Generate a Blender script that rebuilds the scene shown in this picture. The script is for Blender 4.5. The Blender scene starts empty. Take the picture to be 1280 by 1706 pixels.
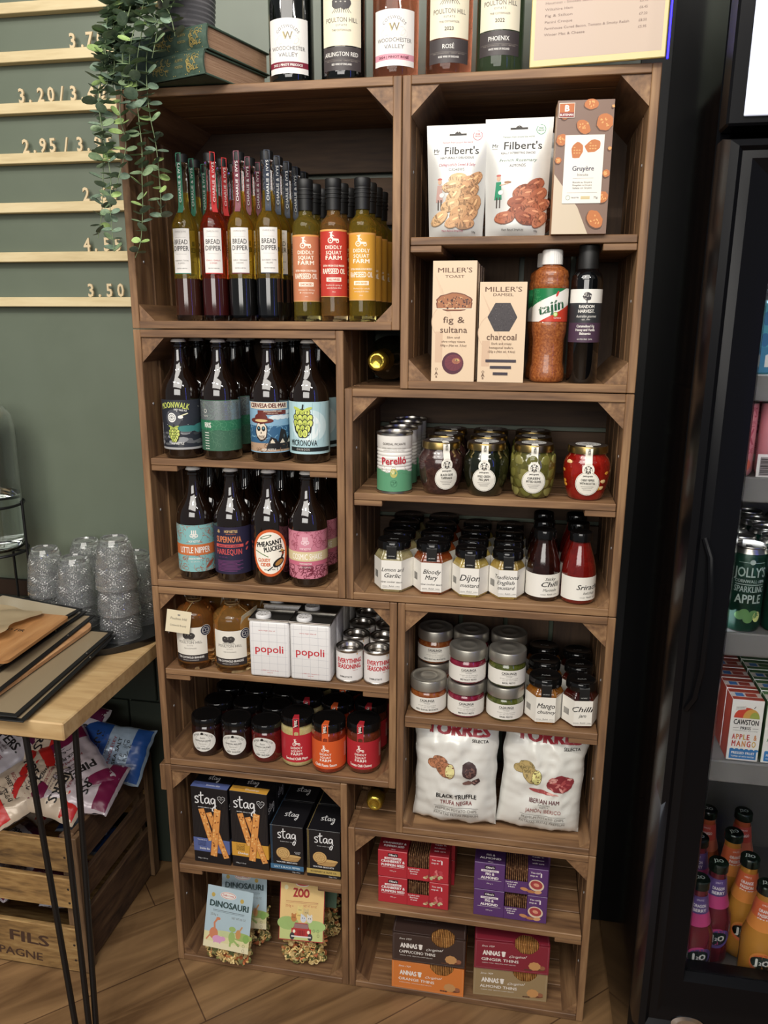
import bpy, bmesh, math, random
from mathutils import Vector, Matrix, noise
C = bpy.context.scene.collection
scn = bpy.context.scene
PI = math.pi
sin, cos = math.sin, math.cos
R = random.Random(7)

# ---------------- camera, world, lights, exposure ----------------
cam = bpy.data.cameras.new('camera'); co = bpy.data.objects.new('camera', cam); C.objects.link(co)
cam.sensor_fit = 'HORIZONTAL'; cam.sensor_width = 36.0; cam.lens = 35.944
cam.clip_start = 0.02
rt = Vector((0.98387797, 0.17878536, 0.00446425)); dn = Vector((0.04772442, -0.2384128, -0.96999057)); fw = Vector((-0.17235578, 0.95456541, -0.24310153))
co.matrix_world = Matrix(((rt.x, -dn.x, -fw.x, 0.7166), (rt.y, -dn.y, -fw.y, -1.3469), (rt.z, -dn.z, -fw.z, 1.4186), (0, 0, 0, 1)))
scn.camera = co
scn.view_settings.view_transform = 'Standard'; scn.view_settings.look = 'None'
scn.view_settings.exposure = 0.0; scn.view_settings.gamma = 1.0; scn.view_settings.use_curve_mapping = False
w = bpy.data.worlds.new('world'); scn.world = w; w.use_nodes = True
w.node_tree.nodes['Background'].inputs[0].default_value = (0.80, 0.86, 0.9, 1)
w.node_tree.nodes['Background'].inputs[1].default_value = 0.16

def area(name, loc, target, size, power, color=(1, 1, 1), sy=None, shape=None, spread=None):
    l = bpy.data.lights.new(name, 'AREA'); l.energy = power; l.color = color; l.size = size
    if sy: l.shape = 'RECTANGLE'; l.size_y = sy
    if shape: l.shape = shape
    if spread: l.spread = spread
    o = bpy.data.objects.new(name, l); C.objects.link(o); o.location = loc
    d = Vector(target) - Vector(loc); o.rotation_euler = d.to_track_quat('-Z', 'Y').to_euler()
    return o
area('ceiling_panel_light', (0.2, -1.7, 2.75), (0.4, 0, 0.9), 2.0, 47, (1.0, 0.95, 0.88), 1.2)
area('room_window_light', (0.2, -4.0, 2.1), (0.4, 0, 1.1), 2.6, 60, (1.0, 0.96, 0.90), 1.2)
for i, (lx, ly) in enumerate(((-0.75, -1.35), (-0.45, -1.35), (0.15, -1.45), (0.35, -1.45), (1.2, -1.5), (1.35, -1.5), (1.5, -1.5))):
    area('ceiling_spot_light', (lx, ly, 2.6), (lx * 0.6 + 0.2, 0, 1.0), 0.034, 3.2, (1.0, 0.95, 0.88), shape='DISK')
area('blue_neon_light', (2.0, -1.5, 1.7), (0.5, 0, 1.3), 0.03, 1.6, (0.08, 0.12, 1.0), 1.3)

# ---------------- materials ----------------
def lin(c):
    c = c / 255.0
    return c / 12.92 if c <= 0.04045 else ((c + 0.055) / 1.055) ** 2.4
def rgb(c): return (lin(c[0]), lin(c[1]), lin(c[2]), 1.0)
MATS = {}
def M(name, col=(200, 200, 200), rough=0.5, metal=0.0, trans=0.0, ior=1.45, coat=0.0, spec=0.5, emit=0.0, bump=None, alpha=1.0, sub=0.0):
    if name in MATS: return MATS[name]
    m = bpy.data.materials.new(name); m.use_nodes = True; b = m.node_tree.nodes['Principled BSDF']
    b.inputs['Base Color'].default_value = rgb(col); b.inputs['Roughness'].default_value = rough
    b.inputs['Metallic'].default_value = metal; b.inputs['Transmission Weight'].default_value = trans
    b.inputs['IOR'].default_value = ior; b.inputs['Coat Weight'].default_value = coat
    b.inputs['Coat Roughness'].default_value = 0.04
    b.inputs['Specular IOR Level'].default_value = spec
    b.inputs['Alpha'].default_value = alpha
    if sub: b.inputs['Subsurface Weight'].default_value = sub; b.inputs['Subsurface Radius'].default_value = (0.01, 0.006, 0.004)
    if emit: b.inputs['Emission Color'].default_value = rgb(col); b.inputs['Emission Strength'].default_value = emit
    if bump:
        n = m.node_tree.nodes; l = m.node_tree.links
        tc = n.new('ShaderNodeTexCoord'); t = n.new('ShaderNodeTexNoise'); t.inputs['Scale'].default_value = bump[0]; t.inputs['Detail'].default_value = 4
        bp = n.new('ShaderNodeBump'); bp.inputs['Strength'].default_value = bump[1]; bp.inputs['Distance'].default_value = 0.002
        l.new(tc.outputs['Object'], t.inputs['Vector']); l.new(t.outputs['Fac'], bp.inputs['Height']); l.new(bp.outputs['Normal'], b.inputs['Normal'])
    MATS[name] = m; return m
def K(r, g, b, rough=0.5):                       # printed ink / paper colour
    y = .3 * r + .59 * g + .11 * b; q = .86
    return M('ink_%d_%d_%d_%d' % (r, g, b, rough * 100), (y + (r - y) * q, y + (g - y) * q, y + (b - y) * q), rough)
def mottled(name, cols, scale=8, rough=0.6, stretch=(1, 1, 1), bump=0.2, detail=6, dist=0.5, island=0.25, coat=0.0, metal=0.0):
    if name in MATS: return MATS[name]
    m = bpy.data.materials.new(name); m.use_nodes = True; nt = m.node_tree; n = nt.nodes; l = nt.links; b = n['Principled BSDF']
    tc = n.new('ShaderNodeTexCoord'); geo = n.new('ShaderNodeNewGeometry'); oi = n.new('ShaderNodeObjectInfo')
    add = n.new('ShaderNodeMath'); add.operation = 'ADD'; l.new(geo.outputs['Random Per Island'], add.inputs[0]); l.new(oi.outputs['Random'], add.inputs[1])
    mu = n.new('ShaderNodeMath'); mu.operation = 'MULTIPLY'; mu.inputs[1].default_value = 7.3; l.new(add.outputs[0], mu.inputs[0])
    va = n.new('ShaderNodeVectorMath'); va.operation = 'ADD'; l.new(tc.outputs['Object'], va.inputs[0]); l.new(mu.outputs[0], va.inputs[1])
    mp = n.new('ShaderNodeMapping'); mp.inputs['Scale'].default_value = stretch; l.new(va.outputs[0], mp.inputs['Vector'])
    t = n.new('ShaderNodeTexNoise'); t.inputs['Scale'].default_value = scale; t.inputs['Detail'].default_value = detail; t.inputs['Distortion'].default_value = dist
    l.new(mp.outputs[0], t.inputs['Vector'])
    t2 = n.new('ShaderNodeTexNoise'); t2.inputs['Scale'].default_value = scale * 5; t2.inputs['Detail'].default_value = 3; l.new(mp.outputs[0], t2.inputs['Vector'])
    mx = n.new('ShaderNodeMix'); mx.data_type = 'FLOAT'; mx.inputs[0].default_value = 0.35; l.new(t.outputs['Fac'], mx.inputs[2]); l.new(t2.outputs['Fac'], mx.inputs[3])
    cr = n.new('ShaderNodeValToRGB'); l.new(mx.outputs[0], cr.inputs[0])
    e = cr.color_ramp.elements
    k = len(cols)
    for i in range(k):
        p = 0.32 + 0.36 * i / (k - 1)
        if i < 2: el = e[i]; el.position = p
        else: el = e.new(p)
        el.color = rgb(cols[i])
    hs = n.new('ShaderNodeHueSaturation'); l.new(cr.outputs[0], hs.inputs['Color'])
    ma = n.new('ShaderNodeMath'); ma.operation = 'MULTIPLY_ADD'; ma.inputs[1].default_value = island; ma.inputs[2].default_value = 1 - island / 2
    l.new(geo.outputs['Random Per Island'], ma.inputs[0]); l.new(ma.outputs[0], hs.inputs['Value'])
    l.new(hs.outputs[0], b.inputs['Base Color']); b.inputs['Roughness'].default_value = rough; b.inputs['Coat Weight'].default_value = coat; b.inputs['Metallic'].default_value = metal
    if bump:
        bp = n.new('ShaderNodeBump'); bp.inputs['Strength'].default_value = bump; bp.inputs['Distance'].default_value = 0.002
        l.new(mx.outputs[0], bp.inputs['Height']); l.new(bp.outputs['Normal'], b.inputs['Normal'])
    MATS[name] = m; return m
WC = [(78, 54, 36), (121, 89, 60), (154, 120, 84)]
WX = mottled('crate_wood_grain_x', WC, 8, 0.58, (0.3, 3.5, 3.5), .35, 8, .9, .22)
WY = mottled('crate_wood_grain_y', WC, 8, 0.58, (3.5, 0.3, 3.5), .35, 8, .9, .22)
WZ = mottled('crate_wood_grain_z', WC, 8, 0.58, (3.5, 3.5, 0.3), .35, 8, .9, .22)
WBK = mottled('crate_back_wood_grain_x', [(56, 40, 30), (78, 58, 42), (94, 72, 52)], 9, 0.7, (0.35, 3, 3))
WBZ = mottled('crate_back_wood_grain_z', [(56, 40, 30), (78, 58, 42), (94, 72, 52)], 9, 0.7, (3, 3, 0.35))
STEEL = M('brushed_steel', (190, 186, 180), 0.28, 1.0)
SILVER = M('silver_cap', (205, 205, 205), 0.25, 0.6)
GOLD = M('gold_metal', (158, 136, 86), 0.3, 1.0)
BLACKG = M('glossy_black', (14, 13, 13), 0.12, coat=0.3)
BLACKM = M('matt_black', (18, 18, 18), 0.5)
WHITE = K(226, 222, 214); CREAM = K(222, 211, 180); INK = K(30, 28, 28); GREYINK = K(120, 116, 110)

# ---------------- mesh helpers ----------------
class MB:
    def __init__(s): s.v = []; s.f = []; s.m = []; s.mats = []
    def mi(s, mat):
        if mat not in s.mats: s.mats.append(mat)
        return s.mats.index(mat)
    def add(s, vs, fs, mat):
        o = len(s.v); k = s.mi(mat); s.v += [tuple(p) for p in vs]
        for f in fs: s.f.append([o + i for i in f]); s.m.append(k)
    def bm(s, b, mat, mtx=None):
        b.verts.index_update()
        s.add([(mtx @ v.co if mtx else v.co) for v in b.verts], [[v.index for v in f.verts] for f in b.faces], mat); b.free()
    def box(s, x0, x1, y0, y1, z0, z1, mat, bev=0.0, mtx=None, seg=1):
        b = bmesh.new(); bmesh.ops.create_cube(b, size=1)
        for v in b.verts: v.co = ((x0 + x1) / 2 + v.co.x * (x1 - x0), (y0 + y1) / 2 + v.co.y * (y1 - y0), (z0 + z1) / 2 + v.co.z * (z1 - z0))
        if bev: bmesh.ops.bevel(b, geom=list(b.edges), offset=bev, segments=seg, affect='EDGES', profile=0.5)
        s.bm(b, mat, mtx)
    def lathe(s, prof, mat, n=32, c=(0, 0, 0), mtx=None, sq=None):
        # prof: [(r, z)] or [(r, z, material)] where the material starts at that ring
        rings = []; vs = []
        for p in prof:
            r, z = p[0], p[1]
            if r < 1e-6: rings.append([len(vs)]); vs.append((c[0], c[1], c[2] + z))
            else:
                rings.append(list(range(len(vs), len(vs) + n)))
                for i in range(n):
                    a = 2 * PI * i / n
                    rr = r * (sq(a) if sq else 1)
                    vs.append((c[0] + rr * sin(a), c[1] - rr * cos(a), c[2] + z))
        if mtx: vs = [mtx @ Vector(v) for v in vs]
        o = len(s.v); s.v += [tuple(v) for v in vs]; cur = mat
        for k in range(len(prof) - 1):
            if len(prof[k]) > 2: cur = prof[k][2]
            a, b = rings[k], rings[k + 1]; mi = s.mi(cur)
            for i in range(n):
                j = (i + 1) % n
                if len(a) == 1 and len(b) == 1: continue
                if len(a) == 1: f = [a[0], b[j], b[i]]
                elif len(b) == 1: f = [a[i], a[j], b[0]]
                else: f = [a[i], a[j], b[j], b[i]]
                s.f.append([o + q for q in f]); s.m.append(mi)
    def tube(s, pts, r, mat, n=8, closed=False):
        pts = [Vector(p) for p in pts]; m = len(pts); rad = r if isinstance(r, (list, tuple)) else [r] * m
        vs = []; up = None
        for i, p in enumerate(pts):
            if closed: t = (pts[(i + 1) % m] - pts[i - 1])
            else: t = pts[min(i + 1, m - 1)] - pts[max(i - 1, 0)]
            t.normalize()
            if up is None: up = Vector((0, 0, 1)) if abs(t.z) < 0.9 else Vector((1, 0, 0))
            a = t.cross(up).normalized(); up = a.cross(t).normalized()
            for k in range(n):
                q = 2 * PI * k / n; vs.append(p + (a * cos(q) + up * sin(q)) * rad[i])
        fs = []
        for i in range(m if closed else m - 1):
            j = (i + 1) % m
            for k in range(n): fs.append([i * n + k, i * n + (k + 1) % n, j * n + (k + 1) % n, j * n + k])
        if not closed: fs += [list(range(n))[::-1], [(m - 1) * n + k for k in range(n)]]
        s.add(vs, fs, mat)
    def prism(s, pts, d0, d1, mat, axis='y', mtx=None):
        # pts 2-d outline; axis = extrusion axis
        def P(a, b, d): return {'y': (a, d, b), 'z': (a, b, d), 'x': (d, a, b)}[axis]
        n = len(pts); vs = [P(a, b, d0) for a, b in pts] + [P(a, b, d1) for a, b in pts]
        fs = [list(range(n)), list(range(n, 2 * n))[::-1]] + [[i, (i + 1) % n + 0, (i + 1) % n + n, i + n] for i in range(n)]
        b = bmesh.new(); bv = [b.verts.new(v) for v in vs]
        for f in fs: b.faces.new([bv[i] for i in f])
        bmesh.ops.recalc_face_normals(b, faces=b.faces)
        s.bm(b, mat, mtx)
    def grid(s, fn, nu, nv, mat):
        vs = [fn(i / nu, j / nv) for j in range(nv + 1) for i in range(nu + 1)]
        fs = [[j * (nu + 1) + i, j * (nu + 1) + i + 1, (j + 1) * (nu + 1) + i + 1, (j + 1) * (nu + 1) + i] for j in range(nv) for i in range(nu)]
        s.add(vs, fs, mat)
    def art(s, a, fn, step=None):
        a.emit(s, fn, step); return s
    def build(s, name, parent=None, loc=None, angle=35, rot=None):
        me = bpy.data.meshes.new(name); me.from_pydata(s.v, [], s.f)
        for m in s.mats: me.materials.append(m)
        me.polygons.foreach_set('material_index', s.m); me.polygons.foreach_set('use_smooth', [True] * len(s.f))
        me.update(); me.set_sharp_from_angle(angle=math.radians(angle))
        o = bpy.data.objects.new(name, me); C.objects.link(o)
        if parent: o.parent = parent
        if loc: o.location = loc
        if rot: o.rotation_euler = rot
        return o

# glyphs of the built-in font, cached as flat meshes
GL = {}
def glyph_mesh(txt, off=0.0):
    cu = bpy.data.curves.new('g', 'FONT'); cu.body = txt; cu.size = 1.0; cu.resolution_u = 2; cu.offset = off
    o = bpy.data.objects.new('g', cu); C.objects.link(o)
    dg = bpy.context.evaluated_depsgraph_get(); dg.update()
    me = bpy.data.meshes.new_from_object(o.evaluated_get(dg))
    v = [(p.co.x, p.co.y) for p in me.vertices]; f = [list(p.vertices) for p in me.polygons]
    bpy.data.objects.remove(o); bpy.data.curves.remove(cu); bpy.data.meshes.remove(me)
    return v, f
BAR = min(p[0] for p in glyph_mesh('|')[0])
def glyph(c):
    if c not in GL:
        if c == ' ': GL[c] = ([], [], 0.3)
        else:
            v, f = glyph_mesh(c); v2, _ = glyph_mesh(c + '|')
            xs = sorted(p[0] for p in v2); adv = xs[-1] - (max(p[0] for p in glyph_mesh('|')[0])) 
            GL[c] = (v, f, adv)
    return GL[c]
class Art:
    """flat artwork in label coordinates u,v (metres); each call sits a hair above the last"""
    LS = 1.0e-5
    def __init__(s, w=1e-4): s.it = []; s.w = w
    def _a(s, vs, fs, mat): s.it.append((vs, fs, mat, s.w)); s.w += s.LS
    def rect(s, u0, v0, u1, v1, mat): s._a([(u0, v0), (u1, v0), (u1, v1), (u0, v1)], [[0, 1, 2, 3]], mat); return s
    def poly(s, pts, mat): s._a(pts, [list(range(len(pts)))], mat); return s
    def ell(s, cu, cv, ru, rv, mat, n=20, rot=0.0, wob=0.0, seed=1):
        rr = random.Random(seed); p = []
        for i in range(n):
            a = 2 * PI * i / n; k = 1 + wob * (rr.random() - .5) * 2; x = ru * cos(a) * k; y = rv * sin(a) * k
            p.append((cu + x * cos(rot) - y * sin(rot), cv + x * sin(rot) + y * cos(rot)))
        s._a(p, [list(range(n))], mat); return s
    def ring(s, cu, cv, r, wd, mat, n=24, a0=0, a1=2 * PI):
        vs = []; fs = []
        for i in range(n + 1):
            a = a0 + (a1 - a0) * i / n
            vs += [(cu + r * cos(a), cv + r * sin(a)), (cu + (r + wd) * cos(a), cv + (r + wd) * sin(a))]
            if i: fs.append([2 * i - 2, 2 * i - 1, 2 * i + 1, 2 * i])
        s._a(vs, fs, mat); return s
    def line(s, pts, wd, mat):
        vs = []; fs = []
        for i in range(len(pts)):
            a = Vector(pts[max(i - 1, 0)]); b = Vector(pts[min(i + 1, len(pts) - 1)]); d = (b - a).normalized(); n = Vector((-d.y, d.x)) * wd / 2; p = Vector(pts[i])
            vs += [tuple(p + n), tuple(p - n)]
            if i: fs.append([2 * i - 2, 2 * i - 1, 2 * i + 1, 2 * i])
        s._a(vs, fs, mat); return s
    def text(s, t, u, v, h, mat, fit=None, sx=1.0, shear=0.0, rot=0.0, bold=0.0, al='c', tr=0.0, arc=None):
        """v = baseline, h = cap height, fit = total width, arc = radius (positive: letters on top of a circle)"""
        sc = h / 0.73; pen = 0.0; gl = []
        for c in t:
            vv, ff, adv = glyph(c); gl.append((vv, ff, pen, adv)); pen += adv + tr
        pen -= tr
        W = pen * sc
        if fit: sx = fit / W
        W *= sx; off = {'c': -W / 2, 'l': 0.0, 'r': -W}[al]
        V = []; F = []
        reps = [(0, 0)] if not bold else [(-bold, 0), (bold, 0), (0, bold)]
        for (bx, by) in reps:
            for vv, ff, x0, adv in gl:
                o = len(V)
                for (x, y) in vv:
                    y += by
                    if arc:
                        xx = ((x0 + adv / 2) * sc * sx + off); th = xx / arc
                        lx = (x - adv / 2 + bx + shear * y) * sc * sx; ly = y * sc
                        X = (abs(arc)) * sin(th) * (1 if arc > 0 else -1) + lx * cos(th) + ly * sin(th)
                        Y = arc * cos(th) - arc - lx * sin(th) + ly * cos(th)
                        V.append((u + X, v + Y))
                    else:
                        X = (x0 + x + bx + shear * y) * sc * sx + off; Y = y * sc
                        V.append((u + X * cos(rot) - Y * sin(rot), v + X * sin(rot) + Y * cos(rot)))
                F += [[o + i for i in f] for f in ff]
            if len(reps) > 1:
                s._a(V, F, mat); s.w -= s.LS * 0.5; V = []; F = []
        if V: s._a(V, F, mat)
        return s
    def emit(s, mb, fn, step, stepv=None):
        for vs, fs, mat, wv in s.it:
            if not vs: continue
            b = bmesh.new(); bv = [b.verts.new((x, y, 0)) for x, y in vs]
            for f in fs:
                try: b.faces.new([bv[i] for i in f])
                except ValueError: pass
            big = [f for f in b.faces if len(f.verts) > 4]
            if big: bmesh.ops.triangulate(b, faces=big)
            bmesh.ops.recalc_face_normals(b, faces=b.faces)
            if step:
                xs = [v.co.x for v in b.verts]; k0 = math.ceil(min(xs) / step); k1 = math.floor(max(xs) / step)
                for k in range(k0, k1 + 1):
                    bmesh.ops.bisect_plane(b, geom=b.verts[:] + b.edges[:] + b.faces[:], plane_co=(k * step, 0, 0), plane_no=(1, 0, 0))
            if stepv:
                ys = [v.co.y for v in b.verts]
                for k in range(math.ceil(min(ys) / stepv), math.floor(max(ys) / stepv) + 1):
                    bmesh.ops.bisect_plane(b, geom=b.verts[:] + b.edges[:] + b.faces[:], plane_co=(0, k * stepv, 0), plane_no=(0, 1, 0))
            b.normal_update()
            fl = [f for f in b.faces if f.normal.z < 0]
            if fl: bmesh.ops.reverse_faces(b, faces=fl)
            b.verts.index_update()
            mb.add([fn(v.co.x, v.co.y, wv) for v in b.verts], [[v.index for v in f.verts] for f in b.faces], mat); b.free()
def cyl(Rd, yaw=0.0):
    def fn(u, v, w_):
        a = u / Rd + yaw; return ((Rd + w_) * sin(a), -(Rd + w_) * cos(a), v)
    return fn
def front(y, x0=0.0, z0=0.0): return lambda u, v, w_: (x0 + u, y - w_, z0 + v)
def top(z, x0=0.0, y0=0.0): return lambda u, v, w_: (x0 + u, y0 + v, z + w_)
def right(x, z0=0.0): return lambda u, v, w_: (x + w_, u, z0 + v)
def left(x, z0=0.0): return lambda u, v, w_: (x - w_, -u, z0 + v)

# ---------------- things ----------------
def tag(o, label, cat, group=None, kind=None):
    if label: o['label'] = label
    if cat: o['category'] = cat
    if group: o['group'] = group
    if kind: o['kind'] = kind
    return o
def thing(name, label, cat, loc=(0, 0, 0), rz=0.0, group=None):
    o = bpy.data.objects.new(name, None); C.objects.link(o); o.empty_display_size = 0.02
    o.location = loc; o.rotation_euler = (0, 0, rz)
    return tag(o, label, cat, group)
def copy_tree(o, parent=None):
    c = o.copy(); C.objects.link(c)
    if parent: c.parent = parent
    for ch in list(o.children): copy_tree(ch, c)
    return c
def dup(o, loc, rz=0.0, label=None, group=None):
    c = copy_tree(o); c.location = loc; c.rotation_euler = (0, 0, rz)
    if label: c['label'] = label
    if group: c['group'] = group
    elif 'group' in c: del c['group']
    return c
def struct(o): o['kind'] = 'structure'; return o
ORD = ['front', 'second', 'third', 'fourth', 'fifth']
# ---------------- the setting ----------------
def wall_mat():
    m = mottled('green_wall_paint', [(92, 101, 86), (97, 106, 91), (101, 110, 95)], 2.2, 0.42, (1, 1, 1), 0.05, 3, 0.2, 0.0)
    return m
mb = MB(); mb.box(-2.6, 3.2, 0.305, 0.36, 0.0, 3.0, wall_mat()); struct(mb.build('wall_back'))
def floor_mat():
    m = bpy.data.materials.new('oak_plank_floor'); m.use_nodes = True; n = m.node_tree.nodes; l = m.node_tree.links; b = n['Principled BSDF']
    tc = n.new('ShaderNodeTexCoord'); mp = n.new('ShaderNodeMapping'); mp.inputs['Rotation'].default_value = (0, 0, -math.radians(42)); l.new(tc.outputs['Object'], mp.inputs[0])
    br = n.new('ShaderNodeTexBrick'); br.inputs['Scale'].default_value = 1.0; br.inputs['Brick Width'].default_value = 1.2; br.inputs['Row Height'].default_value = 0.19
    br.inputs['Mortar Size'].default_value = 0.0015; br.inputs['Color1'].default_value = rgb((150, 120, 86)); br.inputs['Color2'].default_value = rgb((138, 108, 76)); br.inputs['Mortar'].default_value = rgb((92, 68, 48))
    br.inputs['Bias'].default_value = 0.1
    l.new(mp.outputs[0], br.inputs['Vector'])
    m2 = n.new('ShaderNodeMapping'); m2.inputs['Scale'].default_value = (1.1, 9, 1); l.new(mp.outputs[0], m2.inputs[0])
    t = n.new('ShaderNodeTexNoise'); t.inputs['Scale'].default_value = 2.2; t.inputs['Detail'].default_value = 8; t.inputs['Distortion'].default_value = 0.9; l.new(m2.outputs[0], t.inputs['Vector'])
    cr = n.new('ShaderNodeValToRGB'); cr.color_ramp.elements[0].position = 0.35; cr.color_ramp.elements[0].color = rgb((176, 166, 156)); cr.color_ramp.elements[1].position = 0.66; cr.color_ramp.elements[1].color = rgb((255, 250, 240)); l.new(t.outputs['Fac'], cr.inputs[0])
    mx = n.new('ShaderNodeMix'); mx.data_type = 'RGBA'; mx.blend_type = 'MULTIPLY'; mx.inputs[0].default_value = 1.0; l.new(br.outputs['Color'], mx.inputs[6]); l.new(cr.outputs[0], mx.inputs[7])
    l.new(mx.outputs[2], b.inputs['Base Color']); b.inputs['Roughness'].default_value = 0.42
    bp = n.new('ShaderNodeBump'); bp.inputs['Strength'].default_value = 0.15; bp.inputs['Distance'].default_value = 0.002; l.new(t.outputs['Fac'], bp.inputs['Height']); l.new(bp.outputs['Normal'], b.inputs['Normal'])
    return m
mb = MB(); mb.box(-2.6, 3.2, -4.0, 0.36, -0.05, 0.0, floor_mat()); struct(mb.build('floor'))
# panelling under the table, its green darkened to carry the table's shade
mb = MB(); DG = M('shaded_green_panel', (48, 56, 48), 0.5)
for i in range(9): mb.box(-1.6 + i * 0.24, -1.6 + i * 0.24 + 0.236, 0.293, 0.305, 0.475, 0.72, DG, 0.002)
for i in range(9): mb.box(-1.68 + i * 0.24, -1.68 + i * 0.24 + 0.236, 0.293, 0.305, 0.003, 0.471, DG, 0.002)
struct(mb.build('trim_1'))
mb = MB(); mb.box(.902, 1.60, .2935, .3045, 0.003, 2.6, M('gap_shade_black', (14, 15, 15), .5)); struct(mb.build('trim_3'))  # added black panel, stands in for shade in the gap beside the fridge

# ---------------- the wooden crates ----------------
T = 0.014; D = 0.29
YS = [(0.0, 0.062), (0.072, 0.133), (0.143, 0.204), (0.214, D - 0.012)]
def crate(label, x0, z0, wd, ht, shelf=None, qb=.030, qt=.046, group='vintage wooden crates stacked as shelving'):
    t = thing('wooden_crate', label, 'crate', (x0, 0, z0), 0, group)
    g = 0.0008
    for side in (0, 1):                                     # left and right panels
        m = MB(); xx = g if side == 0 else wd - T - g
        for (a, b) in YS: m.box(xx, xx + T, a, b, g, ht - g, WZ, 0.0012)
        m.build('side_panel', t)
    for side in (0, 1):
        m = MB(); zz = g if side == 0 else ht - T - g
        for (a, b) in ((0.0, .0700), (.0706, .1400), (.1406, .2100), (.2106, D - .012)): m.box(T + g, wd - T - g, a, b, zz, zz + T, WX, 0.0012)
        m.build('base_panel' if side == 0 else 'top_panel', t)
    m = MB()
    if wd > ht:
        n = 4; h = ht / n
        for i in range(n): m.box(g, wd - g, D - 0.01, D, i * h + (0.005 if i else g), (i + 1) * h - (0.005 if i < n - 1 else g), WBK, 0.001)
    else:
        n = 4; h = wd / n
        for i in range(n): m.box(i * h + (0.005 if i else g), (i + 1) * h - (0.005 if i < n - 1 else g), D - 0.01, D, g, ht - g, WBZ, 0.001)
    m.build('back_panel', t)
    for cx, cz, sx, sz in ((T, T, 1, 1), (wd - T, T, -1, 1), (T, ht - T, 1, -1), (wd - T, ht - T, -1, -1)):
        q = qt if sz < 0 else qb
        m = MB(); m.prism([(cx + sx * .001, cz + sz * .001), (cx + sx * q, cz + sz * .001), (cx + sx * .001, cz + sz * q)], 0.004, D - 0.012, WY)
        m.build('corner_block', t)
    for (xx, zz) in ((T + .0008, ht * .72), (wd - T - .0008, ht * .72), (T + .0008, ht * .3), (wd - T - .0008, ht * .3)):
        m = MB(); b = bmesh.new(); bmesh.ops.create_uvsphere(b, u_segments=10, v_segments=6, radius=0.0028)
        m.bm(b, SILVER, Matrix.Translation((xx, 0.034, zz)) @ Matrix.Diagonal((0.5, 1, 1, 1)))
        m.build('nail', t)
    if shelf:
        m = MB()
        for (a, b) in [(0.004, 0.066), (0.0685, 0.133), (0.1355, 0.204), (0.2065, D - 0.012)]: m.box(T + .002, wd - T - .002, a, b, shelf - 0.013, shelf, WX, 0.0012)
        m.build('shelf', t)
        for xx in (T + .0015, wd - T - .0015 - 0.053):
            m = MB(); m.box(xx, xx + 0.053, 0.006, D - 0.014, shelf - 0.0245, shelf - 0.0135, WX, 0.001); m.build('shelf_bracket', t)
    return t
crate('wide brown crate at top left, no middle shelf, holding the oil bottles', 0, 1.4, .5, .4, None, .030)
crate('tall brown crate at top right holding nut pouches and cracker boxes', .5, 1.3, .4, .5, 0.2535, .038)
crate('tall brown crate below the oils with two shelves of beer bottles', 0, .9, .4, .5, 0.2585, .029)
crate('wide brown crate holding olive jars above and mustard jars below', .4, .9, .5, .4, 0.2085, .022)
crate('wide brown crate on the left holding brandy, white tins and dark chutney jars', 0, .5, .5, .4, 0.2205, qt=.036)
crate('tall brown crate holding pesto jars above two bags of crisps', .5, .4, .4, .5, 0.263, .020)
tG = crate('tall brown crate at bottom left with black biscuit boxes above pasta bags', 0, 0, .4, .5, 0.253)
crate('wide brown crate at bottom right holding red, purple and brown biscuit boxes', .4, 0, .5, .4, 0.2085)
m = MB(); m.box(-.0140, -.0006, .006, .045, .432, .494, WZ, .001); m.build('batten', tG)
# ---------------- shared shelf-goods builders ----------------
E_ = 0.0004
ZA, ZB0, ZB1, ZC0, ZC1, ZD0, ZD1, ZE0, ZE1, ZF0, ZF1, ZG0, ZG1, ZH0, ZH1 = [v + E_ for v in (1.4148, 1.3148, 1.5535, .9148, 1.1585, .9148, 1.1085, .5148, .7205, .4148, .663, .0148, .253, .0148, .2085)]
def lab(parent, a, Rd, z0, yaw=0.0, name='label', fn=None):
    mb = MB(); f0 = fn or cyl(Rd, yaw)
    mb.art(a, lambda u, v, w_: f0(u, v + z0, w_), Rd * 0.22 if not fn else None)
    return mb.build(name, parent)
def scrib(a, u0, v0, u1, v1, mat, n, seed, wd=0.0006, ln=0.012):
    rr = random.Random(seed)
    for i in range(n):
        x = rr.uniform(u0, u1); y = rr.uniform(v0, v1); an = rr.uniform(0, 6.28); cur = rr.uniform(-1.0, 1.0); pts = []
        for k in range(7):
            pts.append((min(max(x, u0), u1), min(max(y, v0), v1))); x += ln / 6 * cos(an); y += ln / 6 * sin(an); an += cur
        a.line(pts, wd, mat); a.w -= a.LS * .75
def hop(a, u, v, s, c1, c2, dark):
    a.ell(u, v, s * .62, s * .9, dark, wob=.05)
    rows = [(0.62, 3), (0.3, 4), (-0.02, 4), (-0.34, 3), (-0.62, 2)]
    for (dy, n) in rows:
        for i in range(n):
            du = (i - (n - 1) / 2) * s * .3; rt_ = -(du / s) * 0.9
            a.ell(u + du, v + dy * s, s * .205, s * .285, dark, 12, rt_); a.ell(u + du, v + dy * s, s * .155, s * .235, c1 if (i + n) % 2 else c2, 12, rt_)
            a.line([(u + du, v + dy * s - s * .14), (u + du, v + dy * s + s * .05)], s * .035, dark)
    a.line([(u, v + s * .8), (u + s * .05, v + s * 1.15)], s * .09, dark)
    for q in (-1, 1): a.ell(u + q * s * .34, v + s * .86, s * .3, s * .1, c2, 10, q * .4)
CAP_PTS = [(0.0, 0.006), (0.0105, 0.006), (0.0128, 0.0045), (0.0148, 0.0005), (0.0142, 0.0)]
CAPM = M('pale_bottle_cap', (236, 234, 230), .4, 0.0, coat=.2)
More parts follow.
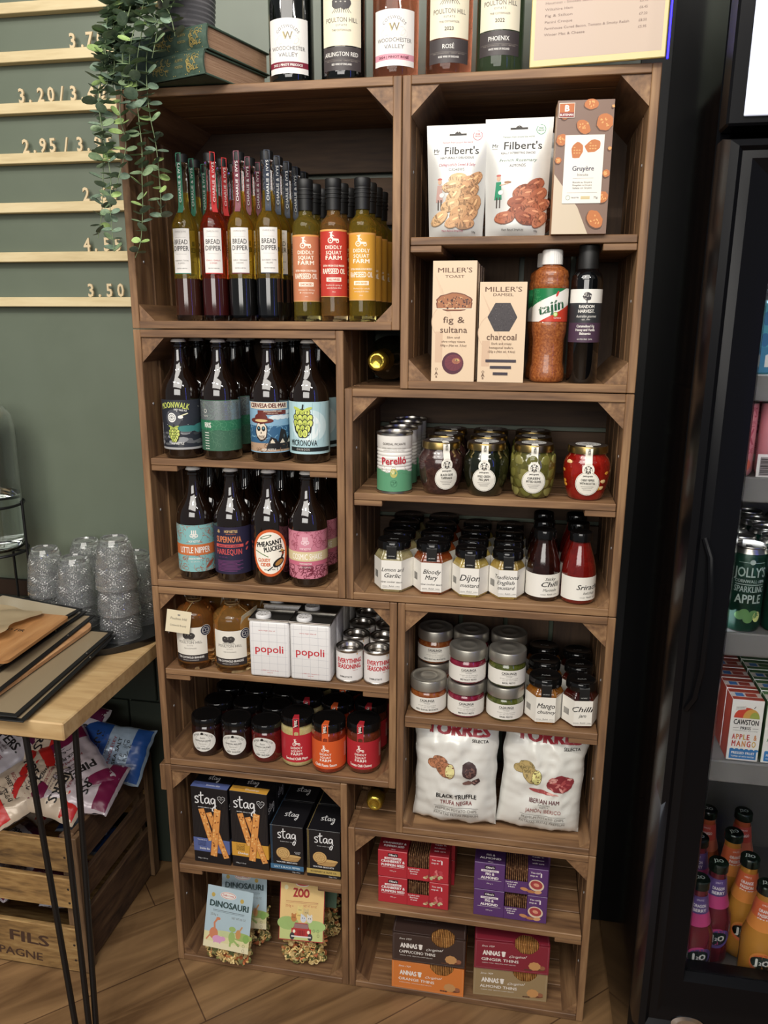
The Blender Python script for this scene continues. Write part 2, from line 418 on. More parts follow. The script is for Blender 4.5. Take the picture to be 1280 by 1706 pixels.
def crown(parent, z, mat=CAPM):
    m = MB(); m.lathe(CAP_PTS, mat, 42, (0, 0, z), sq=lambda a_: 1 + 0.035 * sin(a_ * 21))
    return m.build('bottle_cap', parent, angle=60)
BROWN = M('brown_beer_glass', (22, 12, 7), 0.06, coat=1.0, spec=0.8)
def beer(name, art, yaw=0.0, R_=0.0375, z0=0.018):
    t = thing(name, 'x', 'bottle')
    m = MB(); m.lathe([(0, 0.002), (.030, 0.0), (.0355, .002), (.0375, .007), (.0375, .118), (.0368, .128), (.0335, .141), (.0268, .153), (.0205, .163), (.0165, .173), (.0136, .187), (.0120, .202), (.0120, .2065), (.0152, .2085), (.0152, .2125), (.0128, .214), (.0128, .221)], BROWN, 40)
    m.build('bottle_glass', t, angle=50); crown(t, .2175)
    lab(t, art, R_ + .0003, z0, yaw)
    return t
# beer labels -------------------------------------------------
def b_moon():
    a = Art(); N = K(38, 42, 52); a.rect(-.066, 0, .066, .094, N); Gy = K(120, 122, 124); Y = K(196, 208, 90); Wt = K(225, 225, 220)
    a.rect(-.066, 0, .066, .004, K(160, 160, 160))
    for i in range(26): a.ell(R.uniform(-.06, .06), R.uniform(.006, .034), R.uniform(.006, .013), R.uniform(.002, .006), K(*[[92, 94, 98], [140, 142, 145], [60, 62, 68]][i % 3]), 9, wob=.2, seed=i)
    a.ell(.02, .04, .022, .006, K(50, 120, 118)); a.ell(.05, .04, .02, .009, K(50, 120, 118))
    a.ell(-.006, .060, .0155, .0165, K(70, 72, 80)); a.ell(-.009, .061, .0085, .009, Wt); a.ring(-.009, .061, .0058, .0007, N)
    for k in range(8): a.line([(-.009, .061), (-.009 + .0055 * cos(k * PI / 4), .061 + .0055 * sin(k * PI / 4))], .0005, N)
    a.line([(.004, .063), (.022, .069)], .002, K(230, 225, 180)); a.ell(.008, .062, .005, .003, Wt)
    for i in range(14): a.ell(R.uniform(-.06, .06), R.uniform(.045, .09), .0006, .0006, Wt, 6)
    a.line([(-.036, .018), (-.036, .05)], .004, Gy); a.line([(-.040, .03), (-.032, .03)], .002, Gy)
    a.text('MOONWALK', -.004, .0795, .0115, Y, fit=.056, bold=.02, arc=.09)
    a.text('HAZY PALE ALE', .008, .0735, .0036, Wt, fit=.024, bold=.02, rot=-.12)
    hop(a, -.006, .029, .017, K(196, 205, 95), K(160, 176, 70), K(40, 44, 22)); a.text('HOP KETTLE', 0, .010, .0042, Wt, fit=.024, bold=.02)
    return a
def b_rris():
    a = Art(); a.rect(-.075, 0, .075, .095, K(52, 98, 74)); Sv = M('label_foil', (165, 172, 172), .25, .75); a.rect(-.075, .058, .075, .094, Sv)
    scrib(a, -.07, .060, .07, .093, K(110, 124, 120), 60, 5, .0011, .02); scrib(a, -.07, .002, .07, .04, K(74, 120, 92), 70, 6, .0008, .02); a.rect(-.075, .039, .075, .057, K(38, 112, 76))
    scrib(a, -.03, .038, .07, .058, K(70, 140, 100), 30, 8, .0007, .02)
    a.text('RRIS', -.026, .044, .0098, WHITE, fit=.0155, bold=.03)
    for k in range(7): a.line([(-.034, .004 + k * .005), (-.024, .004 + k * .005)], .0012, WHITE)
    a.ring(-.030, .075, .0028, .0008, WHITE); a.text('KETTLE', -.029, .064, .0026, WHITE, fit=.009)
    return a
def b_mar():
    a = Art(); a.rect(-.070, 0, .070, .094, K(126, 168, 196)); Cr = K(214, 200, 178); Bk = K(26, 24, 26); Rd = K(104, 36, 28)
    a.rect(-.070, .002, .070, .018, K(176, 142, 112)); a.rect(-.070, .018, .070, .05, K(44, 92, 132))
    scrib(a, -.068, .02, .068, .055, K(120, 172, 200), 50, 11, .001, .014); scrib(a, -.068, .002, .068, .018, K(110, 80, 58), 26, 12, .0008, .012)
    for i in range(9): a.ell(.01 + (i % 5) * .011, .066 + (i // 5) * .009, .009, .004, K(205, 214, 218), 10, .2, .2, i)
    for cx, h_ in ((.010, .03), (.030, .045), (.048, .03)):
        a.poly([(cx - .016, .006), (cx - .006, h_), (cx + .004, h_ - .004), (cx + .017, .006)], Bk); a.poly([(cx - .009, .018), (cx - .003, .026), (cx + .002, .018)], Cr)
    a.ell(-.014, .040, .0125, .0185, Bk, wob=.04); a.ell(-.014, .041, .0108, .0165, Cr, wob=.03)
    for q in (-1, 1): a.ell(-.014 + q * .0048, .045, .0036, .0048, Bk); a.ell(-.014 + q * .0048, .046, .0014, .002, K(90, 150, 170))
    a.poly([(-.0155, .036), (-.0125, .036), (-.014, .040)], Bk)
    for k in range(6): a.line([(-.0195 + k * .0022, .027), (-.0195 + k * .0022, .032)], .0007, Bk)
    scrib(a, -.024, .024, -.004, .034, K(120, 96, 80), 12, 3, .0006, .006)
    a.ell(-.014, .060, .024, .0055, Rd); a.ell(-.014, .065, .013, .0085, Rd); a.ell(-.014, .060, .013, .0025, K(210, 180, 120))
    a.rect(-.020, .071, .036, .079, Rd); a.text('MICRONATIONAL LAGER', .009, .0758, .0028, Cr, fit=.034, bold=.02); a.text('MEXICAN HOPS', .009, .0722, .0022, Cr, fit=.02)
    a.rect(-.040, .0815, .040, .0935, Cr); a.text('CERVESA·DEL·MAR', 0, .0838, .0082, K(96, 30, 26), fit=.074, bold=.045); a.text('HOP KETTLE', 0, .004, .004, WHITE, fit=.026, bold=.02)
    return a
def b_micro():
    a = Art(); Lb = K(168, 204, 210); Dk = K(28, 34, 34); a.rect(-.070, 0, .070, .096, Lb); a.ell(.006, .052, .036, .03, K(196, 220, 222)); a.ell(.004, .05, .024, .024, K(220, 232, 232))
    for i in range(10): a.line([(-.05 + i * .012, .02), (-.062 + i * .015, .095)], .0006, K(140, 184, 194))
    hop(a, -.006, .057, .0300, K(205, 216, 92), K(182, 196, 74), Dk)
    a.text('MICRONOVA', -.006, .0155, .0115, Dk, fit=.053, bold=.012); a.rect(-.034, .005, .050, .0125, Dk); a.text('CHINOOK', -.006, .0068, .0042, WHITE, fit=.026, tr=.3)
    return a
def kettle(a, u, v, s, m):
    for k in (-1, 0, 1): a.rect(u + k * s * .42 - s * .12, v + s * .25 - abs(k) * s * .1, u + k * s * .42 + s * .12, v + s * 1.25, m)
    a.ring(u - s * .45, v, s * .32, s * .13, m); a.ring(u + s * .45, v, s * .32, s * .13, m); a.ring(u, v - s * .2, s * .32, s * .13, m)
    a.line([(u - s * .9, v - s * .1), (u + s * .9, v - s * .1)], s * .12, m)
def b_nipper():
    a = Art(); a.rect(-.072, 0, .072, .095, K(120, 176, 176)); scrib(a, -.07, .060, .07, .094, K(176, 96, 64), 70, 21, .0007, .018); scrib(a, -.07, .001, .07, .034, K(176, 96, 64), 80, 22, .0007, .018)
    a.ell(0, .076, .017, .018, K(120, 176, 176)); a.ell(0, .02, .014, .012, K(120, 176, 176))
    a.rect(-.072, .034, .072, .056, K(204, 104, 48)); a.text('LITTLE NIPPER', 0, .0385, .0128, WHITE, fit=.062, bold=.025)
    kettle(a, 0, .074, .0088, WHITE); a.text('HOP KETTLE', 0, .0605, .0042, WHITE, fit=.022, bold=.02)
    a.text('SESSION NEIPA', 0, .0255, .0036, WHITE, fit=.026, bold=.03); a.text('ALC 3.4% VOL', 0, .0198, .0026, WHITE, fit=.018)
    a.ell(.030, .014, .012, .0032, K(150, 70, 46), rot=.7)
    return a
def b_super():
    a = Art(); N = K(38, 34, 62); a.rect(-.072, 0, .072, .095, N); O = K(226, 122, 70); Pk = K(214, 76, 74); P = K(132, 60, 120)
    a.text('HOP KETTLE', .004, .084, .0052, K(214, 176, 110), fit=.026, bold=.03); kettle(a, -.022, .085, .0036, K(214, 176, 110)); a.text('BREWING COMPANY', .004, .0805, .0016, O, fit=.02)
    a.text('SUPERNOVA', -.002, .0645, .0125, O, fit=.052, bold=.02); a.rect(-.030, .0545, .028, .0605, Pk); a.text('SINGLE HOP SERIES', -.002, .0558, .0032, N, fit=.044, bold=.02)
    a.text('HARLEQUIN', -.002, .040, .0115, Pk, fit=.054, bold=.02); a.text('ALC 4.8% VOL', -.014, .0335, .0022, P, fit=.02)
    for k in range(9): a.line([(-.028, .027 - k * .0026), (.026 - (k % 3) * .006, .027 - k * .0026)], .0009, P)
    a.ell(.037, .06, .005, .0022, Pk, rot=.6); a.ell(.036, .05, .004, .002, Pk, rot=1)
    return a
def b_pheas():
    a = Art(); O = K(216, 88, 32); Cr = K(236, 230, 214); Bk = INK
    a.ell(0, .0475, .0365, .0475, O, 36); a.ell(0, .0475, .0315, .042, Cr, 36)
    a.ell(-.008, .080, .012, .0032, K(90, 120, 90), rot=.3); a.ell(-.008, .080, .009, .0018, Cr, rot=.3)
    a.text('PHEASANT', -.001, .0625, .0100, Bk, fit=.052, bold=.05, rot=.16); a.text('PLUCKER', .007, .0520, .0100, Bk, fit=.038, bold=.05, rot=.16)
    a.text('CLOUDY', -.013, .0300, .0070, O, fit=.025, bold=.05); a.text('CIDER', -.010, .0210, .0070, O, fit=.020, bold=.05); a.text('ALC 4.5 VOL', -.002, .0130, .0030, Bk, fit=.022, bold=.02)
    a.ell(.016, .028, .0135, .0072, Bk, rot=.6); a.ell(.017, .028, .0095, .0042, K(178, 120, 50), rot=.6); a.line([(.021, .034), (.026, .044)], .004, Bk); a.ell(.026, .046, .0032, .003, K(150, 60, 40))
    a.ell(.024, .0495, .008, .0013, Bk); a.ell(.024, .0515, .0036, .0024, K(190, 150, 70)); a.line([(.013, .022), (.013, .012)], .0009, Bk); a.line([(.018, .021), (.02, .012)], .0009, Bk)
    a.line([(-.03, .052), (-.004, .04)], .0016, K(90, 120, 60)); a.line([(.004, .02), (-.006, .012)], .002, Bk)
    return a
def b_cosmic():
    a = Art(); a.rect(-.072, 0, .072, .095, K(206, 120, 140)); scrib(a, -.07, .058, .07, .094, K(150, 56, 76), 70, 31, .0007, .02); scrib(a, -.07, .001, .07, .026, K(120, 34, 56), 110, 32, .0011, .016)
    a.ell(0, .074, .015, .018, K(212, 132, 150)); a.rect(-.072, .0355, .072, .0545, K(216, 196, 146)); a.text('COSMIC SHAKE', .003, .0388, .0122, K(246, 236, 222), fit=.062, bold=.02)
    a.rect(-.05, .0275, .05, .035, K(206, 100, 126)); kettle(a, 0, .073, .0088, K(236, 200, 206)); a.text('HOP KETTLE', 0, .0585, .0040, K(240, 214, 216), fit=.022, bold=.02)
    a.text('VANTUNGE PALE', 0, .0292, .0034, WHITE, fit=.024, bold=.02); a.text('ALC 5.0% VOL', 0, .0225, .0028, WHITE, fit=.02)
    return a
def rows(t, x, ys, z, desc, front, noun, dx=0.0, rz=0.0, group=None):
    """front thing t plus copies behind it"""
    t.location = (x, ys[0], z); t['label'] = front; t.rotation_euler = (0, 0, rz)
    if group: t['group'] = group
    for k, y in enumerate(ys[1:], 1):
        dup(t, (x + dx * k, y, z), rz + R.uniform(-.02, .02), '%s, %s row, behind the %s' % (noun, ORD[k], desc), group)
G1 = 'beer bottles on the upper beer shelf'; G2 = 'beer bottles on the lower beer shelf'
YB = [.043, .124, .205]
for art, yaw, x, d, f in ((b_moon, .12, .069, 'MOONWALK pale ale', 'brown beer bottle with dark moon and hop label reading MOONWALK'), (b_rris, .34, .148, 'green foil beer', 'brown beer bottle with green and silver label ending in RRIS'),
                          (b_mar, .22, .246, 'DEL MAR lager', 'brown beer bottle with hatted skull label reading CERVESA DEL MAR'), (b_micro, .08, .323, 'MICRONOVA beer', 'brown beer bottle with pale blue label, big green hop, reading MICRONOVA')):
    rows(beer('beer_bottle', art(), yaw), x, YB, ZC1, d, f, 'brown beer bottle', group=G1)
for art, yaw, x, d, f in ((b_nipper, .28, .084, 'LITTLE NIPPER', 'brown beer bottle with turquoise label and orange band reading LITTLE NIPPER'), (b_super, .15, .1615, 'SUPERNOVA', 'brown beer bottle with navy label reading SUPERNOVA HARLEQUIN in orange'),
                          (b_pheas, .30, .2385, 'PHEASANT PLUCKER cider', 'brown bottle with oval orange label reading PHEASANT PLUCKER cloudy cider'), (b_cosmic, .12, .3155, 'COSMIC SHAKE', 'brown beer bottle with pink label and pale band reading COSMIC SHAKE')):
    rows(beer('beer_bottle', art(), yaw), x, YB, ZC0, d, f, 'brown beer bottle', group=G2)

# ---------------- bread dipper bottles ----------------
CLEAR = M('clear_glass', (245, 246, 245), 0.02, trans=1.0, ior=1.45)
def dipper(oilc, vin, rib, sub1, sub2, line, yaw):
    t = thing('dipper_bottle', 'x', 'bottle')
    oil = M('oil_%d_%d_%d' % oilc, oilc, 0.03, trans=0.92, ior=1.35); vn = M('vinegar_%d_%d_%d' % vin, vin, 0.05, coat=1.0)
    m = MB(); m.lathe([(0, .001, CLEAR), (.0215, 0.0), (.0235, .003), (.0235, .010, vn), (.0235, .074, oil), (.0235, .158), (.0225, .168), (.0185, .179), (.0125, .188), (.0098, .196), (.0092, .205, oil), (.0088, .222, CLEAR), (.0086, .255), (.0086, .262), (.0104, .264), (.0104, .271), (.0, .271)], oil, 36)
    m.build('bottle_glass', t, angle=50)
    m = MB(); m.lathe([(0, .2712), (.0112, .2712), (.0114, .284), (.0100, .2855), (0, .2855)], BLACKM, 28); m.build('stopper', t)
    a = Art(); Lb = K(218, 214, 208); a.rect(-.0165, 0, .0165, .0775, Lb); a.rect(-.0165, 0, .0165, .0016, line)
    a.text('CHARLIE & IVYS', 0, .0705, .0030, K(130, 126, 122), fit=.022, sx=1, shear=.2); a.line([(-.010, .0625), (.010, .0625)], .0003, GREYINK)
    a.text('BREAD', 0, .0505, .0086, INK, fit=.0265, bold=.012); a.text('DIPPER', 0, .0395, .0086, INK, fit=.0285, bold=.012); a.line([(-.010, .034), (.010, .034)], .0003, GREYINK)
    a.text(sub1, 0, .0215, .0027, line if rib[0] > 150 else GREYINK, fit=.026); a.text(sub2, 0, .0170, .0027, line if rib[0] > 150 else GREYINK, fit=.013); a.text('CRAFTED IN BRITAIN', 0, .0085, .0019, INK, fit=.02)
    lab(t, a, .0237, .082, yaw)
    rm = K(*rib); m = MB(); ya = {44: -.08, 196: .78, 112: .02, 24: .36}[rib[0]]; pr_ = []
    hw = .0052
    for (rr, z) in ((.0150, .187), (.0110, .196), (.0104, .205), (.0103, .262), (.0113, .267), (.0120, .283), (.0108, .2865), (.002, .2872)):
        for s_ in (-1, 1):
            an = s_ * hw / .0104 * (1 if rr > .005 else 2.2); pr_.append((rr * sin(ya + an * .0104 / max(rr, .0104)), -rr * cos(ya + an * .0104 / max(rr, .0104)), z))
    n = len(pr_) // 2; m.add(pr_, [[2 * i, 2 * i + 1, 2 * i + 3, 2 * i + 2] for i in range(n - 1)], rm)
    a = Art(); a.text('CHARLIE & IVYS', 0, -.0024, .0048, K(225, 225, 220), fit=.066)
    m.art(a, lambda u, v, w_: cyl(.0110, ya)(-v, u + .237, w_))
    m.build('ribbon_seal', t)
    return t
G3 = 'bread dipper oil bottles'
DY = [.034, .085, .136, .187, .238]
for (x, oilc, vin, rib, s1, s2, yaw, nm) in ((.099, (206, 180, 70), (52, 26, 18), (44, 116, 88), 'ROSEMARY, THYME', '& LEMON', .02, 'green'), (.153, (196, 76, 40), (50, 14, 12), (196, 44, 44), 'CHILLI, GARLIC', '& GINGER', .3, 'bright red'),
                                            (.205, (206, 172, 60), (16, 15, 14), (112, 40, 58), 'GARLIC, OREGANO', '& BALSAMIC', .22, 'burgundy'), (.257, (198, 166, 60), (14, 14, 15), (24, 38, 58), 'BLACKBERRY, THYME', '& BALSAMIC', .30, 'navy')):
    t = dipper(oilc, vin, rib, s1, s2, K(*rib), yaw)
    rows(t, x, DY, ZA, nm + ' ribbon bread dipper', 'slim BREAD DIPPER oil bottle with %s ribbon seal, front row' % nm, 'slim oil bottle', dx=.0015, group=G3)
# ---------------- rapeseed oil bottles ----------------
def tractor(a, u, v, s, m, bg):
    a.ring(u - s * .42, v, s * .26, s * .12, m, 16); a.ell(u - s * .42, v, s * .1, s * .1, m, 8); a.ring(u + s * .55, v - s * .12, s * .13, s * .1, m, 14)
    a.poly([(u - s * .5, v + s * .42), (u - s * .1, v + s * .42), (u + s * .0, v + s * .25), (u + s * .7, v + s * .2), (u + s * .75, v - s * .02), (u - s * .05, v - s * .05), (u - s * .2, v + s * .3)], m)
    a.ell(u - s * .3, v + s * .62, s * .17, s * .24, m); a.ell(u - s * .3, v + s * .95, s * .16, s * .15, m); a.line([(u - s * .6, v + s * 1.0), (u - s * .05, v + s * 1.1)], s * .08, m); a.line([(u - s * .15, v + s * .7), (u + s * .1, v + s * .5)], s * .09, m)
def dsf(a, u, v, s, m, bg):
    """stacked farm-shop logo: tractor over three words, v = bottom of the words"""
    a.text('DIDDLY', u, v + s * .86, s * .30, m, fit=s * 1.5, bold=.03, tr=.05); a.text('SQUAT', u, v + s * .43, s * .30, m, fit=s * 1.4, bold=.03, tr=.05); a.text('FARM', u, v, s * .34, m, fit=s * 1.5, bold=.035, tr=.05)
    tractor(a, u, v + s * 1.55, s * .62, m, bg)
def rape(col, lcol, kind, s1, s2, yaw, z0=.036):
    t = thing('rapeseed_oil_bottle', 'x', 'bottle'); oil = M('oil_%d_%d_%d' % col, col, 0.03, trans=0.9, ior=1.35)
    m = MB(); m.lathe([(0, .001, CLEAR), (.0215, 0), (.0235, .003), (.0235, .010, oil), (.0235, .160), (.0218, .168), (.0150, .175), (.0120, .179), (.0112, .186), (.0112, .198), (0, .198)], oil, 36); m.build('bottle_glass', t, angle=50)
    m = MB(); m.lathe([(.0128, .187), (.0130, .206), (.0142, .2065), (.0142, .209), (.0132, .2095), (.0132, .2125), (.0142, .213), (.0142, .216), (.0132, .2165), (.0132, .2195), (.0142, .220), (.0142, .222), (.0136, .223), (.0142, .225), (.0142, .236), (.0132, .238), (0, .238)], BLACKM, 32, sq=None); m.build('screw_cap', t, angle=40)
    Lc = K(*lcol, .4); W_ = K(240, 226, 205); a = Art(); a.rect(-.046, 0, .046, .112, Lc); a.rect(-.046, .109, .046, .112, K(220, 150, 70)); a.rect(-.046, 0, .046, .0012, K(220, 160, 90))
    dsf(a, 0, .062, .0205, W_, Lc); a.text('EXTRA VIRGIN COLD PRESSED', 0, .0505, .0032, W_, fit=.041, bold=.04); a.text('RAPESEED OIL', 0, .0385, .0092, W_, fit=.044, bold=.035)
    a.rect(-.0135, .0255, .0135, .0325, W_); a.text(kind, 0, .0272, .0036, Lc, fit=.022, bold=.04); a.text(s1, 0, .0185, .0027, W_, fit=.03, shear=.25); a.text(s2, 0, .0138, .0027, W_, fit=.026, shear=.25); a.text('250ml', 0, .0075, .0018, W_)
    lab(t, a, .0237, z0, yaw); return t
G4 = 'rapeseed oil bottles'
for (x, col, lcol, kind, s1, s2, yaw, z0, nm) in ((.325, (188, 168, 74), (196, 118, 78), 'SMOKED', 'Delicious for dressing', '& roasting', .24, .034, 'brown SMOKED'), (.3755, (206, 160, 90), (196, 50, 38), 'CHILLI INFUSED', 'Excellent for spicing up', 'salads & all pasta dishes', .22, .042, 'red CHILLI INFUSED'), (.427, (206, 180, 70), (214, 150, 42), 'LEMON INFUSED', 'Perfect for salads', 'marinading & fish dishes', .10, .036, 'yellow LEMON INFUSED')):
    rows(rape(col, lcol, kind, s1, s2, yaw, z0), x, [.034, .086, .138, .190], ZA, nm + ' rapeseed oil', 'rapeseed oil bottle with %s label, black cap, front row' % nm, 'black capped oil bottle', dx=.001, group=G4)
# ---------------- nut pouches and cracker boxes ----------------
def pouch(w0, w1, h, art, foil, bulge=.022):
    """stand-up pouch: w0 bottom width, w1 top width"""
    m = MB(); nu, nv = 18, 26
    def prof(u, v, s_):
        wd = w0 + (w1 - w0) * v - .012 * math.exp(-((v - .12) / .2) ** 2) * 0; x = (u - .5) * wd
        e = max(0.0, 1 - (2 * abs(u - .5)) ** 2.6)
        b = bulge * e * min(1.0, max(0.0, (0.93 - v) / .5)) ** .8
        if v < .06: b *= (v / .06) ** .5 * .4 + .6
        n_ = noise.noise(Vector((u * 5, v * 7, s_ * 3))) * .0016 * e * (1 if v < .85 else .2)
        return x, (b + .0004 + n_), v * h
    def F(u, v): x, d, z = prof(u, v, 1); return (x, -d, z)
    def B(u, v): x, d, z = prof(1 - u, v, 2); return (x, d, z)
    m.grid(F, nu, nv, foil); m.grid(B, nu, nv, foil)
    n1 = (nu + 1)
    for j in (0, nv):                                 # close bottom and top
        o2 = n1 * (nv + 1)
        for i in range(nu): m.f.append([j * n1 + i, j * n1 + i + 1, o2 + j * n1 + nu - i - 1, o2 + j * n1 + nu - i]); m.m.append(0)
    def fn(u, v, w_):
        vv = v / h; wd = w0 + (w1 - w0) * vv; uu = min(.999, max(.001, u / wd + .5)); x, d, z = prof(uu, min(vv, 1), 1); return (u, -d - w_ - .0002, v)
    b = m
    for vs, fs, mat, wv in art.it:                    # artwork follows the bulge
        sub = Art(); sub.it = [(vs, fs, mat, wv)]
        sub.emit(b, fn, .006, .012)
    return m
PF = M('pouch_foil', (196, 195, 190), .38, .15, coat=.2)
def nut(a, u, v, s, col, dk, rot, kind, seed):
    a.ell(u, v - s * .06, s * 1.04, s * .60, K(*[int(c * .72) for c in col_rgb(col)]), 16, rot, .03, seed); a.ell(u, v, s, s * .56, col, 16, rot, .04, seed)
    rr = random.Random(seed)
    for k in range(4): q = rr.uniform(-.5, .5); a.line([(u - s * .6 * cos(rot) - q * s * .6 * sin(rot), v - s * .6 * sin(rot) + q * s * .6 * cos(rot)), (u + s * .5 * cos(rot) - q * s * .6 * sin(rot), v + s * .5 * sin(rot) + q * s * .6 * cos(rot))], s * .045, K(*[int(c * .82) for c in col_rgb(col)]))
    a.ell(u + s * .15, v + s * .22, s * .35, s * .1, K(min(col_rgb(col)[0] + 40, 255), min(col_rgb(col)[1] + 40, 255), min(col_rgb(col)[2] + 30, 255)), 10, rot)
def col_rgb(m): return [int(x) for x in m.name.split('_')[1:4]]
def filbert(w, h, flav1, flav2, pink, nuts, dk, apron, kind):
    a = Art(); a.rect(-.014, h * .905, .014, h * .922, K(60, 56, 52)); a.ell(0, h * .926, .005, .003, K(60, 56, 52))
    a.ring(w * .36, h * .90, .0068, .0009, apron); a.text('FREE', w * .36, h * .905, .0026, apron, bold=.02); a.text('FROM', w * .36, h * .885, .0026, apron, bold=.02)
    a.text('Flavours from around the world', 0, h * .835, .0030, pink, fit=.05)
    a.text("Filbert's", .007, h * .735, .0125, INK, fit=w * .64, bold=.012); a.text('Mr', -w * .38, h * .755, .0062, INK, bold=.01); a.rect(-w * .43, h * .742, -w * .34, h * .745, INK)
    a.text('REALLY INTERESTING SNACKS' if kind == 'almond' else 'NATURALLY DELICIOUS', 0, h * .695, .0034, INK, fit=.055, bold=.01)
    a.text(flav1, 0, h * .63, .0048, pink, fit=.06, shear=.25); a.text(flav2, 0, h * .585, .0048, INK, fit=.026)
    x0 = -w * .30; s = 1.0
    a.line([(x0 - .002, h * .24), (x0 - .002, h * .33)], .002, K(70, 60, 55)); a.line([(x0 + .003, h * .24), (x0 + .003, h * .33)], .002, K(70, 60, 55))
    a.poly([(x0 - .006, h * .31), (x0 + .006, h * .31), (x0 + .004, h * .46), (x0 - .004, h * .46)], apron if kind == 'almond' else K(190, 150, 140)); a.ell(x0, h * .49, .0032, .0042, K(204, 160, 130)); a.ell(x0, h * .515, .004, .0016, K(190, 90, 80))
    a.line([(x0 + .002, h * .43), (x0 + .016, h * .445)], .0018, K(204, 170, 140)); a.ell(x0 + .015, h * .455, .006, .0018, K(150, 100, 60)); a.ell(x0 + .004, h * .37, .004, .0035, WHITE)
    rr = random.Random(4 if kind == 'almond' else 9)
    lay = [(.08, .36, .30, .5), (.30, .41, .5, .5), (.17, .33, .2, .2), (.36, .33, .45, .6), (.02, .27, .4, .1), (.22, .25, .3, .3), (.40, .24, .5, .5), (.0, .19, .5, .4), (.30, .17, .5, -.2), (-.18, .14, .6, .1), (.16, .13, .55, -.3), (.40, .12, .3, .8)] if kind == 'almond' else [(.03, .50, .3, .1), (.22, .47, .4, .3), (.33, .49, .3, .8), (-.08, .43, .4, .2), (.10, .40, .4, .6), (.28, .38, .4, .9), (-.04, .34, .5, .9), (.18, .30, .4, .2), (.34, .27, .5, 1.2), (-.10, .26, .5, .3), (.06, .20, .5, .5), (.27, .18, .5, .9), (-.30, .15, .5, .6), (-.02, .12, .5, .4), (.18, .10, .4, .1)]
    for i, (x, y, sc_, ro) in enumerate(lay): nut(a, x * w, h * (y + .02), .0135 + .005 * sc_, nuts[i % len(nuts)], dk, ro, kind, i)
    a.text('Plant Based Simplicity', -.004, h * .045, .0032, INK if kind == 'almond' else pink, fit=.036); a.text('50g', w * .34, h * .035, .003, INK)
    return a
for x, y, w0, w1, h, k in ((.5895, .0, .090, .104, .176, 'cashew'), (.6885, -.001, .098, .109, .182, 'almond')):
    if k == 'cashew': a = filbert(w0, h, "Chillegratefully Sweet & Salty", 'CASHEWS', K(176, 50, 90), [K(214, 170, 120), K(200, 150, 100), K(190, 138, 92)], K(140, 90, 60), K(190, 80, 100), k)
    else: a = filbert(w0, h, 'French Rosemary', 'ALMONDS', K(70, 110, 90), [K(176, 98, 66), K(160, 84, 56), K(188, 112, 78)], K(96, 44, 30), K(40, 140, 100), k)
    fl = pouch(w0, w1, h, a, PF); fl.build('nut_pouch', loc=(x, y + .03, ZB1), angle=60)
    o = bpy.context.scene.collection.objects[-1]
    o['label'] = 'white %s pouch with hanging slot, %s' % (k, 'left of the almond pouch' if k == 'cashew' else 'between the cashew pouch and gruyere box'); o['category'] = 'pouch'; o['group'] = 'nut pouches'
    c = dup(o, (x + .010, y + .14, ZB1), .02, 'white nut pouch standing behind the front %s pouch' % k, 'nut pouches')
def bx(name, w, d, h, faces, base, label, cat, loc, rz=0.0, group=None, bev=.0006):
    """printed carton: faces = {'front': Art, 'top': Art, 'right': Art, 'left': Art}, origin at the bottom centre of its footprint"""
    m = MB(); m.box(-w / 2, w / 2, -d / 2, d / 2, 0, h, base, bev)
    for k, a in faces.items():
        fn = {'front': front(-d / 2), 'top': top(h), 'right': right(w / 2), 'left': left(-w / 2)}[k]
        m.art(a, fn)
    o = m.build(name, loc=loc, rot=(0, 0, rz)); return tag(o, label, cat, group)
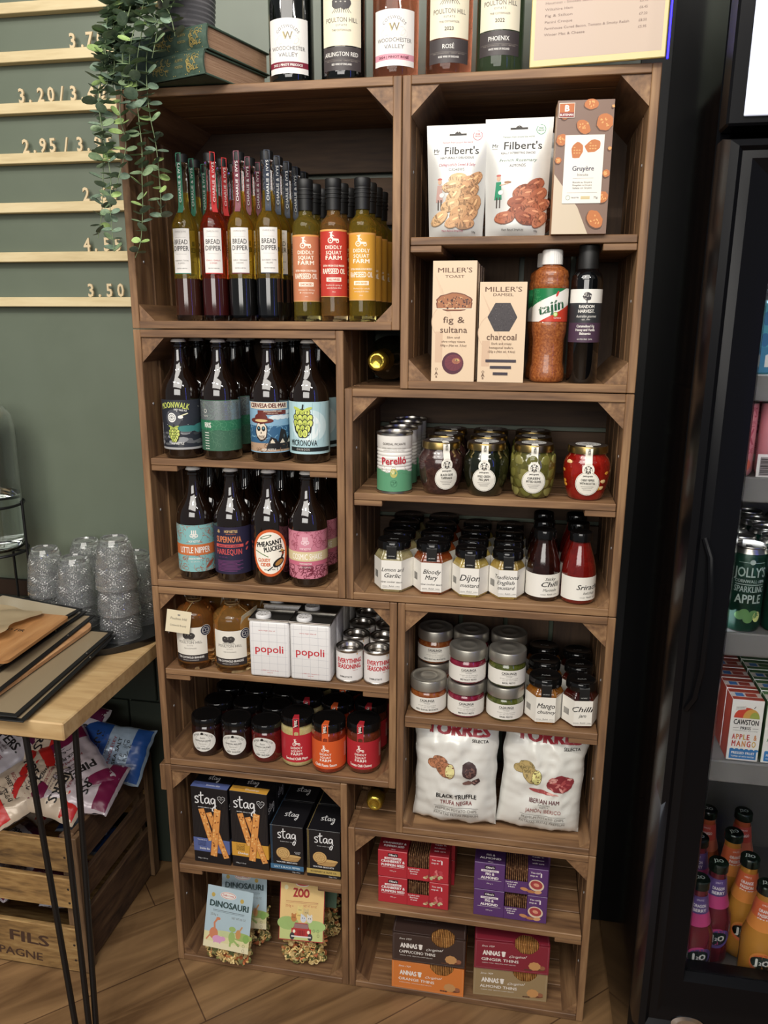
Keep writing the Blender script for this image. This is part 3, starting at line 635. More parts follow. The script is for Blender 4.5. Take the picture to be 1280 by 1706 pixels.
# gruyere box
def gruyere():
    w, h = .086, .196; a = Art(); Bg = K(122, 92, 76, .3)
    a.rect(-w / 2, 0, w / 2, h, Bg); a.poly([(-w / 2, 0), (.014, 0), (-.004, .040), (-w / 2, .090)], K(196, 178, 150, .3))
    c1 = K(190, 106, 48); c2 = K(222, 156, 84); dk = K(92, 58, 40)
    for i, (u, v, s_, ro) in enumerate(((.008, .19, .011, 0), (.030, .164, .014, -.6), (-.002, .158, .0125, -.7), (-.034, .140, .013, -.4), (-.030, .178, .010, 1.2), (.040, .126, .011, 1), (-.038, .11, .009, .3), (.037, .09, .011, 1.2), (.034, .055, .010, 1.2), (.024, .022, .016, -.9), (.041, .186, .006, 1))):
        q = min(s_, w / 2 - abs(u))
        a.ell(u - .001, v - .0015, s_ if q == s_ else q, s_ * .72 if q == s_ else q, dk, 18, ro if q == s_ else 0, .05, i); a.ell(u, v, (s_ if q == s_ else q) * .96, (s_ * .68 if q == s_ else q * .95), c1, 18, ro if q == s_ else 0, .06, i)
        rr = random.Random(i)
        for k in range(9): a.ell(u + rr.uniform(-.5, .5) * q, v + rr.uniform(-.4, .4) * q, .0016, .0010, c2, 7, rr.random() * 3)
    Wp = K(224, 218, 206, .3); a.rect(-.029, .046, .031, .146, Wp)
    for u, v, ro in ((-.010, .124, .5), (.014, .130, -.5)):
        a.ell(u, v, .0125, .0088, c1, 16, ro + .8, .1, 3); 
        for k in range(7): a.ell(u + (k % 3 - 1) * .004, v + (k // 3 - 1) * .004, .0016, .001, c2, 7)
    a.text('Gruyère', .001, .094, .0074, K(50, 50, 80), fit=.034, bold=.02); a.text('biscuits', .001, .0865, .0042, K(90, 86, 84), fit=.017); a.line([(-.014, .083), (.018, .083)], .0003, GREYINK)
    for k, t_ in enumerate(('Biscuits au Gruyère', 'Käsegebäck mit Gruyère', 'Galletas con Gruyère')): a.text(t_, .001, .076 - k * .0042, .0026, INK, fit=.03)
    a.line([(-.022, .062), (.025, .062)], .0003, GREYINK); a.ring(-.020, .0545, .003, .0005, K(90, 120, 90)); a.rect(.0, .052, .014, .0565, K(200, 180, 130)); a.text('PURE BUTTER', -.009, .0535, .002, INK, fit=.012); a.text('75g', .023, .053, .0032, INK)
    a.rect(-.041, .171, -.017, .192, K(226, 214, 196)); a.rect(-.0402, .1718, -.0178, .1912, K(190, 100, 44)); a.text('B', -.029, .180, .0092, WHITE, bold=.05); a.rect(-.0402, .1718, -.0178, .1785, K(140, 44, 40)); a.text('BUITEMAN', -.029, .1736, .0034, WHITE, fit=.0205, bold=.03)
    return a
bx('biscuit_box', .086, .045, .196, {'front': gruyere()}, K(196, 150, 110, .35), 'tall brown box reading Gruyère biscuits, right of the nut pouches', 'box', (.789, .016, ZB1), .05)
# toast and wafer boxes
def mill(w, h, kind):
    a = Art(); Bg = K(214, 186, 152, .4); a.rect(-w / 2, 0, w / 2, h, Bg); Br = K(92, 58, 40); Lt = K(202, 168, 136, .4)
    for k in range(5): a.line([(-w * .45 + k * .003, h * .9 - k * .006), (-w * .1 + k * .006, h * .5 - k * .012)], .0004, Lt)
    a.ring(-w * .1, h * .5, w * .4, .0012, Lt, 20, 1, 4); a.rect(-w * .42, h * .16, -w * .25, h * .42, Lt)
    a.text("MILLER'S", 0, h * .905, .0082, Br, fit=w * .80, bold=.008); a.text('TOAST' if kind == 'fig' else "DAMSEL", 0, h * .862, .0048, Br, fit=w * .44, bold=.008)
    if kind == 'fig':
        T_ = K(164, 100, 60); cr = K(110, 60, 38); a.ell(0, h * .665, w * .42, h * .078, cr, 26, 0, .05); a.poly([(-w * .42, h * .66), (-w * .40, h * .612), (w * .40, h * .612), (w * .42, h * .66)], cr)
        a.ell(0, h * .665, w * .39, h * .070, T_, 26, 0, .04); a.poly([(-w * .39, h * .66), (-w * .38, h * .618), (w * .38, h * .618), (w * .39, h * .66)], T_); a.rect(-w * .43, h * .606, w * .43, h * .614, K(226, 204, 176, .4))
        rr = random.Random(2)
        for k in range(60):
            an = rr.uniform(0, 6.28); q = rr.random() ** .5; a.ell(q * cos(an) * w * .36, h * .66 + q * sin(an) * h * .05, rr.uniform(.0007, .0026), rr.uniform(.0006, .0018), K(*[[70, 38, 34], [196, 140, 90], [84, 50, 44]][k % 3]), 8, rr.random() * 3, .2, k)
        a.text('fig &', 0, h * .495, .0108, Br, fit=w * .5); a.text('sultana', 0, h * .412, .0108, Br, fit=w * .64)
        for k, t_ in enumerate(('Slim and', 'ultra-crispy toasts', '100g e (Net wt. 3.5oz)')): a.text(t_, 0, h * (.365 - k * .034), .0036, Br, fit=w * (.3, .56, .62)[k], shear=.2 * (k == 2))
        a.ell(0, h * .155, w * .25, w * .25, K(80, 28, 48), 30); a.ell(w * .02, h * .16, w * .21, w * .19, K(112, 44, 56), 24); a.ell(w * .08, h * .175, w * .10, w * .07, K(170, 100, 70), 16); a.ell(w * .1, h * .182, w * .05, w * .03, K(206, 170, 100), 10)
        for k in range(12): a.line([(w * .1, h * .182), (w * .21 * cos(k * .52), h * .155 + w * .21 * sin(k * .52))], .0003, K(80, 28, 48))
    else:
        a.poly([(w * .32 * cos(k * PI / 3), h * .655 + w * .345 * sin(k * PI / 3)) for k in range(6)], K(62, 56, 58)); rr = random.Random(5)
        for k in range(110):
            an = rr.uniform(0, 6.28); q = rr.random() ** .5 * .27; a.ell(q * w * cos(an), h * .655 + q * w * sin(an), .0006, .0004, K(*[[110, 104, 104], [36, 32, 34]][k % 2]), 5, rr.random() * 3)
        a.text('charcoal', 0, h * .43, .0108, Br, fit=w * .66)
        for k, t_ in enumerate(('Dark and crispy', 'hexagonal wafers', '125g e (Net wt. 4.4oz)')): a.text(t_, 0, h * (.383 - k * .04), .0036, Br, fit=w * (.44, .52, .6)[k], shear=.2 * (k == 2))
        for k, q in enumerate((.33, .23, .16)): a.rect(-w * q, h * (.205 - k * .065), w * q, h * (.232 - k * .065), K(58, 50, 60))
    x = -w * .38; a.ring(x, h * .105, .0016, .0005, Br); a.text('A', x, h * .055, .0062, Br, bold=.005); a.text('B', x, h * .03, .004, Br)
    return a
bx('cracker_box', .074, .044, .200, {'front': mill(.074, .200, 'fig')}, K(214, 186, 152, .4), "tall beige box of fig and sultana toast reading MILLER'S", 'box', (.5925, .024, ZB0), .0)
for k in range(3): bx('cracker_box', .074, .044, .198, {}, K(206, 178, 146, .4), 'tall beige cracker box, %s row, behind the fig and sultana toast box' % ORD[k + 1], 'box', (.594 + .001 * k, .074 + .048 * k, ZB0), .0, 'beige cracker boxes behind the toast box')
bx('cracker_box', .078, .05, .1655, {'front': mill(.078, .1655, 'charcoal')}, K(214, 186, 152, .4), 'beige box of charcoal wafers with dark hexagon picture', 'box', (.6745, .026, ZB0), .0)
# chilli seasoning bottle
def tajin(label, loc):
    t = thing('seasoning_bottle', label, 'bottle', loc)
    sp = mottled('seasoning_grains', [(104, 48, 18), (142, 76, 32), (176, 108, 54)], 260, .45, (1, 1, 1), .4, 3, .2, 0, coat=.6)
    m = MB(); m.lathe([(0, .001), (.024, 0), (.0285, .003), (.0295, .010), (.0290, .022), (.0265, .032), (.0265, .072), (.0290, .084), (.0295, .096), (.0295, .100), (.0282, .102), (.0282, .156), (.0295, .158), (.0295, .166), (.0275, .172), (.0290, .176), (.027, .184), (.020, .190), (.0150, .1925), (.0150, .197), (0, .197)], sp, 40); m.build('bottle_body', t, angle=60)
    m = MB(); m.lathe([(.0165, .194), (.0172, .1945), (.0168, .216), (.0152, .218), (0, .218)], K(222, 220, 214, .4), 60, sq=lambda a_: 1 + .012 * (1 if sin(a_ * 30) > 0 else -1)); m.build('screw_cap', t, angle=30)
    a = Art(); G_ = K(24, 120, 66, .3); Rd = K(206, 56, 34, .3); a.rect(-.070, 0, .070, .054, WHITE); a.poly([(-.070, .054), (-.070, .012), (.026, .054)], G_); a.poly([(-.022, 0), (.070, 0), (.070, .034), (.030, .026)], Rd)
    scrib(a, -.05, .032, -.02, .053, K(60, 150, 90), 14, 3, .0008)
    for q, mm in ((.0, WHITE), (1, K(18, 84, 48))): a.text('tajín', 0, .016, .0175, mm, fit=.046, bold=.09 if q == 0 else .035, rot=.28, shear=.15)
    a.ell(.008, .045, .0018, .005, K(214, 50, 40), rot=-.4); a.ell(.006, .012, .004, .004, K(130, 170, 60)); a.ell(.006, .012, .0028, .0028, K(210, 220, 150)); a.text('CLASICO', .010, .005, .0026, WHITE, fit=.014)
    lab(t, a, .0298, .1015, .10)
    return t
t = tajin('bottle of orange chilli seasoning with white cap reading tajín', (.753, .036, ZB0))
dup(t, (.746, .102, ZB0), .3, 'seasoning bottle with white cap behind the front tajín bottle')
# dark balsamic bottle
t = thing('balsamic_bottle', 'tall black balsamic bottle with white and purple label reading RANDOM HARVEST', 'bottle', (.812, .034, ZB0))
m = MB(); m.lathe([(0, .001), (.0235, 0), (.0258, .003), (.0258, .168), (.0245, .176), (.0185, .184), (.0150, .188), (.0150, .194), (0, .194)], M('black_bottle_glass', (8, 8, 9), .05, coat=1), 40); m.build('bottle_glass', t, angle=50)
m = MB(); m.lathe([(.0158, .186), (.0166, .187), (.0166, .212), (.0160, .214), (.0164, .216), (.0164, .2235), (.0155, .2245), (0, .2245)], BLACKM, 36); m.build('capsule', t)
a = Art(); Pl = K(72, 48, 70); a.rect(-.040, 0, .040, .086, K(44, 46, 50)); a.rect(-.040, 0, .040, .032, Pl); a.rect(-.040, .064, .040, .086, WHITE)
a.ell(0, .0745, .0072, .0068, K(60, 56, 60), wob=.1); scrib(a, -.006, .069, .006, .080, WHITE, 14, 8, .0005, .004); a.rect(-.0009, .062, .0009, .072, K(60, 56, 60)); a.text('RANDOM', 0, .0555, .0054, WHITE, fit=.026, bold=.03); a.text('HARVEST.', 0, .0482, .0054, WHITE, fit=.028, bold=.03); a.text('Australian gourmet', 0, .0405, .0045, WHITE, fit=.034, shear=.4); a.text('· EST. 1991 ·', 0, .0360, .0024, WHITE)
for k, t_ in enumerate(('Caramelised Fig', 'Honey and Vanilla', 'Balsamic')): a.text(t_, 0, .0245 - k * .006, .0043, WHITE, fit=(.030, .033, .019)[k], bold=.03)
a.text('GLUTEN FREE  250ML', 0, .004, .0024, WHITE, fit=.026); lab(t, a, .0261, .068, .0)

# ---------------- olive can and antipasto jars ----------------
def can_prof(r, h, body, rim): return [(0, .002, rim), (r - .002, .002), (r - .001, 0), (r, .001), (r, .004), (r - .0012, .005, body), (r - .0012, h - .005, rim), (r, h - .004), (r, h - .0005), (r - .001, h), (r - .0022, h - .0005), (r - .0026, h - .004), (r * .6, h - .004), (r * .58, h - .0046), (0, h - .0046)]
t = thing('olive_can', 'x', 'can'); m = MB(); rc = .0335; hc = .1115
pr_ = can_prof(rc, hc, K(226, 222, 214, .35), STEEL); ribs = []
for k in range(9): z = .028 + k * .0065; ribs += [(rc - .0012, z), (rc - .0022, z + .0022), (rc - .0012, z + .0044)]
pr_ = pr_[:6] + ribs + pr_[6:]; m.lathe(pr_, STEEL, 44); m.build('can_body', t, angle=40)
a = Art(3e-4); Gn = K(84, 150, 108, .35); a.rect(-.095, 0, .095, .034, Gn); 
for k in range(12): a.ell(-.05 + k * .009, .0345 + .003 * sin(k * 1.1), .008, .003, Gn, 12)
scrib(a, -.06, .036, .06, .046, K(140, 130, 110), 16, 4, .0004, .02)
a.ell(.0, .034, .0068, .0085, K(178, 172, 84)); a.ell(-.0015, .036, .003, .004, K(206, 202, 130)); a.ring(.0, .015, .0058, .0006, K(50, 110, 76)); scrib(a, -.004, .011, .004, .019, K(50, 110, 76), 10, 2, .0006, .004)
a.text('GORDAL PICANTE', 0, .0855, .0042, K(90, 84, 80), fit=.044, bold=.01); a.text('PITTED GREEN OLIVES WITH CHILLI', 0, .0785, .0022, GREYINK, fit=.046); a.text('ACEITUNAS PICANTES SIN HUESO', 0, .0745, .0022, GREYINK, fit=.040)
a.text('Perelló', 0, .0500, .0140, K(196, 34, 50), fit=.048, bold=.03, rot=.06); lab(t, a, rc - .0009, .005, .12)
rows(t, .4865, [.036, .104, .172, .240], ZD1, 'Perelló can', 'green and white olive can reading Perelló', 'white olive can', group='olive cans')
def ajar(fill, kind, t1, t2, yaw):
    t = thing('antipasto_jar', 'x', 'jar')
    P_ = [(0, .001), (.027, 0), (.0305, .003), (.0335, .012), (.0385, .030), (.0408, .046), (.0410, .056), (.0400, .066), (.0365, .074), (.0325, .0785), (.0318, .086), (0, .086)]
    m = MB(); m.lathe(P_, fill, 44); m.build('jar_glass', t, angle=50)
    if kind != 'plain':
        m = MB(); rr = random.Random(len(t1))
        for k in range(26):
            an = rr.uniform(-1.7, 1.9); z = rr.uniform(.018, .068)
            if kind == 'olive' and k < 22: z = .0165 + (k % 4) * .0165; an = -1.7 + (k // 4) * .66 + (k % 2) * .33
            r0 = next((P_[i][0] + (P_[i + 1][0] - P_[i][0]) * (z - P_[i][1]) / (P_[i + 1][1] - P_[i][1]) for i in range(2, 10) if P_[i][1] <= z <= P_[i + 1][1]), .036)
            b = bmesh.new(); bmesh.ops.create_uvsphere(b, u_segments=12, v_segments=8, radius=1)
            if kind == 'olive': sc_ = (.0105, .0030, .0135); mat_ = (K(112, 108, 44, .12), K(126, 120, 60, .12), K(96, 94, 38, .12))[k % 3]
            else:
                if k > 11: b.free(); continue
                sc_ = (.0075, .0016, .0058); mat_ = (K(226, 150, 40, .2), K(232, 196, 130, .2))[k % 2]
            m.bm(b, mat_, Matrix.Translation((r0 * sin(an) * (.935 if kind == 'olive' else .965), -r0 * cos(an) * (.935 if kind == 'olive' else .965), z)) @ Matrix.Rotation(an, 4, 'Z') @ Matrix.Rotation(rr.uniform(-.6, .6), 4, 'Y') @ Matrix.Diagonal((*sc_, 1)))
        m.build('olives' if kind == 'olive' else 'ricotta', t).__setitem__('kind', 'stuff')
    m = MB(); m.lathe([(.0335, .0835, GOLD), (.0350, .0838), (.0350, .0925), (.0338, .0962, K(60, 50, 44, .2)), (.026, .0970), (0, .0970)], GOLD, 44); m.build('lid', t, angle=40)
    # paper seal: disc on the lid, strap over the edge, round label on the belly
    m = MB(); a = Art(); a.ell(0, 0, .022, .022, K(190, 188, 184), 30); a.ring(0, 0, .015, .0006, INK); a.ring(0, 0, .019, .0006, INK)
    for k in range(10): a.line([(.004 * cos(k * .63), .004 * sin(k * .63)), (.011 * cos(k * .63), .011 * sin(k * .63))], .0014, INK)
    m.art(a, top(.0972)); Cr = K(226, 222, 208)
    pts = [(.014, .0976), (.030, .0973), (.0356, .0935), (.0358, .0840), (.0345, .080), (.0372, .0755), (.0408, .067), (.0418, .060), (.0420, .052)]
    vs = []
    for rr_, z in pts:
        for s_ in (-1, 1): an = yaw + s_ * .0062 / max(rr_, .02); vs.append((rr_ * sin(an), -rr_ * cos(an), z))
    m.add(vs, [[2 * i, 2 * i + 1, 2 * i + 3, 2 * i + 2] for i in range(len(pts) - 1)], Cr)
    a = Art(); a.ell(0, .033, .0215, .0215, Cr, 32); a.ell(0, .0575, .0105, .0115, Cr, 24)
    a.ring(0, .033, .0200, .0004, INK, 30)
    for k in range(8): a.poly([(.0022 * cos(k * PI / 4 + q) * f, .0575 + .0022 * sin(k * PI / 4 + q) * f) for q, f in ((-.3, 1), (-.3, 3.4), (.3, 3.4), (.3, 1))], INK if k % 2 else K(120, 112, 100))
    a.text('petticgrains', 0, .0455, .0032, INK, fit=.017, bold=.03)
    a.text(t1, 0, .0375, .0042, INK, fit=.023, bold=.03); a.text(t2, 0, .0315, .0042, INK, fit=min(.026, .0042 * len(t2) * .62), bold=.03)
    for k in range(3): a.line([(-.011 + k * .002, .0275 - k * .0028), (.011 - k * .002, .0275 - k * .0028)], .0007, GREYINK)
    m.art(a, lambda u, v, w_: cyl(.0416 - .006 * max(0, (.036 - v) / .03) ** 1.0 - .0008 * (v > .062), yaw)(u, v, w_), .008)
    a = Art(); a.text('MEZE', 0, -.0018, .0042, INK, fit=.011, bold=.02); m.art(a, lambda u, v, w_: cyl(.0363, yaw)(v, .0885 - u, w_))
    m.build('paper_seal', t, angle=60)
    return t
def food(nm, cols, sc=60): return mottled(nm, [tuple(c_ * .84 for c_ in q) for q in cols], sc, .12, (1, 1, 1), .15, 4, .5, 0, coat=.9)
G5 = 'antipasto jars with paper seals'
for (x, y, fill, kind, t1, t2, yaw, d) in ((.5715, .045, food('black_olive_tapenade', [(44, 24, 24), (68, 40, 36), (90, 60, 52)], 130), 'plain', 'BLACK OLIVE', 'TAPENADE', .38, 'black olive tapenade'), (.6540, .046, food('green_fig_jam', [(16, 20, 10), (26, 30, 15), (36, 40, 22)], 40), 'plain', 'WILD GREEN', 'FIG JAM', -.02, 'green fig jam'),
                                          (.7385, .046, food('olive_brine', [(84, 82, 36), (104, 100, 46), (124, 118, 60)], 30), 'olive', 'GREEN', 'PITTED OLIVES', .05, 'green pitted olives'), (.8330, .048, food('cherry_pepper_red', [(128, 14, 10), (158, 22, 14), (176, 34, 22)], 40), 'pepper', 'CHERRY PEPPERS', 'WITH RICOTTA', .0, 'cherry peppers')):
    t = ajar(fill, kind, t1, t2, yaw)
    rows(t, x, [y, y + .084, y + .168] if 'cherry' not in d else [y], ZD1, d + ' jar', 'round jar of %s with gold lid and hanging paper seal' % d, 'gold lidded jar', group=G5)

# ---------------- hexagonal sauce jars ----------------
def hexpts(r, a0=0.0): return [(r * cos(a0 + k * PI / 3), r * sin(a0 + k * PI / 3)) for k in range(6)]
def hexjar(r, h, fill, lines, rz, lidh=.016):
    """lines: [(text, v fraction, cap height, u shift)]"""
    t = thing('sauce_jar', 'x', 'jar'); m = MB(); hs = h - lidh
    rings = [(.90, 0), (1.0, .004), (1.0, hs * .80), (.88, hs * .90), (.80, hs * .94), (.80, hs + .002)]
    vs = []; fs = []
    for q, z in rings: vs += [(x * q, y * q, z) for x, y in hexpts(r)]
    for j in range(len(rings) - 1):
        for k in range(6): fs.append([j * 6 + k, j * 6 + (k + 1) % 6, (j + 1) * 6 + (k + 1) % 6, (j + 1) * 6 + k])
    fs += [list(range(6))[::-1], [30 + k for k in range(6)]]
    b = bmesh.new(); bv = [b.verts.new(v) for v in vs]
    for f in fs: b.faces.new([bv[i] for i in f])
    bmesh.ops.bevel(b, geom=[e for e in b.edges if abs(e.verts[0].co.z - e.verts[1].co.z) > .002], offset=.003, segments=3, affect='EDGES'); m.bm(b, fill); m.build('jar_glass', t, angle=45)
    m = MB(); rl = r * .865; z0 = h - lidh
    m.lathe([(rl * .96, z0), (rl, z0 + .001), (rl, z0 + lidh * .75), (rl * .95, z0 + lidh * .97), (rl * .85, z0 + lidh), (rl * .80, z0 + lidh * .93), (0, z0 + lidh * .93)], BLACKG, 48, sq=lambda a_: 1 + .018 * cos(a_ * 24) * .3 + .0); 
    a = Art(); a.text('Relish', 0, -.0018, .0046, K(150, 150, 146), fit=.017, shear=.3); m.art(a, top(z0 + lidh * .93)); m.build('lid', t, angle=40)
    # wrap label over three faces; local flat coordinate runs along the hexagon's faces
    ap = r * cos(PI / 6); side = r
    def wrap(u, v, w_):
        k = math.floor((u + side / 2) / side); k = max(-1, min(1, k)); lu = u - k * side; an = k * PI / 3
        x = lu; y = -(ap + w_ + .0004); return (x * cos(an) - y * sin(an), x * sin(an) + y * cos(an), v)
    a = Art(); W_ = K(224, 220, 210); lh = hs * .70
    for k in (-1, 0, 1): a.rect(k * side - side / 2, 0, k * side + side / 2, lh, W_)
    for (tx, vf, ch, du) in lines: a.text(tx, du, lh * vf, ch, INK, fit=len(tx) * ch * .62, shear=.3, bold=.012)
    a.text('HAWKSHEAD', -.012, lh * .09, .0020, INK, fit=.010); a.text('Relish', .0, lh * .085, .0034, INK, fit=.0105, shear=.3); a.text('COMPANY', .012, lh * .09, .0020, INK, fit=.009); a.line([(-.017, lh * .06), (.017, lh * .06)], .0003, INK)
    for k in range(9): a.rect(-side * 1.34 + k * .0016, lh * .3, -side * 1.34 + k * .0016 + .0009, lh * .55, INK)
    m = MB(); m.art(a, lambda u, v, w_: wrap(u, v + .006, w_), side / 2); m.build('label', t)
    a = Art(); a.rect(-.0095, 0, .0095, .0235, BLACKM); a.text('HANDMADE IN THE', 0, .0075, .0020, K(200, 200, 196), fit=.014); a.text('LAKE DISTRICT', 0, .0045, .0020, K(200, 200, 196), fit=.013)
    zt = z0 + .008
    def seal(u, v, w_):
        z = zt - .0235 + v; f = min(1, max(0, (z - hs * .80) / (hs * .14 + 1e-6))); y = ap + (rl - ap) * f; return (u, -(y + .0008 + w_), z)
    m = MB(); m.art(a, seal); m.add([(-.0095, -rl - .0009, zt), (.0095, -rl - .0009, zt), (.0095, -rl * .8, h + .0004), (-.0095, -rl * .8, h + .0004)], [[0, 1, 2, 3]], BLACKM); m.build('tamper_seal', t)
    return t
def rowh(t, x, n, d, z, lab_, dsc, y0=.046, dx=0.0, rz=0.0, group=None):
    rows(t, x, [y0 + d * k for k in range(n)], z, dsc, lab_, 'black lidded jar', dx, rz, group)
G6 = 'hexagonal sauce jars on the mustard shelf'
rowh(hexjar(.0375, .098, food('lemon_garlic_sauce', [(150, 138, 92), (172, 160, 112), (186, 176, 130)]), [('Lemon and', .62, .0080, .003), ('Garlic', .41, .0088, .001), ('slow cooker sauce', .23, .0040, .0)], 0), .4850, 4, .0660, ZD0, 'hexagonal jar with white label reading Lemon and Garlic', 'Lemon and Garlic jar', rz=.02, group=G6)
rowh(hexjar(.0375, .098, food('bloody_mary_sauce', [(110, 44, 16), (140, 62, 26), (160, 84, 40)]), [('Bloody', .62, .0088, .0), ('Mary', .42, .0092, -.001), ('slow cooker sauce', .23, .0040, .0)], 0), .5610, 4, .0660, ZD0, 'hexagonal jar with white label reading Bloody Mary', 'Bloody Mary jar', rz=.02, group=G6)
rowh(hexjar(.0345, .090, food('dijon_mustard', [(170, 146, 66), (190, 166, 86), (200, 178, 104)]), [('Dijon', .52, .0125, .0), ('mustard', .28, .0080, .0)], 0), .6330, 4, .0640, ZD0, 'hexagonal jar with white label reading Dijon mustard', 'Dijon mustard jar', y0=.042, rz=.0, group=G6)
rowh(hexjar(.0330, .090, food('english_mustard', [(160, 130, 60), (180, 150, 76), (196, 170, 100)]), [('Traditional', .66, .0078, -.004), ('English', .46, .0078, -.005), ('mustard', .27, .0072, -.004)], 0), .7015, 4, .0640, ZD0, 'hexagonal jar with white label reading Traditional English mustard', 'English mustard jar', y0=.042, rz=.08, group=G6)
def sauceb(fill, l1, l2, l3, yaw):
    t = thing('sauce_bottle', 'x', 'bottle'); m = MB()
    m.lathe([(0, .001), (.027, 0), (.0305, .003), (.0312, .010), (.0312, .052), (.0300, .066), (.0255, .085), (.0195, .103), (.0175, .110), (.0172, .117), (0, .117)], fill, 40); m.build('bottle_glass', t, angle=55)
    m = MB(); m.lathe([(.0192, .1150), (.0202, .1156), (.0202, .1285), (.0190, .1315), (.0170, .1318), (.016, .1305), (0, .1305)], BLACKG, 40); m.build('lid', t)
    a = Art(); a.rect(-.060, 0, .060, .044, K(224, 220, 210)); a.text(l1, 0, .0325, .0060, INK, shear=.3, bold=.012, fit=len(l1) * .0034) if l1 else None
    a.text(l2, 0, .0205, .0100, INK, shear=.3, bold=.015, fit=len(l2) * .0062); a.text(l3, 0, .0115, .0056, INK, shear=.3, fit=len(l3) * .0034)
    a.text('HAWKSHEAD', -.012, .0045, .0018, INK, fit=.010); a.text('Relish', 0, .0043, .0032, INK, fit=.0105, shear=.3); a.text('COMPANY', .012, .0045, .0018, INK, fit=.009)
    lab(t, a, .0315, .009, yaw); return t
G7 = 'sauce bottles on the mustard shelf'
rows(sauceb(food('dark_chilli_sauce', [(24, 8, 6), (38, 12, 8), (50, 18, 12)]), 'Sticky', 'Chilli', 'Marinade', .42), .7675, [.046, .112, .178], ZD0, 'Sticky Chilli bottle', 'dark sauce bottle with white label reading Sticky Chilli Marinade', 'black lidded sauce bottle', group=G7)
rows(sauceb(food('sriracha_red', [(98, 14, 10), (118, 20, 14), (130, 28, 20)]), '', 'Sriracha', 'ketchup', .62), .8315, [.042, .110, .178], ZD0, 'Sriracha bottle', 'bright red sauce bottle with white label reading Sriracha ketchup', 'black lidded sauce bottle', group=G7)
# ---------------- left crate E, upper shelf: brandy, white tins, seasoning tins ----------------
def brandy(tagged, yaw, col):
    t = thing('brandy_bottle', 'x', 'bottle'); br = M('brandy_%d' % col[0], col, .03, trans=.9, ior=1.36)
    m = MB(); m.lathe([(0, .008, CLEAR), (.034, .001), (.037, 0), (.0395, .004), (.0400, .014, br), (.0400, .108), (.0385, .116), (.032, .124), (.0200, .131), (.0150, .135), (.0145, .137, CLEAR), (.0145, .144), (.0185, .146), (.0190, .150), (.0185, .156), (0, .156)], br, 40); m.build('bottle_glass', t, angle=50)
    m = MB(); m.lathe([(.0130, .1565), (.0190, .1568), (.0196, .1575), (.0196, .1615), (.0180, .1628), (0, .1628)], M('clear_stopper', (225, 225, 222), .08, trans=.7), 32); m.build('stopper', t)
    a = Art(); Dk = K(46, 38, 38); a.rect(-.036, .014, .036, .0745, K(222, 216, 202)); a.rect(-.036, 0, .036, .015, Dk); a.text('THE COTSWOLD BRANDIES', 0, .0075, .0046, WHITE, fit=.056, bold=.03); a.text('DISTILLED IN THE COTSWOLDS', 0, .003, .0020, WHITE, fit=.034)
    tree(a, -.002, .053, .0135, K(60, 56, 54)); a.text('POULTON HILL', 0, .0400, .0056, K(96, 92, 88), fit=.050); a.text('ESTATE', 0, .0350, .0024, GREYINK, fit=.012, tr=.3); a.text('THE COTSWOLDS', 0, .0285, .0026, GREYINK, fit=.026)
    a.ell(.034, .066, .0115, .0115, K(226, 222, 210), 26); a.ell(.034, .066, .0108, .0108, K(30, 34, 60), 26); a.ring(.034, .066, .0072, .0008, WHITE); a.ring(.031, .066, .003, .0006, WHITE); a.ring(.037, .066, .003, .0006, WHITE)
    lab(t, a, .0403, .018, yaw)
    m = MB(); st = M('string', (150, 126, 84), .8); m.tube([(.0152 * sin(k * .524), -.0152 * cos(k * .524), .1395 + .0006 * (k % 2)) for k in range(12)], .0009, st, 6, closed=True)
    m.tube([(.004, -.0155, .139), (.001, -.022, .133), (-.004, -.034, .122)] if tagged else [(.014, -.006, .139), (.024, -.008, .132), (.034, -.006, .124)], .0008, st, 6); m.build('string', t)
    m = MB(); Tg = K(214, 200, 166, .7); a = Art(2e-4)
    a.rect(-.025, -.046, .025, 0, Tg); tree(a, 0, -.010, .003, GREYINK); a.text('Poulton Hill', 0, -.0195, .0052, K(90, 84, 76), fit=.034, shear=.1); a.text('Cotswold Brandy', 0, -.0330, .0042, K(90, 84, 76), fit=.034, shear=.1)
    if tagged: m.box(-.025, .025, 0, .0004, -.046, 0, Tg); m.art(a, front(0)); o = m.build('paper_tag', t, loc=(-.012, -.0440, .130), rot=(-.10, .12, .10))
    else: m.box(-.025, .025, 0, .0004, -.046, 0, Tg); o = m.build('paper_tag', t, loc=(.0405, -.010, .128), rot=(.3, -.15, 1.25))
    return t
def tree(a, u, v, s, mat):
    """the estate's clump-of-trees emblem"""
    a.ell(u - s * .35, v + s * .28, s * .62, s * .5, mat, 14, 0, .15, 2); a.ell(u + s * .4, v + s * .25, s * .58, s * .5, mat, 14, 0, .15, 5)
    for k in range(-4, 5): a.poly([(u + k * s * .10, v + s * .1), (u + k * s * .10 + s * .08, v + s * .1), (u + k * s * .24 + s * .05, v - s * .55), (u + k * s * .24, v - s * .55)], mat)
    for k in range(3): a.ell(u - s * .5 + k * s * .45, v + s * .42, s * .1, s * .07, K(170, 166, 156), 7)
t = brandy(True, .1, (226, 156, 84)); t.location = (.069, .045, ZE1); t['label'] = 'amber brandy bottle with a cream paper tag hanging on its label'; t['group'] = 'brandy bottles'
t2 = brandy(False, .16, (240, 184, 104)); t2.location = (.1525, .0425, ZE1); t2['label'] = 'amber brandy bottle beside the white popoli tins, label uncovered'; t2['group'] = 'brandy bottles'
dup(t2, (.069, .135, ZE1), .1, 'amber brandy bottle behind the bottle with the paper tag', 'brandy bottles')
dup(t2, (.1535, .135, ZE1), .2, 'amber brandy bottle behind the untagged brandy bottle', 'brandy bottles')
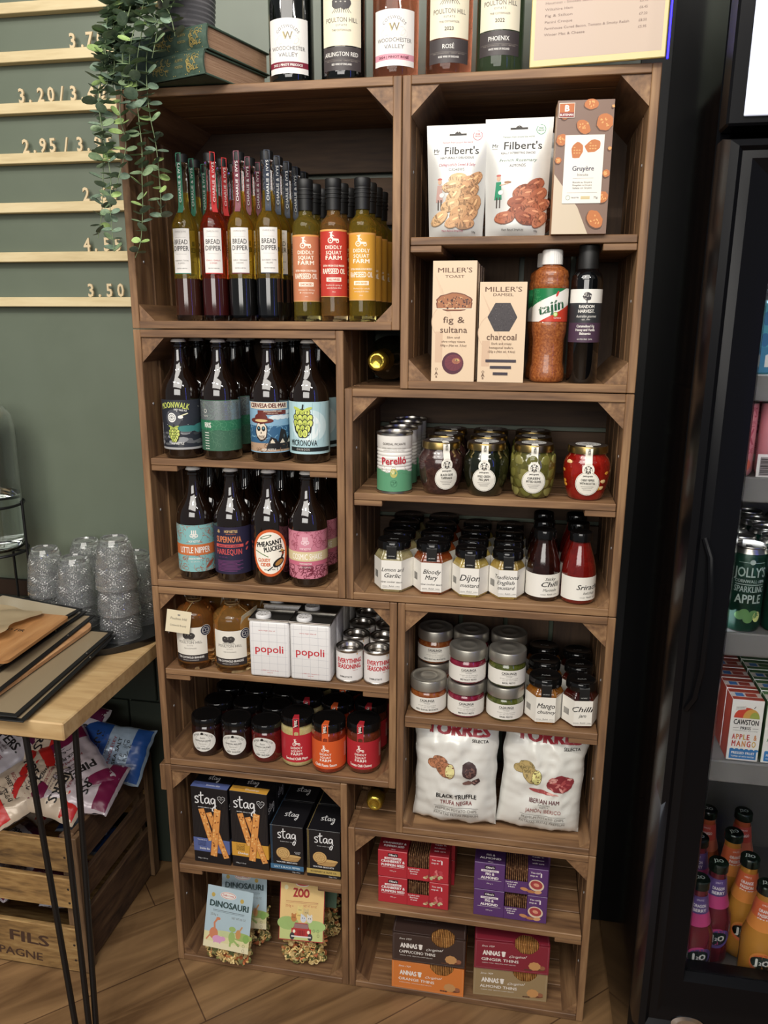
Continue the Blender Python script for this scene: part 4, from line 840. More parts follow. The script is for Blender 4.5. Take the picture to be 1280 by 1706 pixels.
def popoli():
    t = thing('oil_tin', 'x', 'tin'); m = MB(); w, d, h = .0822, .056, .1235
    m.box(-w / 2, w / 2, -d / 2, d / 2, .001, h - .003, K(222, 220, 218, .3), .0055, seg=3)
    a = Art(); Ln = K(176, 176, 182)
    for k in range(-2, 3): a.rect(k * .0165 - .0002 - .0, .003, k * .0165 + .0002, h - .006, Ln)
    for k in range(1, 8): a.rect(-w / 2 + .004, k * .0155, w / 2 - .004, k * .0155 + .0004, Ln)
    Rd = K(206, 34, 46, .3); a.text('popoli', 0, .0545, .0165, Rd, fit=.060, bold=.012); a.text('extra virgin olive oil', -.004, .100, .0026, Rd, fit=.034); a.text('e 500 ml  16.9 fl oz', 0, .0150, .0020, Rd, fit=.036); a.text('made in italy', 0, .0105, .0020, Rd, fit=.012)
    m.art(a, front(-d / 2))
    a = Art()
    for k in range(1, 8): a.rect(-d / 2 + .005, k * .0155, d / 2 - .005, k * .0155 + .0004, Ln)
    for k in (-1, 0, 1): a.rect(k * .0165, .004, k * .0165 + .0004, h - .006, Ln)
    m.art(a, right(w / 2)); m.build('tin_body', t)
    TS = M('tin_lid_steel', (120, 118, 112), .3, .9)
    m = MB(); m.box(-w / 2 - .0006, w / 2 + .0006, -d / 2 - .0006, d / 2 + .0006, h - .0032, h - .0018, STEEL, .0006)
    for (x0, x1, y0, y1) in ((-w / 2 - .0006, w / 2 + .0006, -d / 2 - .0006, -d / 2 + .0012), (-w / 2 - .0006, w / 2 + .0006, d / 2 - .0012, d / 2 + .0006), (-w / 2 - .0006, -w / 2 + .0012, -d / 2 + .0014, d / 2 - .0014), (w / 2 - .0012, w / 2 + .0006, -d / 2 + .0014, d / 2 - .0014)): m.box(x0, x1, y0, y1, h - .0016, h + .001, STEEL, .0004)
    m.box(-w / 2 + .0014, w / 2 - .0014, -d / 2 + .0014, d / 2 - .0014, h - .0017, h - .0012, TS); m.build('tin_rim', t)
    m = MB(); m.lathe([(.0155, h - .001), (.0155, h + .004), (.0140, h + .0062), (.0120, h + .0055), (0, h + .0055)], K(214, 212, 210, .35), 30, (-.016, -.008, 0))
    for k in range(8): m.tube([(-.016 + .006 * cos(k * PI / 4), -.008 + .006 * sin(k * PI / 4), h + .0057), (-.016 + .012 * cos(k * PI / 4), -.008 + .012 * sin(k * PI / 4), h + .0057)], .0005, GREYINK, 4)
    m.build('pour_cap', t); return t
t = popoli(); G8 = 'white popoli oil tins'
rows(t, .2420, [.030, .118, .205], ZE1, 'left popoli tin', 'white grid-patterned popoli oil tin beside the brandy bottle', 'white oil tin', group=G8, rz=.02)
t = dup(t, (.3265, .030, ZE1), .0, 'white grid-patterned popoli oil tin beside the seasoning tins', G8)
dup(t, (.3265, .090, ZE1), .0, 'white oil tin directly behind the right popoli tin', G8); dup(t, (.3265, .150, ZE1), .0, 'white oil tin, third row, behind the right popoli tin', G8); dup(t, (.3265, .210, ZE1), .0, 'white oil tin, fourth row, behind the right popoli tin', G8)
def seastin(yaw):
    t = thing('seasoning_tin', 'x', 'tin'); r, h = .0283, .069; m = MB()
    m.lathe([(0, .002), (r - .002, .002), (r - .001, 0), (r, .001), (r, .004), (r - .001, .005, K(222, 218, 214, .35)), (r - .001, h - .006, STEEL), (r, h - .005), (r, h - .001), (r - .001, h), (r - .004, h - .001), (r - .0045, h - .004), (r * .68, h - .0035), (r * .64, h - .002), (r * .60, h - .006), (r * .56, h - .008), (0, h - .008)], STEEL, 44); m.build('tin_body', t, angle=40)
    a = Art(3e-4); Rd = K(200, 36, 48, .35); a.text('EVERYTHING', 0, .0385, .0098, Rd, fit=.053, bold=.035); a.text('SEASONING.', 0, .0265, .0098, Rd, fit=.053, bold=.035); a.text('shake it on', .012, .0225, .0018, Rd); a.text('SHIBBLETSKYE', -.008, .0075, .0034, INK, fit=.026, bold=.01); a.ell(.016, .057, .0012, .002, K(200, 150, 80))
    lab(t, a, r - .0008, .004, yaw); return t
t = seastin(.2); G9 = 'everything seasoning tins'
rows(t, .3985, [.036, .099, .162, .225], ZE1, 'left seasoning tin', 'small tin reading EVERYTHING SEASONING beside the popoli tins', 'small steel seasoning tin', group=G9)
t = dup(t, (.4555, .036, ZE1), .12, 'small tin reading EVERYTHING SEASONING against the crate side', G9)
for k in range(1, 4): dup(t, (.4555, .036 + .063 * k, ZE1), 0, 'small steel seasoning tin, %s row, behind the rightmost front tin' % ORD[k], G9)

# ---------------- left crate E, floor: chutneys and farm-shop jars ----------------
def chut(txt, fill, yaw):
    t = thing('chutney_jar', 'x', 'jar'); m = MB(); m.lathe([(0, .001), (.028, 0), (.0318, .003), (.0325, .010), (.0325, .060), (.0310, .066), (.0285, .069), (.0285, .073), (0, .073)], fill, 40); m.build('jar_glass', t, angle=50)
    m = MB(); m.lathe([(.0308, .0690), (.0322, .0695), (.0322, .0835), (.0308, .0855), (.028, .0858), (.0265, .0845), (0, .0845)], BLACKG, 44); m.build('lid', t, angle=40)
    a = Art(); a.ell(0, .026, .0285, .0235, K(216, 214, 206), 34); a.ring(0, .026, .0165, .0003, INK, 26)
    a.text('TIPTREE & SONS LTD', 0, .0415, .0040, INK, fit=.046, arc=.030, bold=.02); a.ell(0, .0445, .003, .003, INK); a.text('Satin', 0, .0325, .0042, INK, fit=.012, shear=.3); a.text(txt, 0, .0258, .0036, INK, fit=.036, bold=.025)
    a.line([(-.012, .0235), (.012, .0235)], .0003, INK); a.text('SPREAD AND ENJOY', 0, .0195, .0016, INK, fit=.018); a.text('ESSEX · ENGLAND', 0, .0075, .0036, INK, fit=.030, bold=.02); a.text('net 290g', 0, .0145, .0020, INK)
    lab(t, a, .0328, .010, yaw); return t
G10 = 'dark chutney jars with oval labels'; DKF = food('dark_chutney', [(24, 8, 6), (36, 12, 10), (46, 18, 14)]); RDF = food('red_chutney', [(80, 16, 14), (100, 22, 18), (116, 34, 24)])
for x, tx, f, yaw, d in ((.0800, 'CHRISTMAS PLUM CHUTNEY', DKF, .06, 'plum chutney'), (.1475, 'ONION RELISH', DKF, .08, 'onion relish'), (.2145, 'TOMATO CHUTNEY', RDF, .0, 'tomato chutney')):
    rows(chut(tx, f, yaw), x, [.050, .119, .188], ZE0, d + ' jar', 'dark jar with black lid and oval white label reading ' + tx, 'black lidded chutney jar', group=G10)
def dsj(lc, fill, name, yaw):
    t = thing('farm_sauce_jar', 'x', 'jar'); m = MB(); m.lathe([(0, .001), (.030, 0), (.0345, .004), (.0350, .010), (.0350, .080), (.0335, .087), (.0305, .091), (.0305, .097), (0, .097)], fill, 44); m.build('jar_glass', t, angle=50)
    m = MB(); m.lathe([(.0335, .0925), (.0350, .093), (.0350, .1075), (.0335, .1100), (.031, .1105), (.0295, .109), (0, .109)], BLACKG, 44); m.build('lid', t, angle=40)
    Lc = K(*lc, .35); W_ = K(240, 226, 214); a = Art(); a.rect(-.062, 0, .062, .062, Lc); dsf(a, 0, .0165, .0165, W_, Lc); a.text(name, 0, .0055, .0062, W_, fit=.048, bold=.04)
    for k in range(8): a.line([(.044, .05 - k * .004), (.055, .05 - k * .004)], .001, W_)
    lab(t, a, .0353, .012, yaw)
    m = MB(); vs = []
    for rr_, z in ((.0353, .0735), (.0353, .082), (.0340, .0880), (.0354, .094), (.0354, .1085), (.0320, .1108), (.0150, .1100)):
        for s_ in (-1, 1): an = yaw + s_ * .0068 / max(rr_, .02); vs.append((rr_ * sin(an), -rr_ * cos(an), z + .0002))
    m.add(vs, [[2 * i, 2 * i + 1, 2 * i + 3, 2 * i + 2] for i in range(6)], Lc)
    a = Art(); a.text('just', .0, -.003, .0075, W_, fit=.016, shear=.4, bold=.03); m.art(a, lambda u, v, w_: cyl(.0360, yaw)(v, .1005 + u * .9, w_)); m.build('tamper_seal', t); return t
G11 = 'farm shop sauce jars'
for x, y, lc, f, nm, yaw, d, n in ((.2830, .050, (190, 36, 48), food('chilli_mayo', [(196, 178, 110), (214, 198, 136), (226, 212, 160)]), 'Smoked Chilli Mayo', .18, 'mayo', 3), (.3530, .038, (222, 84, 30), food('pasta_sauce', [(120, 30, 12), (146, 44, 18), (166, 60, 28)]), 'Chilli Pasta Sauce', .02, 'pasta sauce', 3), (.4240, .050, (186, 34, 44), food('chilli_chutney', [(84, 30, 16), (108, 44, 24), (128, 62, 34)]), 'Tomato Chilli Chutney', .0, 'chilli chutney', 3)):
    rows(dsj(lc, f, nm, yaw), x, [y + .078 * k for k in range(n)], ZE0, d + ' jar', 'black lidded farm sauce jar reading DIDDLY SQUAT FARM %s' % nm, 'black lidded farm sauce jar', group=G11)

# ---------------- right crate F, shelf: pesto jars ----------------
def pesto(fill, name, yaw):
    t = thing('pesto_jar', 'x', 'jar'); m = MB(); m.lathe([(0, .001), (.031, 0), (.0350, .004), (.0360, .011), (.0360, .036), (.0345, .044), (.0325, .047), (.0325, .051), (0, .051)], fill, 44); m.build('jar_glass', t, angle=50)
    m = MB(); m.lathe([(.0350, .0490), (.0362, .0495), (.0362, .0680), (.0352, .0700), (.0325, .0704), (.0310, .0692), (.0200, .0692), (.0190, .0700), (.0130, .0700), (.0120, .0692), (0, .0692)], M('pesto_lid_steel', (178, 174, 164), .38, .85), 48); m.build('lid', t, angle=40)
    a = Art(); a.rect(-.060, 0, .060, .031, K(220, 216, 206)); a.text('CASALINGA', 0, .0225, .0052, INK, fit=.029, bold=.03); a.line([(-.015, .0208), (.015, .0208)], .0004, INK); a.text('TUTTO BUONO', 0, .0178, .0018, INK, fit=.012)
    a.text('dal nostro orto alla vostra tavola', 0, .0135, .0022, GREYINK, fit=.036, shear=.3); a.text('con olio extra vergine', .002, .0100, .0020, GREYINK, fit=.030, shear=.3); a.text(name, 0, .0038, .0034, INK, fit=min(.046, len(name) * .0023), bold=.025)
    lab(t, a, .0363, .0065, yaw); return t
G12 = 'steel lidded pesto jars'
ant = food('vegetable_antipasto', [(120, 52, 22), (156, 82, 36), (170, 110, 60)], 110); bt = food('beetroot_pesto', [(110, 16, 40), (140, 28, 56), (156, 50, 74)], 110); bs = food('basil_pesto', [(58, 66, 20), (84, 92, 34), (110, 116, 54)], 110)
t = pesto(ant, 'MIXED VEGETABLE BRUSCHETTA', .05); t.location = (.5565, .050, ZF1); t['label'] = 'orange vegetable CASALINGA jar standing alone, lowest at the shelf front left'; t['group'] = G12
dup(t, (.5600, .130, ZF1), 0, 'orange vegetable CASALINGA jar at the bottom of the rear left stack', G12)
dup(t, (.5600, .130, ZF1 + .0712), .03, 'orange vegetable CASALINGA jar on top of the rear left stack', G12)
for x, f, nm, d in ((.6315, bt, 'BEETROOT PESTO', 'pink beetroot'), (.7085, bs, 'BASIL PESTO', 'green basil')):
    t = pesto(f, nm, .10); t.location = (x, .0505, ZF1); t['label'] = '%s CASALINGA pesto jar at the bottom of the front stack' % d; t['group'] = G12
    dup(t, (x + .001, .051, ZF1 + .0712), .04, '%s CASALINGA pesto jar on top of the front stack' % d, G12)
    dup(t, (x + .002, .131, ZF1), .0, '%s pesto jar at the bottom of the stack behind' % d, G12)
    dup(t, (x + .002, .131, ZF1 + .0712), .1, '%s pesto jar on top of the stack behind' % d, G12)
G13 = 'hexagonal chutney jars on the pesto shelf'
rowh(hexjar(.0365, .090, food('mango_chutney', [(120, 66, 16), (150, 90, 26), (170, 114, 44)]), [('Mango', .56, .0110, .0), ('chutney', .34, .0078, .001)], 0), .7840, 3, .072, ZF1, 'hexagonal jar with white label reading Mango chutney', 'Mango chutney jar', y0=.052, rz=.06, group=G13)
rowh(hexjar(.0335, .090, food('chilli_jam', [(40, 8, 6), (60, 12, 8), (80, 20, 12)]), [('Chilli', .56, .0110, -.004), ('jam', .34, .0072, -.001)], 0), .8515, 3, .068, ZF1, 'hexagonal jar with white label reading Chilli jam', 'Chilli jam jar', y0=.048, rz=.15, group=G13)

# ---------------- crisp bags ----------------
def crispbag(w, h, art, foil, seed, dep=.040):
    m = MB(); nu, nv = 34, 44
    def S(u, v, sg):
        x = (u - .5) * w * (1 - .05 * sin(v * PI)) ; ex = max(0.0, 1 - abs(2 * u - 1) ** 2.4); ev = max(0.0, 1 - abs(2 * v - 1) ** 5)
        p = Vector((u * 3.2 + seed, v * 3.6, sg * 2.0))
        cre = abs(noise.noise(p * 1.0)) * .012 + abs(noise.noise(p * 2.4)) * .005 + noise.noise(p * 5.0) * .0012
        edge = (1 - ex) + (1 - ev); wr = noise.noise(Vector((u * 16 + seed, v * 2.0, 3))) * .0034 * (1 - ev) + noise.noise(Vector((u * 2, v * 18 + seed, 5))) * .003 * (1 - ex)
        d = dep * (ex * ev) ** .55 - cre * ex * ev + wr
        z = v * h + noise.noise(Vector((u * 6 + seed, 1, 2))) * .005 * (1 if v < .06 else 0)
        return x + noise.noise(Vector((v * 6, seed, 1))) * .004 * (abs(2 * u - 1)) ** 3, d if d > -.003 else -.003, z
    m.grid(lambda u, v: (lambda q: (q[0], -q[1] - .0005, q[2]))(S(u, v, 1)), nu, nv, foil)
    m.grid(lambda u, v: (lambda q: (q[0], q[1] + .0005, q[2]))(S(1 - u, v, 1 if u in (0, 1) or v in (0, 1) else 2)), nu, nv, foil)
    def fn(u, v, w_):
        uu = min(.98, max(.02, u / w + .5)); q = S(uu, min(.98, max(0.02, v / h)), 1)
        return (u * (1 - .05 * sin(min(1, v / h) * PI)), -q[1] - .0012 - w_, q[2] + (v - min(.98, max(0.02, v / h)) * h))
    for vs, fs, mat, wv in art.it:
        sub = Art(); sub.it = [(vs, fs, mat, wv)]; sub.emit(m, fn, .0045, .006)
    return m
def potato(a, u, v, s, sk, cut):
    dk = K(*[int(c * .7) for c in col_rgb(sk)])
    for du, dv, q, ro in ((-s * 1.15, s * .45, .62, 0), (-s * .55, s * .75, .75, -.1), (0, 0, 1, -.6)):
        a.ell(u + du, v + dv, s * q * 1.02, s * q * .74, dk, 18, ro, .03, 3); a.ell(u + du, v + dv, s * q * .97, s * q * .69, sk, 18, ro, .03, 3)
        rr = random.Random(int(q * 100))
        for k in range(12): a.ell(u + du + rr.uniform(-.6, .6) * s * q, v + dv + rr.uniform(-.4, .4) * s * q, s * .05, s * .025, dk, 6)
    a.ell(u + s * .45, v - s * .15, s * .48, s * .78, dk, 18, .0); a.ell(u + s * .45, v - s * .15, s * .44, s * .74, cut, 18, .0)
def torres(ham):
    a = Art(2e-4); Rd = K(176, 44, 56, .4); 
    a.text('TORRES', .004, .1985, .0190, Rd, fit=.128, bold=.06); a.text('SELECTA', .050, .1875, .0062, INK, fit=.033, bold=.03)
    if ham:
        potato(a, -.024, .130, .0215, K(176, 150, 90, .4), K(222, 214, 130, .4)); H = [K(170, 70, 70, .4), K(196, 110, 104, .4), K(140, 46, 52, .4), K(216, 150, 140, .4)]
        rr = random.Random(3)
        a.ell(.034, .118, .027, .018, H[2], 18, .2, .1, 2)
        for k in range(26): a.ell(.034 + rr.uniform(-.02, .02), .118 + rr.uniform(-.012, .013), rr.uniform(.004, .009), rr.uniform(.0012, .003), H[k % 4], 8, rr.uniform(-1, 1), .2, k)
        a.ell(-.004, .098, .024, .004, H[0], 12, -.15); a.ell(.012, .096, .022, .0022, H[3], 12, -.12)
        a.text('IBERIAN HAM', .006, .0740, .0085, K(96, 40, 46), fit=.062, bold=.02); a.text('FLAVOURED', .006, .0690, .0030, INK, fit=.024); a.text('SABOR A', .006, .0640, .0028, INK, fit=.018)
        a.text('JAMÓN IBÉRICO', .006, .0525, .0085, K(150, 70, 62), fit=.072, bold=.0)
    else:
        potato(a, -.018, .128, .0215, K(184, 116, 78, .4), K(224, 214, 140, .4)); B1 = K(70, 50, 50, .4); B2 = K(120, 84, 76, .4)
        a.ell(.032, .130, .0155, .018, B1, 14, .3, .08, 5); a.ell(.034, .126, .011, .012, B2, 12, .3, .05, 6); a.ell(.030, .102, .012, .005, B2, 9, .2, .15, 7); a.ell(.046, .106, .010, .006, B1, 9, .5, .15, 8); a.ell(.045, .106, .007, .004, K(150, 110, 100, .4), 9, .5, .15, 8)
        a.text('BLACK TRUFFLE', .006, .0660, .0092, INK, fit=.084, bold=.03); a.text('TRUFA NEGRA', .006, .0525, .0085, K(130, 56, 56), fit=.066, bold=.015)
    a.line([(-.040, .0460), (.052, .0460)], .0005, INK); a.text('PREMIUM POTATO CHIPS', .006, .0370, .0062, GREYINK, fit=.086); a.line([(-.040, .0335), (.052, .0335)], .0005, INK); a.text('PATATAS FRITAS PREMIUM', .006, .0255, .0062, GREYINK, fit=.092)
    return a
CB = M('crisp_bag_foil', (222, 221, 214), .32, .12, coat=.35)
o = crispbag(.172, .216, torres(False), CB, 1.3).build('crisp_bag', loc=(.6155, .044, ZF0 + .004), rot=(-.05, .0, -.02), angle=80); tag(o, 'white crisp bag of black truffle flavour reading TORRES', 'bag of crisps', 'white crisp bags')
o = crispbag(.166, .216, torres(True), CB, 7.9).build('crisp_bag', loc=(.7835, .050, ZF0 + .004), rot=(-.05, .05, .02), angle=80); tag(o, 'white crisp bag of Iberian ham flavour reading TORRES', 'bag of crisps', 'white crisp bags')

# ---------------- bottom left crate G: biscuit boxes and pasta bags ----------------
def script_stag(a, u, v, s, m):
    """handwritten wordmark 'stag' drawn as strokes; s = x-height"""
    wd = s * .19
    def st(pts): a.line([(u + x * s, v + y * s) for x, y in pts], wd, m)
    st([(.62, .95), (.40, 1.12), (.10, 1.02), (.06, .78), (.28, .58), (.52, .42), (.55, .16), (.30, 0), (.02, .08)])
    st([(1.0, 1.9), (.98, 1.2), (.96, .5), (1.02, .12), (1.22, .02), (1.38, .14)]); st([(.62, 1.28), (1.0, 1.32), (1.42, 1.40)])
    st([(2.18, .92), (1.92, 1.02), (1.62, .80), (1.56, .35), (1.76, .05), (2.02, .18), (2.18, .60), (2.20, .95)]); st([(2.20, .95), (2.20, .4), (2.30, .06), (2.46, .06)])
    st([(3.10, .90), (2.86, 1.02), (2.58, .84), (2.52, .42), (2.70, .12), (2.94, .24), (3.10, .60), (3.14, .95)]); st([(3.14, .95), (3.16, .1), (3.12, -.75), (2.92, -1.15), (2.70, -1.05), (2.70, -.75), (2.92, -.45), (3.30, -.1)])
BKB = M('black_carton', (26, 25, 28), .35); WS = K(226, 226, 226)
def straw(a, x0, y0, x1, y1, wd):
    A_ = K(226, 146, 66); B_ = K(242, 184, 104); D_ = K(150, 84, 36); a.line([(x0, y0), (x1, y1)], wd * 1.14, D_); a.line([(x0, y0), (x1, y1)], wd, A_)
    rr = random.Random(int(abs(x0) * 1e5)); dx, dy = x1 - x0, y1 - y0; L = math.hypot(dx, dy)
    for k in range(22): t_ = rr.random(); q = rr.uniform(-.35, .35) * wd; a.ell(x0 + dx * t_ - dy / L * q, y0 + dy * t_ + dx / L * q, .0028, .0016, (B_, D_, A_)[k % 3] if k % 3 != 2 else B_, 7, rr.random() * 3)
def straws(accent, name, an):
    w, h, d = .084, .188, .058; F = Art(); Ac = K(*accent)
    for k in range(24): F.rect(-w / 2 + .0015 + k * .0034, h * .34, -w / 2 + .0022 + k * .0034, h * (.70 + .2 * ((k * 7) % 5) / 5), K(58, 50, 46))
    F.rect(-w / 2, .028, w / 2, .062, Ac)
    script_stag(F, -w * .40, h * .79, .0148, WS)
    hx, hy = w * .33, h * .87; F.line([(hx, hy - .010), (hx - .008, hy), (hx - .008, hy + .005), (hx - .003, hy + .007), (hx, hy + .003), (hx + .003, hy + .007), (hx + .008, hy + .005), (hx + .008, hy), (hx, hy - .010)], .0009, WS); F.text('Made with', hx, hy, .0018, WS); F.text('love', hx, hy - .003, .0018, WS)
    F.text('BAKERS SINCE 1901', -w * .12, h * .735, .0022, WS, fit=.034, bold=.02)
    F.text('ALL-BUTTER' if an else 'MARVELLOUS', -w * .26, .056, .0024, K(60, 50, 30) if an else WS, fit=.022)
    for k in range(4): F.text(('CHEESE', 'STRAWS', 'HAND', 'BAKED')[k], -w * .26, .052 - k * .0032, .0024, K(60, 50, 30) if an else K(40, 50, 90), fit=.019, bold=.02)
    F.text(name, -w * .20, .0335, .0052, WS, fit=.024, shear=.2, bold=.02); F.text('100g e 3.5 oz', -w * .27, .009, .0030, WS, fit=.024)
    straw(F, -.020, .135, .000, .058, .0125); straw(F, -.003, .128, .034, .018, .0120); straw(F, .018, .138, .004, .020, .0140)
    Tp = Art(); Tp.rect(-w / 2, -d / 2, w / 2, -d / 2 + .020, Ac); Tp.text(name, .006, -d / 2 + .007, .0052, WS, fit=.032, shear=.2); script_stag(Tp, -.014, .002, .008, WS)
    Tp.text('CHEESE STRAWS', -.024, -d / 2 + .010, .0030, K(40, 40, 60), fit=.026, bold=.02)
    Rt = Art(); script_stag(Rt, -.022, .135, .011, WS); Rt.rect(-d / 2, .028, d / 2, .062, Ac)
    return w, h, d, {'front': F, 'top': Tp, 'right': Rt}
for x, ac, nm, an, dsc in ((.0905, (84, 100, 160), 'Strathdon Blue', 0, 'blue banded Strathdon Blue'), (.1790, (214, 152, 44), 'Dunlop', 1, 'yellow banded Dunlop')):
    w_, h_, d_, fc = straws(ac, nm, an)
    o = bx('cheese_straw_box', w_, d_, h_, fc, BKB, 'black stag cheese straw box, %s, in the front row' % dsc, 'box', (x, .046, ZG1), -.02, 'black cheese straw boxes')
    dup(o, (x + .001, .108, ZG1), .0, 'black cheese straw box behind the %s box' % dsc, 'black cheese straw boxes')
def biscuits(accent, name, tag2):
    w, h, d = .074, .116, .088; F = Art(); Ac = K(*accent)
    F.rect(-w / 2, .008, w / 2, .020, Ac); F.text(name, 0, .0115, .0046, K(200, 220, 230) if accent[2] > 100 else K(60, 50, 30), fit=.058, bold=.02); F.text('100g e 3.5oz', .020, .0025, .0026, WS, fit=.018); F.text('WATER BISCUITS', 0, .0245, .0036, WS, fit=.046, bold=.02)
    script_stag(F, -w * .26, h * .74, .0125, WS); F.text('BAKERS SINCE 1901', .0, h * .665, .0016, WS, fit=.028)
    if tag2: F.text('SALT & CRACKED', .024, h * .46, .0022, WS, fit=.014); F.text('PEPPER', .024, h * .43, .0022, WS, fit=.010)
    A_ = K(206, 164, 96); B_ = K(150, 104, 54)
    for k in range(4): F.ell(.006 + k * .002, .033 + k * .003, .020, .0036, B_, 18); F.ell(.006 + k * .002, .0342 + k * .003, .020, .0034, A_, 18)
    F.ell(-.008, .049, .0155, .0145, B_, 22); F.ell(-.008, .0498, .0148, .0136, A_, 22); F.ring(-.008, .0498, .0105, .0008, B_)
    for k in range(14): F.ell(-.008 + .008 * cos(k * 2.4) * (k / 14) ** .5, .0498 + .008 * sin(k * 2.4) * (k / 14) ** .5, .0009, .0009, B_, 6)
    F.line([(-w / 2 + .003, .02), (-w / 2 + .003, h)], .0006, Ac); F.line([(-w / 2 + .0055, .02), (-w / 2 + .0055, h)], .0004, Ac)
    Tp = Art(); script_stag(Tp, -.014, -.010, .0095, WS); Tp.line([(-w / 2, d / 2 - .001), (w / 2, d / 2 - .001)], .0008, K(90, 90, 90)); Tp.line([(-w / 2 + .003, -d / 2), (-w / 2 + .003, d / 2)], .0006, Ac)
    Lf = Art(); Lf.line([(d / 2 - .003, .0), (d / 2 - .003, h)], .0006, Ac)
    return w, h, d, {'front': F, 'top': Tp, 'left': Lf}
for x, ac, nm, t2_, dsc in ((.2605, (60, 110, 150), 'SALT & BLACK PEPPER', 1, 'blue banded salt and pepper'), (.3420, (190, 160, 80), 'ROSEMARY & OLIVE OIL', 0, 'pale yellow banded')):
    w_, h_, d_, fc = biscuits(ac, nm, t2_)
    o = bx('water_biscuit_box', w_, d_, h_, fc, BKB, 'low black stag water biscuit box, %s, front row' % dsc, 'box', (x, .062, ZG1), .0, 'black water biscuit boxes')
    dup(o, (x + .001, .154, ZG1), .0, 'low black water biscuit box behind the %s box' % dsc, 'black water biscuit boxes')
CEL = M('cellophane', (250, 250, 250), .06, trans=1.0, ior=1.05, alpha=.16)
PCOL = [K(232, 198, 120, .6), K(236, 208, 138, .6), K(110, 118, 62, .6), K(210, 118, 64, .6), K(224, 184, 104, .6), K(140, 138, 74, .6)]
def pastabag(w, h, fillh, header, label, loc, rz, tilt, seed, group='bags of shaped pasta', thin=.030):
    t = thing('pasta_bag', label, 'bag of pasta', loc, rz, group); t.rotation_euler = (tilt, 0, rz)
    def sec(v): return max(.10, min(1.0, (1.06 - v / h) / .42)) if v > h * .6 else 1.0 - .25 * max(0, (.10 - v / h) / .10)
    m = MB(); rr = random.Random(seed)
    for k in range(330):
        z = .008 + (fillh - .008) * rr.random(); a_ = rr.uniform(-1.0, 1.0); sgn = -1 if rr.random() < .8 else 1; f = sec(z)
        x = a_ * (w / 2 - .009); y = sgn * thin * .78 * f * (1 - abs(a_) ** 3) ** .6 * rr.uniform(.6, 1); mat_ = PCOL[rr.choice((0, 0, 1, 1, 2, 3, 4, 5))]; kind = rr.random()
        mt = Matrix.Translation((x, y, z)) @ Matrix.Rotation(rr.uniform(0, 6.28), 4, 'Y') @ Matrix.Rotation(rr.uniform(-.7, .7), 4, 'X') @ Matrix.Rotation(rr.uniform(-.6, .6), 4, 'Z')
        if kind < .3: m.tube([mt @ Vector((.0052 * cos(q * .785), 0, .0042 * sin(q * .785))) for q in range(8)], .0011, mat_, 5, closed=True)
        elif kind < .7:
            b = bmesh.new(); n_ = 8; o1 = [b.verts.new(((.0062 + .0022 * sin(q * 2.3 + k)) * cos(q * 2 * PI / n_), -.0011, (.0048 + .0018 * cos(q * 1.7 + k)) * sin(q * 2 * PI / n_))) for q in range(n_)]; b.faces.new(o1); bmesh.ops.solidify(b, geom=b.faces[:], thickness=.0022); m.bm(b, mat_, mt)
        else: m.tube([mt @ Vector((-.006 + q * .003, .0012 * (q % 2), 0)) for q in range(5)], [.0026, .0022, .0027, .0022, .0026], mat_, 6)
    p = m.build('pasta_shapes', t); p['kind'] = 'stuff'
    m = MB()
    def S(u, v, sg):
        f = sec(v * h); a_ = 2 * u - 1; e = max(0.0, 1 - abs(a_) ** 3) ** .6; d = thin * f * e * min(1, .3 + v * 9)
        return ((u - .5) * w * (1 - .06 * sin(v * 9 + seed)), sg * (d + .0003 + .002 * noise.noise(Vector((u * 5, v * 8, seed + sg))) * e), v * h)
    m.grid(lambda u, v: S(u, v, -1), 16, 22, CEL); m.grid(lambda u, v: S(1 - u, v, 1), 16, 22, CEL); m.build('cellophane_bag', t, angle=80)
    hw, z0, z1, a = header; m = MB(); f0 = -thin * sec((z0 + .02)) - .0035; f1 = -thin * sec(z1) * .6 - .0032
    hh = max(p[1] for p in a.it[0][0])
    def fn(u, v, w_): k = v / hh; return (u, f0 + (f1 - f0) * k - w_, z0 + k * (z1 - z0))
    m.add([fn(-hw, 0, -.0004), fn(hw, 0, -.0004), fn(hw, hh, -.0004), fn(-hw, hh, -.0004)], [[3, 2, 1, 0]], K(200, 210, 214)); m.art(a, fn); m.build('header_card', t)
    return t
